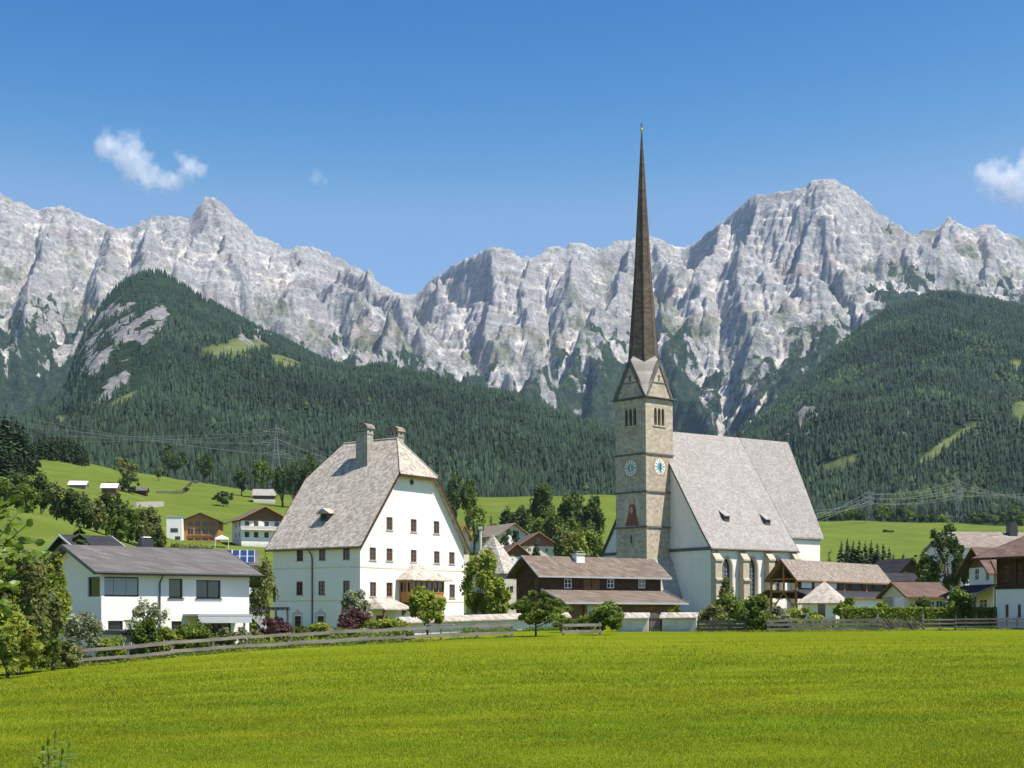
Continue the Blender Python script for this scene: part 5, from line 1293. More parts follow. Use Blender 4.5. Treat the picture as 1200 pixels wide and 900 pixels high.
# ---------------------------------------------------------------- covered timber gallery and kiosk right of the church
def build_gallery():
    fr = Frame(934, 190, 50, zpy=731)
    R = fr.root('timber_gallery', 'open timber gallery hall with two-tier shingle roof right of the church', 'pavilion')
    L = fr.sx(1040); W = 4.0; ze = fr.lz(676.5); zr = fr.lz(656.5, 0, W / 2); zt = ze - 1.9
    ro = gable_roof(R, 0, L, 0, W, ze, zr, 'x', .45, M['shingle_old'], .16, .9, M['wood_brown'])
    rl = MB()
    for i in range(4):
        xx = -.8 + i * .3
        rl.bar((xx, -.4, ze - .55), (xx, W / 2, zr - .12), .08, .14); rl.bar((xx, W + .4, ze - .55), (xx, W / 2, zr - .12), .08, .14)
    rl.each('rafter', M['wood_orange'], ro)
    # posts, tie beams, braces
    for xx in (0.0, L * .25, L * .5, L * .75, L - .2):
        for yy in (0.1, W - .1):
            MB().box(xx - .13, xx + .13, yy - .13, yy + .13, -1, ze - .1).build('post', M['wood_orange'], R)
    MB().box(-.12, .12, W / 2 - .12, W / 2 + .12, zt - .2, zr - .2).build('post', M['wood_orange'], R)
    for yy in (0.1, W - .1): MB().box(-.5, L, yy - .12, yy + .12, ze - .32, ze - .08).build('plate_beam', M['wood_orange'], R)
    MB().box(-.1, .1, .25, W - .25, zt - .1, zt + .14).build('tie_beam', M['wood_orange'], R); MB().box(-.1, .1, .25, W - .25, ze - .3, ze - .1).build('tie_beam', M['wood_orange'], R)
    MB().bar((0, W / 2, zt - .1), (0, .3, zt - 2.3), .14, .16).build('brace', M['wood_orange'], R); MB().bar((0, W / 2, zt - .1), (0, W - .3, zt - 2.3), .14, .16).build('brace', M['wood_orange'], R)
    # clerestory boards and plaster infill along the long side
    MB().box(.3, L - .1, .05, .12, zt + .2, ze - .35).build('clerestory', M['wood_dark'], R)
    for i in range(7):
        a = 1 + (L - 2) * i / 7; MB().box(a + .3, a + (L - 2) / 7 - .5, .02, .045, zt + .5, ze - .6).build('clerestory_pane', M['frame_white'] if i < 3 else M['glass'], R)
    # lower tier roof, all round
    d = 2.7; zl = fr.lz(699, 0, -d); q = MB()
    roof_slab(q, [(-1.0, -d, zl), (L + .5, -d, zl), (L + .5, -.02, zt + .25), (-1.0, -.02, zt + .25)], .14); lo = q.build('lower_roof', M['frame_dark'], R)
    q = MB(); yl = fr.sy(888); roof_slab(q, [(-1.0, W + .02, zt + .25), (-1.0, W + (yl - W), zl), (L * .5, yl, zl), (L * .5, W + .02, zt + .25)], .14); q.build('lower_roof', M['wood_brown'], R)
    MB().box(2.4, L, -d + .6, -.2, -1, zl + .1).build('plaster_wall', M['white'], R)
    e = MB().bar((-1.0, -d - .02, zl - .1), (L + .5, -d - .02, zl - .1), .06, .2).build('bargeboard', M['wood_brown'], lo)
    # pyramid roofed kiosk
    f2 = Frame(979.5, 152, 66, zpy=731)
    K = f2.root('pyramid_roof_kiosk', 'small white kiosk with pale shingle pyramid roof beside the timber gallery', 'kiosk')
    w_ = f2.sx(991.5); L2 = f2.sy(940); ze = f2.lz(706.5) ; m = MB(); s = L2 * .42
    wall_face(m, 'y', 0, [(0, -1), (L2, -1), (L2, ze), (0, ze)], [(s - .4, s + .4, ze - 1.5, ze - .15)], .15); wall_face(m, 'x', 0, [(0, -1), (w_, -1), (w_, ze), (0, ze)], [(w_ / 2 - .4, w_ / 2 + .4, -.3, ze - .2)], .15); wall_face(m, 'y', w_, [(0, -1), (L2, -1), (L2, ze), (0, ze)]); wall_face(m, 'x', L2, [(0, -1), (w_, -1), (w_, ze), (0, ze)]); m.build('wall', M['white'], K)
    window(K, 'y', 0, s, ze - 1.5, .8, 1.35, M['frame_brown'], M['glass'], (1, 1), .08, .08); MB().box(w_ / 2 - .42, w_ / 2 + .42, .09, .14, -.4, ze - .2).build('door', M['wood_dark'], K)
    za = f2.lz(681, w_ / 2, L2 / 2); q = MB(); o = .5; c = [(-o, -o, ze), (w_ + o, -o, ze), (w_ + o, L2 + o, ze), (-o, L2 + o, ze)]
    for i in range(4): q.face([c[i], c[(i + 1) % 4], (w_ / 2, L2 / 2, za)])
    q.face([(a, b, z - .12) for a, b, z in c[::-1]])
    for i in range(4): a, b = c[i], c[(i + 1) % 4]; q.face([a, (a[0], a[1], a[2] - .12), (b[0], b[1], b[2] - .12), b])
    q.build('roof', M['shingle'], K)
build_gallery()

# ---------------------------------------------------------------- houses at the right edge
def simple_house(name, label, fr, L, W, ze, rise, axis, wall, roof, wx=(), wy=(), over=.6, fascia=None, frame=None, upper=None, zsplit=None, thick=.15, group=None, cat='house', glass='glass', bars=(1, 1), zb=-2.0):
    """walls with real openings, saddle roof, windows. wx / wy: (s, z, w, h) on the two near walls"""
    R = fr.root(name, label, cat, group); zr = ze + rise
    gx = axis == 'y'
    ox = [(s - w_ / 2, s + w_ / 2, z, z + h_) for s, z, w_, h_ in wx]; oy = [(s - w_ / 2, s + w_ / 2, z, z + h_) for s, z, w_, h_ in wy]
    fx = [(0, zb), (L, zb), (L, ze), (L / 2, zr), (0, ze)] if gx else [(0, zb), (L, zb), (L, ze), (0, ze)]
    fy = [(0, zb), (W, zb), (W, ze), (0, ze)] if gx else [(0, zb), (W, zb), (W, ze), (W / 2, zr), (0, ze)]
    def cut(o, lo, hi):
        out = [];
        n = len(o)
        for i in range(n):
            a, b = o[i], o[(i + 1) % n]
            ins = lambda p: lo - 1e-6 <= p[1] <= hi + 1e-6
            if ins(a): out.append(a)
            for lv in (lo, hi):
                if (a[1] - lv) * (b[1] - lv) < 0: t = (lv - a[1]) / (b[1] - a[1]); out.append((a[0] + t * (b[0] - a[0]), lv))
        if len({(round(p[0], 4), round(p[1], 4)) for p in out}) < 3: return None
        c = (sum(p[0] for p in out) / len(out), sum(p[1] for p in out) / len(out)); out.sort(key=lambda p: math.atan2(p[1] - c[1], p[0] - c[0])); return out
    bands = [('wall', wall, zb, 99.0)] if zsplit is None else [('wall', wall, zb, zsplit), ('upper_wall', upper, zsplit, 99.0)]
    for nm, mt, lo, hi in bands:
        m = MB(); e = 0.0 if nm == 'wall' else .03
        sel = lambda os: [o for o in os if lo <= (o[2] + o[3]) / 2 <= hi]
        cl = (lambda o: o) if zsplit is None else (lambda o: cut(o, lo, hi))
        for fc, c_, ol, os_ in (('x', -e, cl(fx), sel(ox)), ('y', -e, cl(fy), sel(oy)), ('x', W + e, cl(fx), []), ('y', L + e, cl(fy), [])):
            if ol: wall_face(m, fc, c_, ol, os_, .16)
        m.build(nm, M[mt], R)
    for f, lst in (('x', wx), ('y', wy)):
        for s, z, w_, h_ in lst: window(R, f, 0, s, z, w_, h_, M[frame or 'frame_white'], M[glass], bars, .09, .07)
    gable_roof(R, 0, L, 0, W, ze, zr, axis, over, M[roof], thick, None, M[fascia] if fascia else None)
    return R
def build_right():
    # low house with red-brown roof behind the hedge
    fr = Frame(1064, 158, 14, zpy=731); L = fr.sx(1111); W = fr.sy(1034); ze = fr.lz(698)
    R = simple_house('low_house', 'low cream house with red-brown tiled roof behind the clipped hedge', fr, L, W, ze, fr.lz(683.5, 0, W / 2) - ze, 'x', 'cream', 'tile_red', [(fr.sx(1092), ze - 1.5, .8, .9), (fr.sx(1101), ze - 2.2, .9, 1.7)], [], .5, 'wood_brown')
    MB().box(-.04, -.005, W * .12, W * .5, -1, ze - .15).build('garage_door', M['white_paint'], R); MB().box(-.05, -.006, W * .58, W * .95, -1, ze - .1).build('stone_panel', M['rubble'], R)
    # white house with black porch roof
    f2 = Frame(1164, 146, 10, zpy=733); W = f2.sy(1135.6); ze = f2.lz(664.5); wz = f2.lz(679.5); zl = f2.lz(712)
    R = simple_house('chalet_house', 'white house with wooden gable and black porch roof beside the rightmost house', f2, 12, W, ze, f2.lz(643, 0, W / 2) - ze, 'x', 'white', 'tile_red',
                     [], [(f2.sy(1144.5), wz, .95, 1.3), (f2.sy(1157), wz - .1, .8, 1.7), (f2.sy(1152), zl, 1.6, .9), (f2.sy(1140), zl, .9, .9)], 1.05, 'wood_brown', upper='wood_brown', zsplit=f2.lz(664))
    q = MB(); za, zb_ = f2.lz(684.5), f2.lz(697, -2.6, 0); roof_slab(q, [(-2.6, -1.0, zb_), (-.02, -1.0, za), (-.02, W + 1.0, za), (-2.6, W + 1.6, zb_)], .14); q.build('porch_roof', M['tile_dark'], R)
    for yy in (-.6, W + .9): MB().box(-2.4, -2.24, yy - .08, yy + .08, -1, zb_ - .1).build('porch_post', M['frame_dark'], R)
    # grey roof building behind
    f3 = Frame(1131, 205, 10, zpy=733); L = 26; ze = f3.lz(640.5); zr = f3.lz(624, 0, 6)
    R = simple_house('grey_roof_house', 'large house with wide pale grey roof behind the white house', f3, L, 12, ze, zr - ze, 'x', 'white', 'shingle_old', [(3 + 3.2 * i, ze - 2.2, 1, 1.3) for i in range(6)], [], .5, 'grey_trim')
    s = f3.sx(1187, 4.5); co = MB().box(s - .6, s + .6, 4.2, 5.4, ze + .6, zr + 1.1).build('chimney', M['frame_dark'], R); MB().box(s - .4, s + .4, 4.5, 5.2, zr + 1.1, zr + 1.5).build('chimney_cap', M['frame_dark'], co)
    # rightmost house, timber upper storey
    f4 = Frame(1168.5, 124, -60, zpy=737); L = 12.0; W = 12.0; zs = f4.lz(690); ze = f4.lz(649.5)
    wl = f4.lz(724, 2); wu = f4.lz(680, 2)
    R = simple_house('timber_storey_house', 'house with dark timber upper storey over white ground floor at the right edge', f4, L, W, ze, 1.9, 'x', 'white', 'tile_red',
                     [(f4.sx(1180), wl, .34, 1.15), (f4.sx(1194.5), wl, .34, 1.15), (f4.sx(1179.5), wu, .5, 1.25), (f4.sx(1194), wu, .5, 1.25), (4.2, wu, .5, 1.25), (4.2, wl, .4, 1.15)], [], 1.5, 'wood_dark', 'frame_brown', 'wood_dark', zs)
    b = MB()
    for px in (1168.9, 1189, 1210): s = f4.sx(px); b.box(s - .02, s + .24, -.1, -.035, zs, ze)
    b.each('corner_post', M['wood_dark'], R); MB().box(-.1, L, -.09, -.035, zs - .05, zs + .2).build('sill_beam', M['wood_dark'], R)
    MB().tube([(-.12, -.7, ze - .6), (-.12, -.12, ze - 1.4), (-.12, -.12, zs - 1.0), (-.12, -.12, -1)], .06, 6).build('downpipe', M['copper'], R)
    # dark barn and long dark roof
    f5 = Frame(1047, 290, 20); ze = f5.lz(674); L = f5.sx(1084)
    simple_house('dark_barn', 'dark brown barn with black roof behind the low house', f5, L, 10, ze, f5.lz(655, L / 2) - ze, 'y', 'wood_dark', 'tile_dark', [(L * .4, ze - 1.0, 1.0, .8), (L * .65, ze - 1, 1, .8)], [], .9, 'wood_dark', cat='barn')
    f6 = Frame(1034, 262, 5); ze = f6.lz(680); L = f6.sx(1074)
    simple_house('flat_barn', 'long low shed with black roof and white wall strip before the dark barn', f6, L, 6, ze, 1.3, 'x', 'white', 'tile_dark', [], [], .6, 'wood_dark', cat='shed')
build_right()

# street lamp
def build_lamp():
    b = GP(1111, 133); R = empty('street_lamp', b, 0, 'old-fashioned street lamp with white lantern above the hedge', 'lamp'); z1 = CZ + (HY - 713) / F * 133 - b.z; z2 = CZ + (HY - 698) / F * 133 - b.z
    MB().tube([(0, 0, -.2), (0, 0, .4), (0, 0, .5), (0, 0, z1)], [.11, .1, .06, .05], 8).build('pole', M['frame_dark'], R)
    MB().tube([(0, 0, z1), (0, 0, z1 + .1), (0, 0, z1 + (z2 - z1) * .62)], [.12, .2, .36], 6).build('lantern', M['white_paint'], R)
    MB().tube([(0, 0, z1 + (z2 - z1) * .62), (0, 0, z1 + (z2 - z1) * .8), (0, 0, z2)], [.42, .25, .03], 6).build('lamp_cap', M['frame_dark'], R)
build_lamp()

# ---------------------------------------------------------------- chalets and sheds on the slopes behind
def balcony(R, face, a, b, z, d=1.1, mat='wood_brown'):
    m = MB(); m.box(a, b, -d, -.02, z - .15, z) if face == 'x' else m.box(-d, -.02, a, b, z - .15, z)
    o = m.build('balcony', M[mat], R)
    m = MB(); m.box(a, b, -d, -d + .08, z + .1, z + .95) if face == 'x' else m.box(-d, -d + .08, a, b, z + .1, z + .95); m.build('railing', M[mat], o)
def build_chalets():
    # orange-fronted glazed gable house and its white block
    fr = Frame(214.5, 390, 4, zpy=636.5); L = fr.sx(256); ze = fr.lz(610.5); zr = fr.lz(602, L / 2)
    R = fr.root('glazed_gable_house', 'orange timber house with big glazed gable on the left slope', 'house'); W = 10
    gb = [(0, -2), (L, -2), (L, ze), (L / 2, zr), (0, ze)]; m = MB(); ops = []
    xs = [.12, .33, .54, .75]; rows = ((fr.lz(633.5), fr.lz(631)), (fr.lz(626.5), fr.lz(619.5)), (fr.lz(617), fr.lz(611)))
    for a in xs:
        for z0, z1 in rows: ops.append((L * a, L * (a + .17), z0, z1))
    wall_face(m, 'x', 0, gb, ops, .25); wall_face(m, 'x', W, gb); wall_face(m, 'y', 0, [(0, -2), (W, -2), (W, ze), (0, ze)]); wall_face(m, 'y', L, [(0, -2), (W, -2), (W, ze), (0, ze)]); m.build('wall', M['wood_orange'], R)
    for a, b, z0, z1 in ops: window(R, 'x', 0, (a + b) / 2, z0, b - a, z1 - z0, M['wood_orange'], M['glass'], (1, 0), .1, .1)
    MB().box(L * .1, L * .9, -.05, -.01, rows[1][0] - .9, rows[1][0] - .2).build('parapet', M['wood_brown'], R)
    gable_roof(R, 0, L, 0, W, ze, zr, 'y', .9, M['tile_dark'], .25, 1.0, M['wood_dark'])
    f2 = Frame(195, 386, 4, zpy=636.5); L2 = f2.sx(213); z1 = f2.lz(606)
    B = f2.root('white_block_house', 'tall white flat-topped block beside the orange glazed house', 'house')
    m = MB(); ops = [(L2 * .25, L2 * .75, z1 - 4.2, z1 - 3.0), (L2 * .55, L2 * .9, z1 - 6.2, z1 - 5.2)]; o = [(0, -2), (L2, -2), (L2, z1), (0, z1)]
    wall_face(m, 'x', 0, o, ops, .2); wall_face(m, 'y', 0, [(0, -2), (6, -2), (6, z1), (0, z1)]); wall_face(m, 'x', 6, o); wall_face(m, 'y', L2, [(0, -2), (6, -2), (6, z1), (0, z1)]); m.build('wall', M['white'], B)
    for a, b, z0, zz in ops: window(B, 'x', 0, (a + b) / 2, z0, b - a, zz - z0, M['frame_dark'], M['glass'], (0, 0), .08, .08)
    MB().box(-.15, L2 + .15, -.15, 6.15, z1, z1 + .2).build('roof', M['grey_trim'], B)
    # white chalet with orange rafters
    f3 = Frame(283, 380, 24, zpy=640); L = f3.sx(336); ze = f3.lz(607); hz = f3.lz(619)
    wxs = [(L * q, z, L * .1, 1.5) for q in (.12, .32, .55, .78) for z in (f3.lz(629.5), f3.lz(617))]
    R = simple_house('white_chalet', 'white chalet with orange eaves and balcony on the slope left of the tall house', f3, L, 11, ze, f3.lz(594, L / 2) - ze, 'y', 'white', 'tile_grey', wxs, [(2.5, f3.lz(629), 1, 1.4), (6.5, f3.lz(629), 1, 1.4), (2.5, f3.lz(617), 1, 1.4), (6.5, f3.lz(617), 1, 1.4)], 1.5, 'wood_orange', 'frame_brown', upper='wood_brown', zsplit=f3.lz(610))
    balcony(R, 'x', -.5, L + .5, f3.lz(620.5), 1.3, 'stucco')
    # tent
    f = GP(260, 372); R = empty('white_tent', f, .2, 'small white pavilion tent in front of the glazed house', 'tent'); q = MB()
    zc = CZ + (HY - 627) / F * 372 - f.z; w_ = 1.8; c = [(-w_, -w_, zc - .9), (w_, -w_, zc - .9), (w_, w_, zc - .9), (-w_, w_, zc - .9)]
    for i in range(4): a, b = c[i], c[(i + 1) % 4]; q.face([a, b, (0, 0, zc)]); q.face([a, (a[0], a[1], zc - 1.3), (b[0], b[1], zc - 1.3), b])
    q.build('canopy', M['white_paint'], R)
    for x, y in ((-1, -1), (1, -1), (1, 1), (-1, 1)): MB().box(x * 1.7 - .06, x * 1.7 + .06, y * 1.7 - .06, y * 1.7 + .06, -.5, zc - 1).build('leg', M['white_paint'], R)
    # sheds on the upper meadow
    def shed(name, label, pxa, pxb, D, pye, pyr, wall, roof, zsplit=None, lower=None, th=5, W=5.0, group='field sheds on the upper meadow', wx=()):
        fr = Frame(pxa, D, th); L = fr.sx(pxb); ze = fr.lz(pye); rise = fr.lz(pyr, 0, W / 2) - ze
        return simple_house(name, label, fr, L, W, ze, max(rise, .5), 'x', lower or wall, roof, [(L * q, ze - 1.6, .9, .9) for q in wx], [], .5, None, 'frame_brown', wall if zsplit else None, zsplit and fr.lz(zsplit), group=group, cat='shed', zb=-1.5)
    shed('field_shed', 'grey field shed with white metal roof on the upper left meadow', 81, 100, DG(90, 572.5), 567.5, 564, 'wood_grey', 'white_paint')
    shed('field_shed', 'small timber hut with half white roof beside the bush on the meadow', 119, 136, DG(127, 580), 571, 567, 'wood_brown', 'white_paint', wx=(.4,))
    shed('field_shed', 'long low brown open shed beside the bush on the meadow', 150, 171, DG(160, 579), 574.5, 571.5, 'wood_dark', 'tile_grey')
    shed('field_shed', 'red-brown barn with metal roof and white base on the meadow edge', 297, 322, DG(310, 589), 580, 573.5, 'wood_brown', 'shingle_church', 584.5, 'white', 8, 8.0, wx=(.3, .65))
    # roof behind the modern house
    f6 = Frame(92, 150, 35); ze = f6.lz(640); L = f6.sx(137)
    simple_house('black_roof_house', 'dark house with shallow black roof and spruce beside it, behind the modern house', f6, L, 8, ze, f6.lz(628, 0, 4) - ze, 'x', 'wood_dark', 'tile_dark', [], [], .8, 'white_paint')
    # village houses between the tall house and the tower
    fA = Frame(585, 470, 28, zpy=656); L = fA.sx(616.5); ze = fA.lz(625); W = 15
    simple_house('village_chalet', 'white chalet with long brown roof and orange gable, farthest in the village', fA, L, 22, ze, fA.lz(613.5, L / 2) - ze, 'y', 'white', 'shingle_old', [(L * .25, ze - 3.5, 1.1, 1.3), (L * .55, ze - 3.5, 1.1, 1.3), (L * .7, ze - .5, 1, 1.2)], [(3 + 4 * i, ze - 2.6, 1.2, 1.3) for i in range(4)], 1.6, 'wood_orange')
    fB = Frame(612, 440, 12, zpy=658); L = fB.sx(649.5); ze = fB.lz(636)
    simple_house('village_chalet', 'chalet with red-brown timber gable and grey roof below the tall trees', fB, L, 13, ze, fB.lz(624, L / 2) - ze, 'y', 'cream', 'tile_grey', [(L * .22, ze - 2.8, 1.1, 1.2), (L * .5, ze - 2.8, 1.1, 1.2), (L * .76, ze - 2.8, 1.1, 1.2), (L * .5, ze + .2, 1, 1.1)], [], 1.3, 'wood_orange', 'frame_white', 'brick', fB.lz(640))
    fC = Frame(591, 400, 18, zpy=663); L = fC.sx(619); ze = fC.lz(649)
    RC = simple_house('village_chalet', 'small timber house with red roof and orange eaves behind the stone chapel', fC, L, 9, ze, fC.lz(637.5, L / 2) - ze, 'y', 'white', 'tile_red', [(L * .3, ze - 2.4, 1, 1.1), (L * .7, ze - 2.4, 1, 1.1)], [], 1.1, 'wood_orange', upper='wood_brown', zsplit=fC.lz(652))
    fD = Frame(536, 330, 30, zpy=690); L = fD.sx(549); ze = fD.lz(627)
    simple_house('village_chalet', 'house with orange roof edge just behind the tall white house', fD, L * 1.05, 12, ze, 2.2, 'y', 'cream', 'wood_orange', [], [], .8, 'wood_orange')
    fE = Frame(655, 330, 14, zpy=690); L = fE.sx(712); ze = fE.lz(662)
    simple_house('village_chalet', 'house with flat dark grey roof behind the timber farmhouse chimney', fE, L, 9, ze, fE.lz(653, 0, 4.5) - ze, 'x', 'white', 'tile_grey', [], [], .7, 'grey_trim')
    # slim white column between the roofs
    g = GP(563, 300); R = empty('white_column', g, 0, 'slim pale stone column standing between the village roofs', 'column'); z1 = CZ + (HY - 617) / F * 300 - g.z
    MB().box(-.55, .55, -.55, .55, -.5, 1.2).build('base', M['stucco'], R); MB().tube([(0, 0, 1.2), (0, 0, z1 - .6)], [.38, .3], 10).build('shaft', M['stucco'], R); MB().box(-.45, .45, -.45, .45, z1 - .6, z1).build('capital', M['stucco'], R)
    # parked car among the village houses
    g = GP(600, 376); R = empty('parked_car', g, .35, 'white car parked in front of the small red-roofed timber house', 'car')
    body = [(-2.1, .3), (2.1, .3), (2.15, .75), (1.2, .92), (.6, 1.42), (-1.1, 1.45), (-1.75, .95), (-2.15, .85)]
    MB().prism([(a, -.85, z) for a, z in body], (0, 1.7, 0)).build('body', M['white_paint'], R)
    MB().prism([(a, -.865, z) for a, z in ((1.05, .92), (.55, 1.36), (-1.05, 1.38), (-1.6, .94))], (0, 1.73, 0)).build('side_window', M['glass'], R)
    for x in (-1.35, 1.35):
        for y in (-.9, .72): 
            wv = MB().tube([(x, y, .32), (x, y + .18, .32)], .32, 12).build('wheel', M['black'], R); MB().tube([(x, y - .01, .32), (x, y + .19, .32)], .18, 10).build('rim', M['steel'], wv)
    # dry stone terrace wall and dark fence on the meadow
    wall_run('terrace_wall', 'tan earth bank wall on the left upper meadow', 160, DG(160, 593), 192, DG(192, 592), 1.4, M['rubble'], False, .8)
build_chalets()
# ---------------------------------------------------------------- foliage
def mat_leaf(name, dark, light, trans=0.42):
    m = NM(name, 0.7, 0.15)
    tint = m.attr('tint', 'Color'); n = m.noise(m.pos(), 1.3, 3, 0.6)
    c = m.mix(1.0, m.mix(m.ramp(n, [(0.3, 0.0), (0.7, 1.0)]), dark, light), tint, 'MULTIPLY')
    m.color(c)
    tr = m.new('ShaderNodeBsdfTranslucent'); m.link(c, tr.inputs[0]); mx = m.new('ShaderNodeMixShader'); mx.inputs[0].default_value = trans
    out = m.n['Material Output']; m.link(m.b.outputs[0], mx.inputs[1]); m.link(tr.outputs[0], mx.inputs[2]); m.link(mx.outputs[0], out.inputs['Surface'])
    return m.m
LEAF = {
 'green': mat_leaf('leaf_green', (0.085, 0.135, 0.022), (0.185, 0.25, 0.042)),
 'dark': mat_leaf('leaf_dark', (0.048, 0.082, 0.022), (0.105, 0.15, 0.038)),
 'light': mat_leaf('leaf_light', (0.165, 0.215, 0.026), (0.31, 0.36, 0.06)),
 'olive': mat_leaf('leaf_olive', (0.115, 0.14, 0.038), (0.235, 0.255, 0.085)),
 'purple': mat_leaf('leaf_purple', (0.075, 0.036, 0.038), (0.16, 0.085, 0.078)),
 'silver': mat_leaf('leaf_silver', (0.18, 0.22, 0.115), (0.33, 0.37, 0.22)),
 'spruce': mat_leaf('spruce_needles', (0.024, 0.045, 0.019), (0.058, 0.088, 0.032), 0.15),
 'white': mat_leaf('white_blossom', (0.55, 0.55, 0.48), (0.75, 0.74, 0.66)),
 'pink': mat_leaf('pink_blossom', (0.35, 0.10, 0.12), (0.55, 0.20, 0.22)),
}
M['bark'] = mat_wood('bark', (0.05, 0.038, 0.028), (0.13, 0.10, 0.075), False)

def leaf_cloud(r, centers, radii, n, size, gap=0.0):
    """n leaf quads spread over clumps; returns verts, faces, tint"""
    k = len(centers); ci = r.integers(0, k, n); C = centers[ci]; Rr = radii[ci]
    g = r.normal(0, 1, (n, 3)); g /= np.linalg.norm(g, axis=1)[:, None]; rad = r.uniform(0, 1, n) ** 0.4
    P_ = C + g * rad[:, None] * Rr
    nrm = g * 0.7 + r.normal(0, .6, (n, 3)) + np.array([0, 0, .35]); nrm /= np.linalg.norm(nrm, axis=1)[:, None]
    a = np.cross(nrm, r.normal(0, 1, (n, 3))); a /= np.linalg.norm(a, axis=1)[:, None]; b = np.cross(nrm, a)
    s = size * r.uniform(.55, 1.35, n)[:, None]
    V = np.stack([P_ - a * s, P_ - b * s * .55, P_ + a * s, P_ + b * s * .55], 1)
    F_ = (np.arange(n) * 4)[:, None] + np.arange(4)[None]
    ct = r.uniform(.72, 1.25, k)[ci] * r.uniform(.75, 1.25, n)
    T = ct[:, None] * np.array([1, 1, 1]) + r.normal(0, .05, (n, 3)); T[:, 0] *= r.uniform(.85, 1.2, n)
    return V.reshape(-1, 3), F_, np.repeat(np.clip(T, .2, 2), 4, axis=0)
_tree_seed = [100]
def broad_tree(root, h, wx, wy, n, leaf, mat, trunk_frac=0.25, clumps=26, seed=None, lean=0.0, trunk=True, shape='round', clump_r=.26):
    """tapered trunk with limbs and a crown of leaf clumps under the root"""
    _tree_seed[0] += 1; r = np.random.default_rng(seed or _tree_seed[0])
    zb = h * trunk_frac; ch = (h - zb) / 2
    g = r.normal(0, 1, (clumps, 3)); g /= np.linalg.norm(g, axis=1)[:, None]; rr = r.uniform(.25, 1, clumps) ** .5 * (1 - clump_r * .8)
    c = g * rr[:, None]; out_ = r.uniform(0, 1, clumps) < .22; c[out_] *= r.uniform(1.05, 1.28, out_.sum())[:, None]
    t = (c[:, 2] + 1) / 2
    if shape == 'cone': sc = np.clip(1.15 - .85 * t, .2, 1.2)
    elif shape == 'bush': sc = np.clip(1.05 - .45 * t ** 2, .3, 1.1)
    else: sc = np.clip(1.08 - .35 * np.abs(t - .42) * 1.6, .5, 1.1)
    C = np.stack([c[:, 0] * wx / 2 * sc, c[:, 1] * wy / 2 * sc, zb + ch + c[:, 2] * ch], -1)
    R_ = np.stack([np.full(clumps, wx / 2), np.full(clumps, wy / 2), np.full(clumps, ch)], -1) * clump_r * r.uniform(.5, 1.4, clumps)[:, None]
    if trunk:
        tb = MB(); r0 = max(h * .022, .035); top = Vector((lean * h * .4, 0, zb + ch * .9))
        tb.tube([(0, 0, -.4), (lean * h * .1, .02 * h, zb * .6), (lean * h * .25, 0, zb + ch * .3), top], [r0 * 1.3, r0, r0 * .75, r0 * .3], 7)
        for i in range(min(9, clumps)):
            a = Vector((lean * h * .2, 0, zb + ch * r.uniform(-.1, .6))); b = Vector(C[i]); mid = a.lerp(b, .5) + Vector((0, 0, -.04 * h)); tb.tube([a, mid, b], [r0 * .45, r0 * .3, r0 * .1], 5)
        tb.build('trunk', M['bark'], root, smooth=True)
    V, F_, T = leaf_cloud(r, C, R_, n, leaf)
    mesh_np('crown', V, F_, mat, attrs={'tint': T}, parent=root)
def spruce_mesh(seed, tiers=20, per=16):
    """unit spruce (height 1, radius about .2): drooping branch blades"""
    r = np.random.default_rng(seed); V = []; Fc = []; T = []
    for i in range(tiers):
        t = i / (tiers - 1); z = .02 + .95 * t ** .95; R = .21 * (1 - t) ** .85 + .012
        for j in range(per if t < .7 else per // 2 + 1):
            a = 2 * math.pi * (j / per) + r.uniform(-.4, .4) + i; L = R * r.uniform(.65, 1.2); d = np.array([math.cos(a), math.sin(a), 0]); s = np.array([-math.sin(a), math.cos(a), 0]); w_ = L * r.uniform(.3, .5); zz = z + r.uniform(-.02, .02)
            b0 = np.array([0, 0, zz + .02]); tip = d * L + np.array([0, 0, zz - L * r.uniform(.25, .6)]); mid = d * L * .55 + np.array([0, 0, zz - L * .05])
            n = len(V); V += [b0, mid + s * w_, tip, mid - s * w_]; Fc.append([n, n + 1, n + 2, n + 3]); tt = r.uniform(.7, 1.3); T += [[tt] * 3] * 4
    n = len(V); V += [np.array([.012, 0, .93]), np.array([-.012, .01, .93]), np.array([0, -.012, .93]), np.array([0, 0, 1.0])]; Fc.append([n, n + 1, n + 3, n + 2]); T += [[1] * 3] * 4
    return np.array(V), np.array(Fc), np.array(T)
_SP = [spruce_mesh(900 + i) for i in range(4)]; _SPM = {}
def spruce(px, D, py_top, label, group=None, fat=1.0, base=None, mat='spruce', seed=0):
    g = GP(px, D); h = CZ + (HY - py_top) / F * D - g.z
    R = empty('spruce_tree', g, random.uniform(0, 6), label, 'tree', group)
    k = seed % 4
    if (k, mat) not in _SPM:
        V, Fc, T = _SP[k]; o = mesh_np('crown', V, Fc, LEAF[mat], attrs={'tint': T}, parent=R); _SPM[(k, mat)] = o.data
    else:
        o = bpy.data.objects.new('crown', _SPM[(k, mat)]); COL.objects.link(o); o.parent = R
    o.scale = (h * fat, h * fat, h)
    if 'trunk' not in _SPM:
        t = MB().tube([(0, 0, -.03), (0, 0, .5), (0, 0, .97)], [.017, .010, .002], 6).build('trunk', M['bark'], R); _SPM['trunk'] = t.data
    else: t = bpy.data.objects.new('trunk', _SPM['trunk']); COL.objects.link(t); t.parent = R
    t.scale = (h, h, h)
    return R
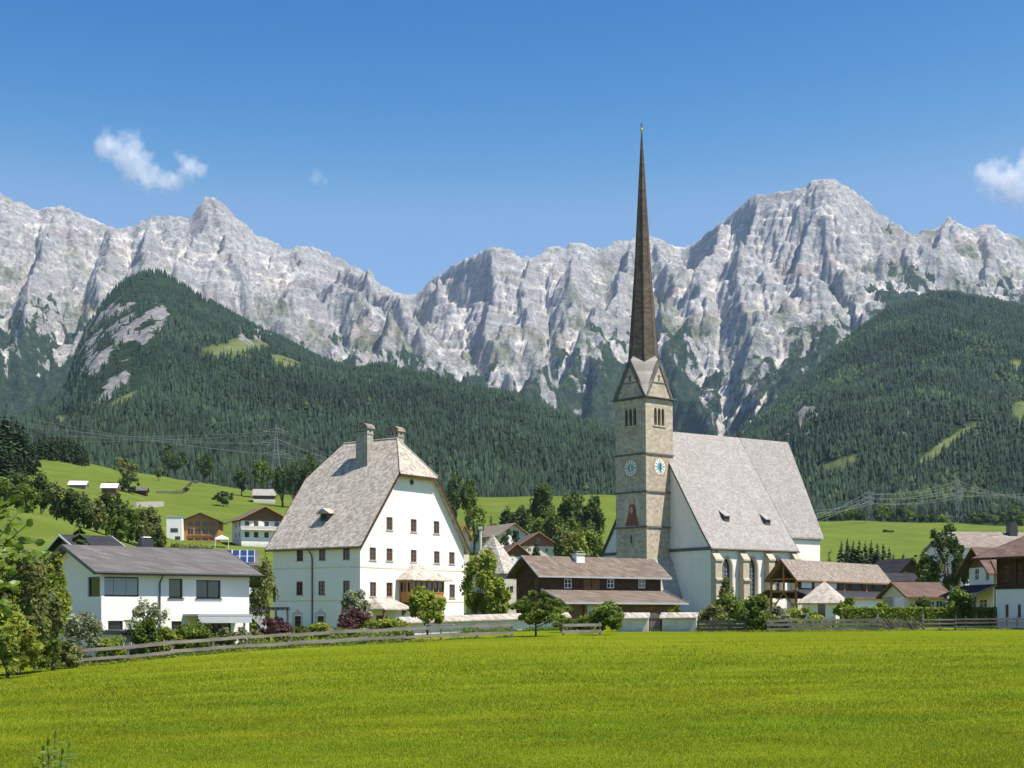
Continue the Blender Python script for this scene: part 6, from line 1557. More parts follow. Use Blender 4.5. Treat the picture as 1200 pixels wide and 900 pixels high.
def tree(px, D, py_top, wpx, mat, label, py_base=None, n=1600, leafpx=2.2, tf=.18, name='broadleaf_tree', cat='tree', group=None, clumps=26, shape='round', trunk=True, deep=1.0, cr=.26, sink=.3, lean=0.0):
    g = GP(px, D)
    if py_base is not None: g.z = CZ + (HY - py_base) / F * D
    h = CZ + (HY - py_top) / F * D - g.z; w_ = wpx / F * D
    R = empty(name, g, 0, label, cat, group)
    broad_tree(R, h, w_ * 1.12, w_ * 1.12 * deep, n, leafpx / F * D, LEAF[mat], tf, clumps, trunk=trunk, shape=shape, clump_r=cr, lean=lean)
    return R
def shrub(px, D, py_top, wpx, mat, label, py_base=None, n=900, leafpx=2.4, name='shrub', cat='shrub', clumps=16, shape='bush', deep=.9, bloom=None):
    R = tree(px, D, py_top - 3, wpx * 1.25, mat, label, py_base, int(n * 1.35), leafpx, .02, name, cat, None, clumps, shape, False, deep, .34)
    if bloom:
        ch = [o for o in R.children if o.name.startswith('crown')][0]; co = np.zeros(len(ch.data.vertices) * 3, dtype=np.float32); ch.data.vertices.foreach_get('co', co); co = co.reshape(-1, 4, 3).mean(1)
        r = np.random.default_rng(5); sel = co[r.choice(len(co), bloom[1], replace=False)]; V, F_, T = leaf_cloud(r, sel, np.full((len(sel), 3), bloom[2]), bloom[1] * 7, bloom[2] * .5); mesh_np('blossom', V, F_, LEAF[bloom[0]], attrs={'tint': T}, parent=R)
    return R

ORD = 'first second third fourth fifth sixth seventh eighth ninth tenth eleventh twelfth'.split()
def build_plants():
    # --- dark spruce wood on the far left slope
    for i, (px, D, top) in enumerate(((-12, 520, 470), (-3, 560, 476), (6, 530, 480), (13, 575, 486), (20, 545, 488), (27, 585, 494), (33, 560, 506), (40, 590, 514), (-8, 500, 500), (4, 490, 512), (14, 500, 522), (24, 505, 528), (36, 540, 532), (-14, 470, 520))):
        spruce(px, D, top, 'dark spruce in the wood on the far left slope', 'spruces of the far left wood', 1.35, seed=i)
    for i, (px, top) in enumerate(((47, 505), (52, 500), (57, 508), (62, 503), (67, 507), (72, 505), (77, 509), (82, 506), (87, 511), (92, 508), (97, 516), (101, 522))):
        spruce(px, 628 + 8 * (i % 3), top, ORD[i] + ' slim spruce from the left in the row along the upper left meadow edge', 'spruces along the upper meadow edge', .95, seed=i + 1)
    for i, (px, top, D, wd, mt) in enumerate(((20, 552, 330, 36, 'dark'), (48, 548, 320, 32, 'dark'), (30, 566, 300, 34, 'green'), (66, 562, 300, 22, 'olive'), (2, 560, 300, 34, 'green'))):
        tree(px, D, top, wd, mt, ['broad dark tree at the left edge of the tree belt', 'tall round dark tree in the left tree belt', 'rounded green tree in front of the dark left trees', 'slim olive tree between the dark left trees and the belt', 'green tree cut by the left photo edge, below the spruces'][i], n=1900, leafpx=2.3, tf=.02, cr=.34)
    for i, (px, top, D, wd, mt) in enumerate(((84, 570, 290, 30, 'dark'), (98, 575, 300, 28, 'dark'), (113, 585, 285, 24, 'olive'), (124, 574, 300, 22, 'dark'), (136, 577, 292, 26, 'dark'), (150, 585, 296, 26, 'green'), (163, 592, 300, 26, 'olive'), (176, 594, 305, 24, 'olive'), (140, 600, 275, 22, 'green'), (187, 612, 290, 18, 'olive'))):
        tree(px, D, top, wd, mt, ['first tree of the belt above the lower left meadow', 'second tree of the belt above the lower left meadow', 'short olive tree in the middle of the belt', 'narrow tall dark tree of the belt', 'tallest rounded tree of the belt', 'green tree in the right part of the belt', 'olive tree near the right end of the belt', 'olive bushy tree closing the belt on the right', 'low green tree in front of the belt', 'small olive bush at the lower end of the belt'][i], n=1700, leafpx=2.3, tf=.02, cr=.34)
    # --- solitary trees on the upper meadow
    tree(205, DG(205, 567), 521, 30, 'dark', 'large dark oak with two trunks on the upper meadow', n=1500, leafpx=1.8, tf=.28)
    tree(240, DG(240, 570), 529, 22, 'dark', 'slim dark tree right of the two-trunked oak', n=1000, leafpx=1.8, tf=.25)
    tree(147, DG(147, 572), 533, 28, 'olive', 'loose olive tree beside the small field huts', n=900, leafpx=1.8, tf=.2)
    tree(152, DG(152, 579) + 6, 556, 30, 'dark', 'round dark bush between the two field huts', n=700, leafpx=1.8, tf=.05)
    tree(186, 650, 546, 10, 'olive', 'thin young tree left of the two-trunked oak', n=300, leafpx=1.6, tf=.2)
    tree(262, DG(262, 592), 574, 24, 'dark', 'low round dark bush in the middle of the upper meadow', n=700, leafpx=1.8, tf=.03)
    tree(283, 640, 546, 16, 'dark', 'narrow dark tree left of the trees behind the tall house', n=700, leafpx=1.8)
    tree(307, 640, 535, 24, 'green', 'rounded tree behind the red-brown barn', n=1000, leafpx=1.8)
    for i, (px, top, wd) in enumerate(((331, 540, 26), (346, 530, 32), (362, 526, 30), (378, 536, 26))):
        tree(px, 600, top, wd, 'dark', ['first', 'second', 'third', 'fourth'][i] + ' dark tree from the barn in the clump beside the tall house roof', n=1100, leafpx=1.8, tf=.1)
    tree(218, DG(218, 576), 571, 8, 'dark', 'tiny bush below the oak on the meadow', n=150, leafpx=1.6, tf=.05)
    # --- trees between the tall house and the tower
    tree(534, 560, 551, 24, 'dark', 'tall tree just right of the tall house roof', n=1000, leafpx=1.9)
    tree(549, 560, 556, 22, 'green', 'second tree right of the tall house roof', n=900, leafpx=1.9)
    tree(556, 480, 586, 26, 'green', 'low spreading tree below the two trees right of the tall house', n=800, leafpx=1.9)
    tree(637, 500, 561, 30, 'dark', 'tallest dark tree in the clump left of the tower', n=2400, leafpx=2.3, cr=.3, tf=.1)
    tree(667, 510, 571, 34, 'dark', 'second tallest tree in the clump left of the tower', n=2400, leafpx=2.3, cr=.3, tf=.1)
    tree(693, 500, 580, 30, 'dark', 'round dark tree nearest the tower', n=2200, leafpx=2.3, cr=.3, tf=.12)
    for i, (px, top, D, wd, mt) in enumerate(((612, 590, 520, 26, 'dark'), (628, 604, 480, 28, 'green'), (650, 598, 470, 34, 'green'), (672, 596, 460, 34, 'green'), (690, 612, 440, 30, 'green'), (664, 616, 425, 32, 'olive'), (678, 622, 420, 30, 'light'), (594, 594, 520, 16, 'dark'), (704, 636, 420, 22, 'dark'))):
        tree(px, D, top, wd, mt, ['dark tree at the left end of the clump above the chalets', 'green tree behind the red-brown timber chalet', 'broad green tree in the middle of the clump', 'green tree below the second tallest tree', 'green tree below the round dark tree', 'olive tree at the front of the clump', 'pale green tree lowest in the clump', 'narrow tree left of the clump', 'dark bush at the foot of the tower clump'][i], n=1700, leafpx=2.3, tf=.02, cr=.34)
    tree(577, 500, 604, 14, 'green', 'small tree on the meadow above the village chalets', n=400, leafpx=1.8)
    tree(600, 455, 618, 24, 'dark', 'dark tree standing in front of the white village chalet', n=800, leafpx=1.9, tf=.1)
    spruce(628, 395, 630, 'small spruce beside the small red-roofed village house', None, 1.2, seed=2)
    # --- right side
    for i, (px, top) in enumerate(((986, 634), (993, 631), (1000, 633), (1007, 632), (1014, 634), (1021, 633), (1028, 636), (1035, 637), (1042, 641), (1047, 648))):
        spruce(px, 380 + 9 * (i % 3), top, ORD[i] + ' spruce from the church side in the dense plantation on the right meadow', 'spruces of the right plantation', 1.3, seed=i)
    tree(972, 330, 645, 18, 'dark', 'low dark bush left of the spruce plantation', n=500, leafpx=2.0, tf=.05)
    tree(1112, 172, 609, 48, 'dark', 'large broadleaf tree rising behind the low red-roofed house', n=2600, leafpx=2.6, tf=.15, clumps=40, cr=.2)
    tree(1084, 176, 640, 34, 'dark', 'smaller dark tree left of the large broadleaf tree', n=1500, leafpx=2.4, tf=.1, clumps=24)
    tree(1060, 500, 648, 8, 'green', 'tiny tree on the right meadow beside the plantation', n=150, leafpx=1.8)
    for i, px in enumerate((1037, 1044)): tree(px, 820, 621 + i, 7, 'dark', ['left', 'right'][i] + ' one of two tiny bushes high on the right meadow', n=120, leafpx=1.6, tf=.02)
    for i, (px, top) in enumerate(((965, 598), (975, 594), (985, 597), (996, 592), (1007, 596), (1022, 590), (1033, 588), (1042, 586), (1052, 592), (1065, 596), (1078, 600), (1090, 599), (1103, 602), (1140, 602), (1152, 600), (1166, 603), (1180, 596), (1186, 590), (1195, 600))):
        tree(px, 965 + (i % 4) * 8, top, 17, 'dark' if i % 3 else 'green', 'tree in the line along the top of the right meadow', group='trees along the top of the right meadow', n=420, leafpx=1.8, tf=.02, clumps=10, cr=.36)
    tree(1188, 250, 604, 16, 'olive', 'tree rising above the grey roof at the right edge', n=500, leafpx=2)
    # --- around the houses
    tree(566, 131, 641, 52, 'light', 'big light green tree right of the tall white house', n=4200, leafpx=2.6, tf=.08, clumps=46, cr=.2)
    tree(584, 128, 672, 30, 'light', 'smaller light green tree before the stone chapel', n=1800, leafpx=2.6, tf=.1, clumps=26)
    tree(308, 121, 644, 34, 'olive', 'olive green tree left of the tall white house', n=2600, leafpx=2.6, tf=.06, clumps=34)
    tree(501, 108, 680, 62, 'light', 'feathery light green tree in front of the timber bay', n=2600, leafpx=2.6, tf=.1, clumps=30, cr=.22, shape='cone')
    tree(628, 103, 690, 62, 'green', 'small green fruit tree standing alone on the meadow edge', n=4200, leafpx=2.3, tf=.2, clumps=52, cr=.17)
    tree(415, 112, 688, 44, 'silver', 'grey-green shrub tree at the corner of the tall house', n=2000, leafpx=2.4, tf=.12, clumps=26, cr=.24)
    shrub(414, 110, 712, 36, 'purple', 'purple-leaved shrub under the grey-green shrub tree', n=1400, leafpx=2.4)
    shrub(323, 104, 725, 34, 'purple', 'dark purple shrub beside the garden pergola', n=1400)
    shrub(450, 104, 724, 46, 'light', 'wide bright green shrub below the porch roof', n=1800)
    shrub(376, 106, 729, 26, 'light', 'small bright green shrub at the tall house wall', n=900)
    shrub(350, 106, 737, 34, 'green', 'low green bush at the foot of the tall house', n=800)
    shrub(396, 104, 738, 26, 'olive', 'low olive bush between the purple shrub and the bright shrub', n=600)
    shrub(474, 100, 742, 20, 'green', 'low green tuft by the rail fence near the climbing frame', n=400)
    shrub(711, 106, 707, 34, 'green', 'dense round green bush before the churchyard wall', n=2200, clumps=22)
    shrub(690, 112, 722, 34, 'green', 'low spreading bush left of the dense round bush', n=900)
    shrub(664, 114, 727, 34, 'green', 'low bush at the end of the long churchyard wall', n=700)
    shrub(770, 125, 716, 34, 'purple', 'reddish flowering shrub behind the wooden gate', n=800, bloom=('pink', 40, .12))
    shrub(791, 124, 710, 14, 'light', 'upright yellow-green shrub behind the right wall stub', n=500)
    shrub(856, 128, 697, 42, 'green', 'big green bush against the church wall', n=2200, clumps=22)
    tree(851, 205, 668, 24, 'olive', 'slender climbing tree before the first church window', n=900, leafpx=2.2, tf=.05, shape='cone')
    shrub(886, 113, 700, 38, 'green', 'tall bush with white hydrangea blossoms before the church', n=2600, clumps=24, bloom=('white', 60, .16))
    shrub(912, 114, 712, 28, 'silver', 'silvery shrub right of the white-flowering bush', n=1000)
    shrub(938, 122, 712, 44, 'light', 'yellow-green bush in front of the timber gallery', n=1500)
    shrub(834, 124, 712, 30, 'olive', 'dry olive shrub at the church corner', n=900)
    shrub(873, 132, 704, 26, 'light', 'light green bush between the two big church bushes', n=900)
    shrub(993, 140, 702, 24, 'green', 'green shrub beside the pyramid-roofed kiosk', n=900)
    shrub(1125, 128, 690, 30, 'green', 'leafy bush standing above the hedge beside the street lamp', n=1500, clumps=20)
    shrub(1080, 152, 700, 22, 'dark', 'dark climbing shrub on the low red-roofed house', n=700)
    shrub(1032, 150, 706, 14, 'light', 'small light shrub at the end of the timber gallery', n=400)
    shrub(1036, 112.6, 726, 34, 'green', 'low bush growing through the rustic stake fence', n=800)
    shrub(1066, 113, 729, 26, 'green', 'small bush behind the stake fence beside the field gate', n=500)
    # garden of the modern house
    tree(170, 90.5, 700, 56, 'silver', 'loose pale shrub tree in front of the modern house', n=1500, leafpx=2.4, tf=.1, shape='bush', clumps=24, cr=.24)
    shrub(172, 89.5, 722, 34, 'green', 'round green bush at the foot of the loose pale shrub', n=1200)
    shrub(222, 91.5, 730, 56, 'green', 'long leafy bush below the terrace canopy', n=2200, clumps=26)
    shrub(196, 90.5, 738, 36, 'light', 'yellow-green bush beside the long leafy bush', n=1000)
    shrub(98, 86.5, 712, 40, 'silver', 'silvery willow bush before the garage', n=1700, clumps=20)
    shrub(128, 87.5, 742, 40, 'light', 'low yellow-green plants behind the rail fence', n=900)
    shrub(70, 85.8, 748, 40, 'olive', 'olive undergrowth before the garage at the fence end', n=1000)
    shrub(268, 93.5, 738, 26, 'olive', 'thin olive plant at the terrace post', n=500)
    shrub(298, 96, 740, 26, 'light', 'bright green bush at the end of the pergola', n=800)
    shrub(284, 95, 732, 12, 'silver', 'small standard tree on the terrace', n=300)
    shrub(186, 180, 648, 30, 'dark', 'dark shrub behind the chimney of the modern house', n=700)
    shrub(270, 240, 655, 40, 'green', 'bushes behind the solar roof below the tent', n=900)
    shrub(215, 300, 636, 60, 'olive', 'hedge-like bush below the orange glazed house', n=1000)
    spruce(93, 140, 606, 'bushy spruce behind the roof of the modern house', None, 1.5, seed=3)
    shrub(44, 79.5, 742, 52, 'green', 'green bush at the foot of the big left tree', n=1600)
    shrub(80, 82.5, 752, 40, 'olive', 'olive bush at the left end of the rail fence', n=1100)
    # big leafy tree at the left edge
    tree(20, 77, 632, 96, 'olive', 'big leafy tree at the left photo edge beside the rail fence', n=12000, leafpx=3.2, tf=.02, clumps=90, cr=.2, deep=.7)
    tree(62, 80, 640, 52, 'light', 'light green tree leaning over the end of the rail fence', n=3600, leafpx=2.8, tf=.05, clumps=44, cr=.2)
    tree(8, 72, 700, 80, 'light', 'dense light green bush at the lower left edge', n=3800, leafpx=3.2, tf=.01, clumps=40, cr=.24, shape='bush')
build_plants()

# ---- saplings close to the camera, with real leaves
def leaf_shape(m, p, d, up, L, w_):
    d = Vector(d).normalized(); s = d.cross(Vector(up)).normalized(); u = s.cross(d)
    a = p + d * L * .3 + u * L * .04; b = p + d * L * .65 + u * L * .03; t = p + d * L - u * L * .08
    m.face([p, a + s * w_ * .42 + u * L * .05, a]); m.face([p, a, a - s * w_ * .42 + u * L * .05])
    m.face([a, a + s * w_ * .42 + u * L * .05, b + s * w_ * .38 + u * L * .04, b]); m.face([a, b, b - s * w_ * .38 + u * L * .04, a - s * w_ * .42 + u * L * .05])
    m.face([b, b + s * w_ * .38 + u * L * .04, t]); m.face([b, t, b - s * w_ * .38 + u * L * .04])
def mat_big_leaf():
    m = NM('sapling_leaf', 0.45, 0.4); c = m.ramp(m.noise(m.pos(), 6, 4, .6), [(0.3, (0.075, 0.13, 0.012)), (0.7, (0.15, 0.21, 0.02))]); m.color(c)
    tr = m.new('ShaderNodeBsdfTranslucent'); m.link(c, tr.inputs[0]); mx = m.new('ShaderNodeMixShader'); mx.inputs[0].default_value = .35; m.link(m.b.outputs[0], mx.inputs[1]); m.link(tr.outputs[0], mx.inputs[2]); m.link(mx.outputs[0], m.n['Material Output'].inputs['Surface']); return m.m
M['big_leaf'] = mat_big_leaf()
def sapling(px, D, tops, label, L=.11, per=9, seed=1, z_from=.4, broad=.55, reach=None):
    g = GP(px, D); r = random.Random(seed); R = empty('young_tree', g, 0, label, 'tree'); st = MB(); lf = MB()
    if reach: st.tube([(0, 0, -.2), (.03, .02, reach * .6), (0, 0, reach)], [.05, .035, .02], 7)
    for tx, ty in tops:
        tip = P(tx, ty, D + r.uniform(-.5, .5)) - g; base = Vector((0, 0, reach * r.uniform(.72, 1))) if reach else Vector((r.uniform(-.05, .05), r.uniform(-.05, .05), -.1)); mid = base.lerp(tip, .55) + Vector((0, 0, .07 if reach else .0))
        st.tube([base, mid, tip], [.012, .008, .003], 5)
        for i in range(per):
            t = z_from + (1 - z_from) * (i + .5) / per; q = mid.lerp(tip, (t - .5) * 2) if t > .5 else base.lerp(mid, t * 2)
            a = i * 2.4 + r.uniform(-.4, .4); d = Vector((math.cos(a), math.sin(a), r.uniform(-.3, .5))); leaf_shape(lf, q, d, (r.uniform(-.4, .4), -.8, .7), L * r.uniform(.7, 1.25), L * broad)
        leaf_shape(lf, tip, (tip - mid) + Vector((.05, 0, 0)), (0, 1, 0), L * .8, L * broad)
    st.build('stem', M['bark'], R); lf.build('foliage', M['big_leaf'], R)
sapling(-75, 11.5, [(10, 588), (20, 602), (4, 625), (40, 636), (24, 652), (-4, 606), (8, 668), (46, 650), (30, 616), (-10, 640), (12, 690), (2, 712), (-12, 680), (16, 640)], 'young tree with large bright leaves reaching in at the left edge', .12, 18, 3, .35, .62, 2.75)
sapling(62, 9.5, [(64, 868), (50, 884), (80, 880), (56, 876), (72, 886)], 'small dark green sapling tip at the bottom left', .085, 22, 5, .55, .3)

# ---------------------------------------------------------------- clipped hedge
def build_hedge():
    A, B = GP(985, 129), GP(1172, 127); d = B - A; L = math.hypot(d.x, d.y); R = empty('clipped_hedge', A, math.atan2(d.y, d.x), 'long clipped green hedge behind the stake fence', 'hedge'); h = CZ + (HY - 713) / F * 128 - A.z
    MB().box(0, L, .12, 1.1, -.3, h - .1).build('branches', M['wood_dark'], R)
    r = np.random.default_rng(77); n = 9000; f = r.uniform(0, 1, n); x = r.uniform(0, L, n); front = f < .62; y = np.where(front, r.uniform(-.04, .14, n), r.uniform(0, 1.2, n)); z = np.where(front, r.uniform(-.1, h, n), h + r.uniform(-.12, .06, n)); Pp = np.stack([x, y, z], -1) + r.normal(0, .03, (n, 3))
    nm = r.normal(0, .6, (n, 3)) + np.where(front[:, None], np.array([[0, -1, .3]]), np.array([[0, 0, 1]])); nm /= np.linalg.norm(nm, axis=1)[:, None]; a = np.cross(nm, r.normal(0, 1, (n, 3))); a /= np.linalg.norm(a, axis=1)[:, None]; b = np.cross(nm, a); s = .13 * r.uniform(.6, 1.3, n)[:, None]
    V = np.stack([Pp - a * s, Pp - b * s * .6, Pp + a * s, Pp + b * s * .6], 1).reshape(-1, 3); T = np.repeat(np.clip(r.normal(1, .2, (n, 1)), .5, 1.6) * np.ones((1, 3)), 4, axis=0)
    mesh_np('leaves', V, np.arange(n * 4).reshape(-1, 4), LEAF['light'], attrs={'tint': T}, parent=R)
build_hedge()

# ---------------------------------------------------------------- garden undergrowth along the fences
def undergrowth(label, pts, width, h0, h1, n, mat, leaf=.09, seed=3):
    """rank grass, perennials and seedlings: nobody could count them, one object"""
    r = np.random.default_rng(seed); pts = np.array(pts, float); t = r.uniform(0, 1, n)
    px = np.interp(t, np.linspace(0, 1, len(pts)), pts[:, 0]); D0 = np.interp(t, np.linspace(0, 1, len(pts)), pts[:, 1]); off = r.uniform(0, 1, n) ** 1.3 * width; D = D0 + off; X = (px - 600) / F * D; Y = D
    patch = np.clip(.45 + 1.1 * fbm(X / 1.6, Y / 1.6, 4, seed + 40), .05, 1.3); H = (h0 + (h1 - h0) * np.clip(off / width * 1.6, 0, 1)) * patch; Z = gz(X, Y) + r.uniform(0, 1, n) ** .8 * H
    Pp = np.stack([X, Y, Z], -1); nm = r.normal(0, .7, (n, 3)) + np.array([0, -.4, .6]); nm /= np.linalg.norm(nm, axis=1)[:, None]; a = np.cross(nm, r.normal(0, 1, (n, 3))); a /= np.linalg.norm(a, axis=1)[:, None]; b = np.cross(nm, a); s_ = leaf * r.uniform(.5, 1.4, n)[:, None]
    V = np.stack([Pp - a * s_, Pp - b * s_ * .5, Pp + a * s_, Pp + b * s_ * .5], 1).reshape(-1, 3); tone = np.clip(1 + .5 * fbm(X / 1.1, Y / 1.1, 3, seed + 60) + r.normal(0, .15, n), .45, 1.7); T = np.repeat(tone[:, None] * np.stack([np.clip(1 + .5 * fbm(X / 2.3, Y / 2.3, 2, seed + 80), .7, 1.5), np.ones(n), np.ones(n)], -1), 4, axis=0)
    tag(mesh_np('undergrowth', V, np.arange(4 * n).reshape(-1, 4), LEAF[mat], attrs={'tint': T}), label, 'undergrowth', kind='stuff')
undergrowth('rank garden growth behind the long rail fence', [(50, 84.2), (130, 86.4), (220, 88.9), (300, 92.2), (400, 95.4), (470, 97.5)], 5.0, .35, 1.0, 15000, 'green', .10, 3)
undergrowth('tall grass fringe along the long rail fence', [(40, 82.9), (130, 85.2), (220, 87.7), (300, 91.0), (400, 94.2), (500, 97.2), (600, 100.2)], 1.0, .16, .3, 9000, 'light', .06, 5)
undergrowth('flowering border at the foot of the long churchyard wall', [(540, 116), (600, 119), (665, 122)], 2.5, .25, .5, 3500, 'green', .09, 7)
undergrowth('rank growth behind the fences before the church', [(815, 114.5), (872, 113.6), (930, 112.4), (1028, 111.2)], 6.0, .35, 1.1, 10000, 'green', .11, 9)
undergrowth('tall grass fringe along the right fences', [(815, 112.6), (872, 111.8), (960, 110.3), (1028, 109.6), (1083, 111.4), (1160, 111.8), (1230, 112.4)], .8, .14, .28, 7000, 'light', .06, 11)

# ---------------------------------------------------------------- fences
def rail_fence(name, label, pts, heights, post_h, spacing, mat, board=.15, th=.05, jitter=.03, post=.1, post_mat=None, both=False):
    """posts and one plank per bay and height; every plank is its own part"""
    r = random.Random(hash(label) % 9999 if False else len(label)); W_ = [GP(*p) for p in pts]; R = empty(name, W_[0], 0, label, 'fence'); o = W_[0]
    seg = [0.0]
    for a, b in zip(W_[:-1], W_[1:]): seg.append(seg[-1] + (Vector((b.x - a.x, b.y - a.y))).length)
    def at(s):
        for i in range(len(seg) - 1):
            if s <= seg[i + 1] or i == len(seg) - 2: t = (s - seg[i]) / (seg[i + 1] - seg[i]); q = W_[i].lerp(W_[i + 1], t); return Vector((q.x, q.y, gzs(q.x, q.y))) - o
    n = max(1, round(seg[-1] / spacing)); P_ = [at(seg[-1] * i / n) for i in range(n + 1)]
    for p in P_:
        hh = post_h * r.uniform(.92, 1.1); l = r.uniform(-.04, .04); MB().prism([(p.x - post / 2, p.y - post / 2, p.z - .3), (p.x + post / 2, p.y - post / 2, p.z - .3), (p.x + post / 2, p.y + post / 2, p.z - .3), (p.x - post / 2, p.y + post / 2, p.z - .3)], (l, 0, hh + .3)).build('post', post_mat or mat, R)
    for i, (a, b) in enumerate(zip(P_[:-1], P_[1:])):
        for h in heights:
            ja, jb = r.uniform(-jitter, jitter), r.uniform(-jitter, jitter); d = (b - a).normalized() * .12; off = Vector((0, -post / 2 - th / 2 - (.004 if i % 2 else .012), 0))
            MB().bar(a + off - d + Vector((0, 0, h + ja)), b + off + d + Vector((0, 0, h + jb)), th, board * r.uniform(.85, 1.15)).build('rail', mat, R)
    return R
rail_fence('rail_fence', 'long weathered two-rail plank fence along the left meadow edge', [(40, 83.2), (130, 85.5), (220, 88), (300, 91.3), (400, 94.5), (500, 97.5), (600, 100.5)], (.38, .92), 1.15, 2.7, M['wood_grey'], .2, .06, .05, .12)
rail_fence('rail_fence', 'short two-rail plank fence piece left of the dense round bush', [(660, 103.5), (703, 105)], (.3, .78), .95, 2.6, M['wood_grey'], .22, .06, .04, .13)
rail_fence('plank_fence', 'dark wide-plank fence between the white wall and the church bushes', [(818, 113.5), (872, 112.5)], (.2, .5, .8), 1.1, 1.25, M['wood_greydark'], .24, .05, .02, .12)
rail_fence('rail_fence', 'pale three-rail fence with tall end posts before the timber gallery', [(900, 111.2), (960, 110.8), (1003, 110.4), (1028, 110)], (.22, .55, .88), 1.12, 1.7, M['wood_grey'], .17, .05, .05, .11)
rail_fence('field_gate', 'light three-rail field gate beside the stake fence', [(1083, 112), (1119, 112)], (.25, .55, .85), .95, 1.3, M['wood_grey'], .1, .05, .01, .09)
rail_fence('post_rail_fence', 'dark post and rail fence in front of the rightmost house', [(1120, 112), (1160, 112.5), (1240, 113)], (.3, .62, .9), 1.12, .82, M['wood_greydark'], .13, .05, .02, .075)
rail_fence('paddock_fence', 'thin dark paddock fence across the upper meadow', [(184, DG(184, 579)), (215, DG(215, 578)), (245, DG(245, 577.5))], (.4, .95), 1.4, 4.0, M['wood_greydark'], .4, .1, .05, .2)
def stake_fence():
    o = GP(1029, 111.5); R = empty('stake_fence', o, 0, 'rustic fence of crossed leaning stakes before the hedge', 'fence'); r = random.Random(4)
    for i in range(20):
        g = GP(1030 + i * 2.65, 111.5 + .02 * i) - o
        MB().bar(g + Vector((0, -.02 * (i % 2), -.1)), g + Vector((-.75 + r.uniform(-.15, .1), .05, .95 + r.uniform(-.1, .1))), .07, .06).build('stake', M['wood_grey'], R)
    a, b = GP(1029, 111.6) - o, GP(1082, 111.9) - o
    for h in (.35, .6): MB().bar(a + Vector((0, .12, h)), b + Vector((0, .12, h)), .06, .07).build('rail', M['wood_grey'], R)
    for g in (a, b): MB().box(g.x - .07, g.x + .07, g.y + .02, g.y + .16, g.z - .3, g.z + 1.35).build('post', M['wood_grey'], R)
stake_fence()
def climbing_frame():
    o = GP(500, 100.5); R = empty('climbing_frame', o, .1, 'grey metal climbing frame with two arches behind the rail fence', 'climbing frame')
    w_ = 31 / F * 100.5 * 1.05
    for x in (0, w_): MB().tube([(x - .35, -.4, -.1), (x - .28, -.35, .75), (x, 0, 1.12), (x + .28, .35, .75), (x + .35, .4, -.1)], .035, 6).build('arch', M['steel'], R)
    MB().tube([(0, 0, 1.12), (w_, 0, 1.12)], .035, 6).build('top_bar', M['steel'], R)
climbing_frame()

# ---------------------------------------------------------------- pylons and power lines
def pylon(px, D, py_top, label, arms=(.62, .76, .9), aw=.17, base=None):
    g = GP(px, D)
    if base: g.z = CZ + (HY - base) / F * D
    h = CZ + (HY - py_top) / F * D - g.z; R = empty('power_pylon', g, .3, label, 'pylon', 'power line pylons'); b = h * .085; tk = max(.16, .45 / F * D)
    m = MB(); lev = [0, .16, .31, .45, .57, .68, .78, .87, .95]
    def c(t, sx, sy): w_ = b * (1 - t) ** 1.15 + .25; return Vector((sx * w_, sy * w_, h * t))
    for sx, sy in ((-1, -1), (1, -1), (1, 1), (-1, 1)): m.tube([c(t, sx, sy) for t in lev] + [(0, 0, h)], tk * .5, 4)
    for t0, t1 in zip(lev[:-1], lev[1:]):
        for (a, b_) in (((-1, -1), (1, -1)), ((1, -1), (1, 1)), ((1, 1), (-1, 1)), ((-1, 1), (-1, -1))): m.tube([c(t0, *a), c(t1, *b_)], tk * .32, 3); m.tube([c(t1, *a), c(t1, *b_)], tk * .3, 3)
    m.build('mast', M['steel'], R); tips = []
    for t in arms:
        w_ = h * aw * (1.1 - abs(t - .76)); q = MB()
        for s in (-1, 1):
            q.tube([(0, -.4, h * t), (s * w_, 0, h * t + .2)], tk * .4, 4); q.tube([(0, 0, h * (t + .05)), (s * w_, 0, h * t + .2)], tk * .35, 4); tips.append(Matrix.Rotation(.3, 3, 'Z') @ Vector((s * w_, 0, h * t - .6)) + g)
        q.build('cross_arm', M['steel'], R)
    return tips
def wire(a, b, label, sag=.03, r=.05):
    a, b = Vector(a), Vector(b); n = 14; pts = [a.lerp(b, i / n) - Vector((0, 0, sag * (b - a).length * 4 * (i / n) * (1 - i / n))) - a for i in range(n + 1)]
    o = MB().tube(pts, r, 4).build('power_line', M['steel']); o.location = a; tag(o, label, 'power line', 'power lines on the pylons')
tl = pylon(323.5, 900, 497, 'steel lattice pylon in front of the forest left of the tall house')
t1 = pylon(1018.5, 900, 574, 'steel lattice pylon on the right meadow nearer the church'); t2 = pylon(1122, 985, 560, 'steel lattice pylon above the large broadleaf tree')
for i in range(6):
    wire(tl[i], P(-60, 470 + i * 9, 1000), 'power line running left from the pylon by the forest', .012, .07)
    wire(tl[i], P(470, 546 + i * 6, 960), 'power line running right from the pylon behind the tall house', .012, .07)
    wire(t1[i], t2[i], 'power line strung between the two right pylons', .02, .075)
    wire(t2[i], P(1290, 572 + i * 7, 1000), 'power line leaving the right pylon towards the photo edge', .012, .075)
    wire(t1[i], P(900, 596 + i * 7, 720), 'power line running from the right meadow pylon behind the church', .012, .07)

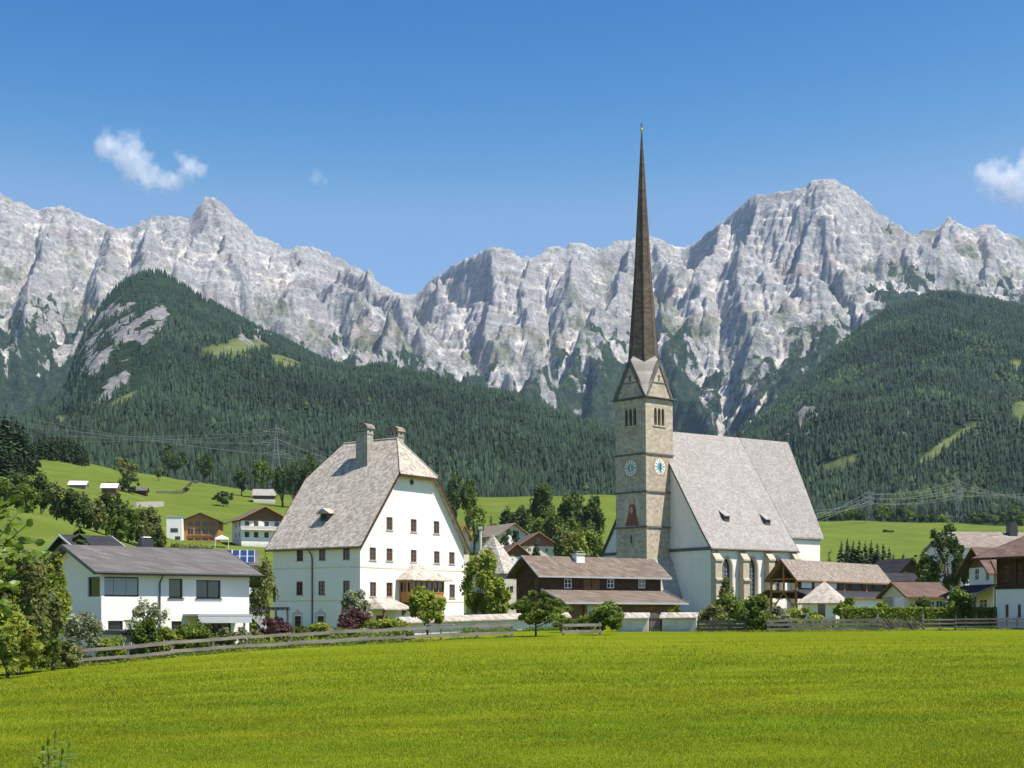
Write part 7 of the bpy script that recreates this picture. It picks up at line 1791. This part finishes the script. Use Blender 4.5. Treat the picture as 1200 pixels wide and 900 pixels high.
# ---------------------------------------------------------------- grass blades of the near field
def build_grass():
    n = 430000; r = np.random.default_rng(21)
    t = r.uniform(0, 1, n); D = 1 / ((1 / 17.0) * (1 - t) + (1 / 125.0) * t); px = r.uniform(-40, 1240, n); X = (px - 600) / F * D; Y = D
    kp = r.uniform(0, 1, n) < np.clip((112 - D) / 70, 0, 1); X, Y, D = X[kp], Y[kp], D[kp]; n = len(X); Z = gz(X, Y)
    hgt = (.022 + .034 * r.uniform(0, 1, n) ** 2) * (1 + .5 * fbm(X / 1.5, Y / 1.5, 3, 201)) * np.clip(D / 30, .9, 2.0); w_ = .006 * np.clip(D / 17, 1, 3.2); a = r.uniform(0, 6.283, n); lx = np.cos(a) * hgt * .5 * r.uniform(.2, 1, n); ly = np.sin(a) * hgt * .5 * r.uniform(.2, 1, n)
    b = r.uniform(-.6, .6, n)
    V = np.stack([np.stack([X - w_ * np.cos(b), Y - w_ * np.sin(b), Z - .01], -1), np.stack([X + w_ * np.cos(b), Y + w_ * np.sin(b), Z - .01], -1), np.stack([X + lx, Y + ly, Z + hgt], -1)], 1).reshape(-1, 3)
    tone = np.clip(1 + .35 * fbm(X / 2.5, Y / 2.5, 4, 203) + r.normal(0, .18, n), .4, 1.8); yel = np.clip(r.normal(1, .12, n) + .25 * fbm(X / 9, Y / 3, 3, 205), .7, 1.6)
    T = np.stack([tone * yel, tone, tone * r.uniform(.6, 1.4, n)], -1)
    m = NM('grass_blade', 0.8, 0.1); c = m.mix(1.0, (0.305, 0.352, 0.024), m.attr('tint', 'Color'), 'MULTIPLY'); m.color(c); tr = m.new('ShaderNodeBsdfTranslucent'); m.link(c, tr.inputs[0]); mx = m.new('ShaderNodeMixShader'); mx.inputs[0].default_value = .5; m.link(m.b.outputs[0], mx.inputs[1]); m.link(tr.outputs[0], mx.inputs[2]); m.link(mx.outputs[0], m.n['Material Output'].inputs['Surface'])
    o = mesh_np('grass', V, np.arange(3 * n).reshape(-1, 3), m.m, attrs={'tint': np.repeat(T, 3, axis=0)}); tag(o, 'short mown grass blades of the near meadow', 'grass', kind='stuff')
build_grass()

# ---------------------------------------------------------------- clouds
def build_cloud(name, label, blobs, D, dens=.0095, nscale=.012):
    """a real volume: blobs (px, py, radius px) at depth D"""
    pts = [P(a, b, D) for a, b, c in blobs]; rad = [c / F * D for a, b, c in blobs]; ctr = sum(pts, Vector()) / len(pts)
    lo = Vector([min(p[i] - q * 1.5 for p, q in zip(pts, rad)) for i in range(3)]); hi = Vector([max(p[i] + q * 1.5 for p, q in zip(pts, rad)) for i in range(3)]); m = MB().box(lo.x - ctr.x, hi.x - ctr.x, lo.y - ctr.y, hi.y - ctr.y, lo.z - ctr.z, hi.z - ctr.z)
    mt = bpy.data.materials.new(name + '_vapour'); mt.use_nodes = True; t = mt.node_tree; t.nodes.clear(); N = t.nodes.new; Lk = t.links.new
    out = N('ShaderNodeOutputMaterial'); vol = N('ShaderNodeVolumePrincipled'); vol.inputs['Color'].default_value = (1, 1, 1, 1); vol.inputs['Anisotropy'].default_value = 0.0; tc = N('ShaderNodeTexCoord')
    ns = N('ShaderNodeTexNoise'); ns.inputs['Scale'].default_value = nscale; ns.inputs['Detail'].default_value = 5; ns.inputs['Roughness'].default_value = .62; Lk(tc.outputs['Object'], ns.inputs['Vector'])
    prev = None
    for p, q in zip(pts, rad):
        d = N('ShaderNodeVectorMath'); d.operation = 'DISTANCE'; Lk(tc.outputs['Object'], d.inputs[0]); d.inputs[1].default_value = p - ctr; e = N('ShaderNodeMath'); e.operation = 'DIVIDE'; Lk(d.outputs['Value'], e.inputs[0]); e.inputs[1].default_value = q
        if prev is None: prev = e.outputs[0]
        else: f = N('ShaderNodeMath'); f.operation = 'MINIMUM'; Lk(prev, f.inputs[0]); Lk(e.outputs[0], f.inputs[1]); prev = f.outputs[0]
    a = N('ShaderNodeMath'); a.operation = 'SUBTRACT'; a.inputs[0].default_value = 1.0; Lk(prev, a.inputs[1]); b = N('ShaderNodeMath'); b.operation = 'MULTIPLY_ADD'; Lk(ns.outputs[0], b.inputs[0]); b.inputs[1].default_value = 3.2; b.inputs[2].default_value = -1.55
    c = N('ShaderNodeMath'); c.operation = 'ADD'; Lk(a.outputs[0], c.inputs[0]); Lk(b.outputs[0], c.inputs[1]); d = N('ShaderNodeMath'); d.operation = 'MULTIPLY'; d.use_clamp = False; cl = N('ShaderNodeClamp'); Lk(c.outputs[0], cl.inputs[0]); Lk(cl.outputs[0], d.inputs[0]); d.inputs[1].default_value = dens; Lk(d.outputs[0], vol.inputs['Density']); Lk(vol.outputs[0], out.inputs['Volume'])
    o = m.build('cloud', mt); o.location = ctr; tag(o, label, 'cloud'); mt.cycles.volume_step_rate = 0.35 if hasattr(mt.cycles, 'volume_step_rate') else 1
build_cloud('cloud', 'larger white cloud left, above the pointed peak', [(128, 172, 17), (145, 180, 20), (160, 195, 19), (155, 168, 15), (175, 207, 17), (192, 213, 14), (118, 168, 9)], 9500)
build_cloud('cloud', 'small puff joined at the right of the larger left cloud', [(213, 186, 9), (222, 197, 14), (233, 200, 9), (206, 212, 10)], 9450)
build_cloud('cloud', 'white cloud cut by the right photo edge', [(1165, 207, 20), (1186, 213, 24), (1150, 203, 12), (1200, 222, 22), (1225, 212, 26), (1205, 190, 15)], 9500)
build_cloud('cloud', 'faint wisp of cloud right of the pointed peak', [(370, 206, 9), (381, 212, 5)], 9500, .004)
# ---------------------------------------------------------------- air
def build_haze():
    bm = bmesh.new(); bmesh.ops.create_cube(bm, size=1.0)
    for v_ in bm.verts:
        v_.co.x *= 9000; v_.co.y = -1500 if v_.co.y < 0 else 7700; v_.co.z = -60 if v_.co.z < 0 else 2250
    me = bpy.data.meshes.new('haze'); bm.to_mesh(me); bm.free()
    o = bpy.data.objects.new('haze', me); COL.objects.link(o)
    m = bpy.data.materials.new('haze_air'); m.use_nodes = True
    t = m.node_tree; t.nodes.clear()
    out = t.nodes.new('ShaderNodeOutputMaterial'); vol = t.nodes.new('ShaderNodeVolumePrincipled')
    vol.inputs['Color'].default_value = (0.50, 0.72, 1.0, 1)
    vol.inputs['Density'].default_value = 2.7e-5
    vol.inputs['Anisotropy'].default_value = 0.2
    t.links.new(vol.outputs[0], out.inputs['Volume'])
    me.materials.append(m)
    tag(o, 'thin blue summer haze over the valley', 'haze', kind='stuff')
build_haze()
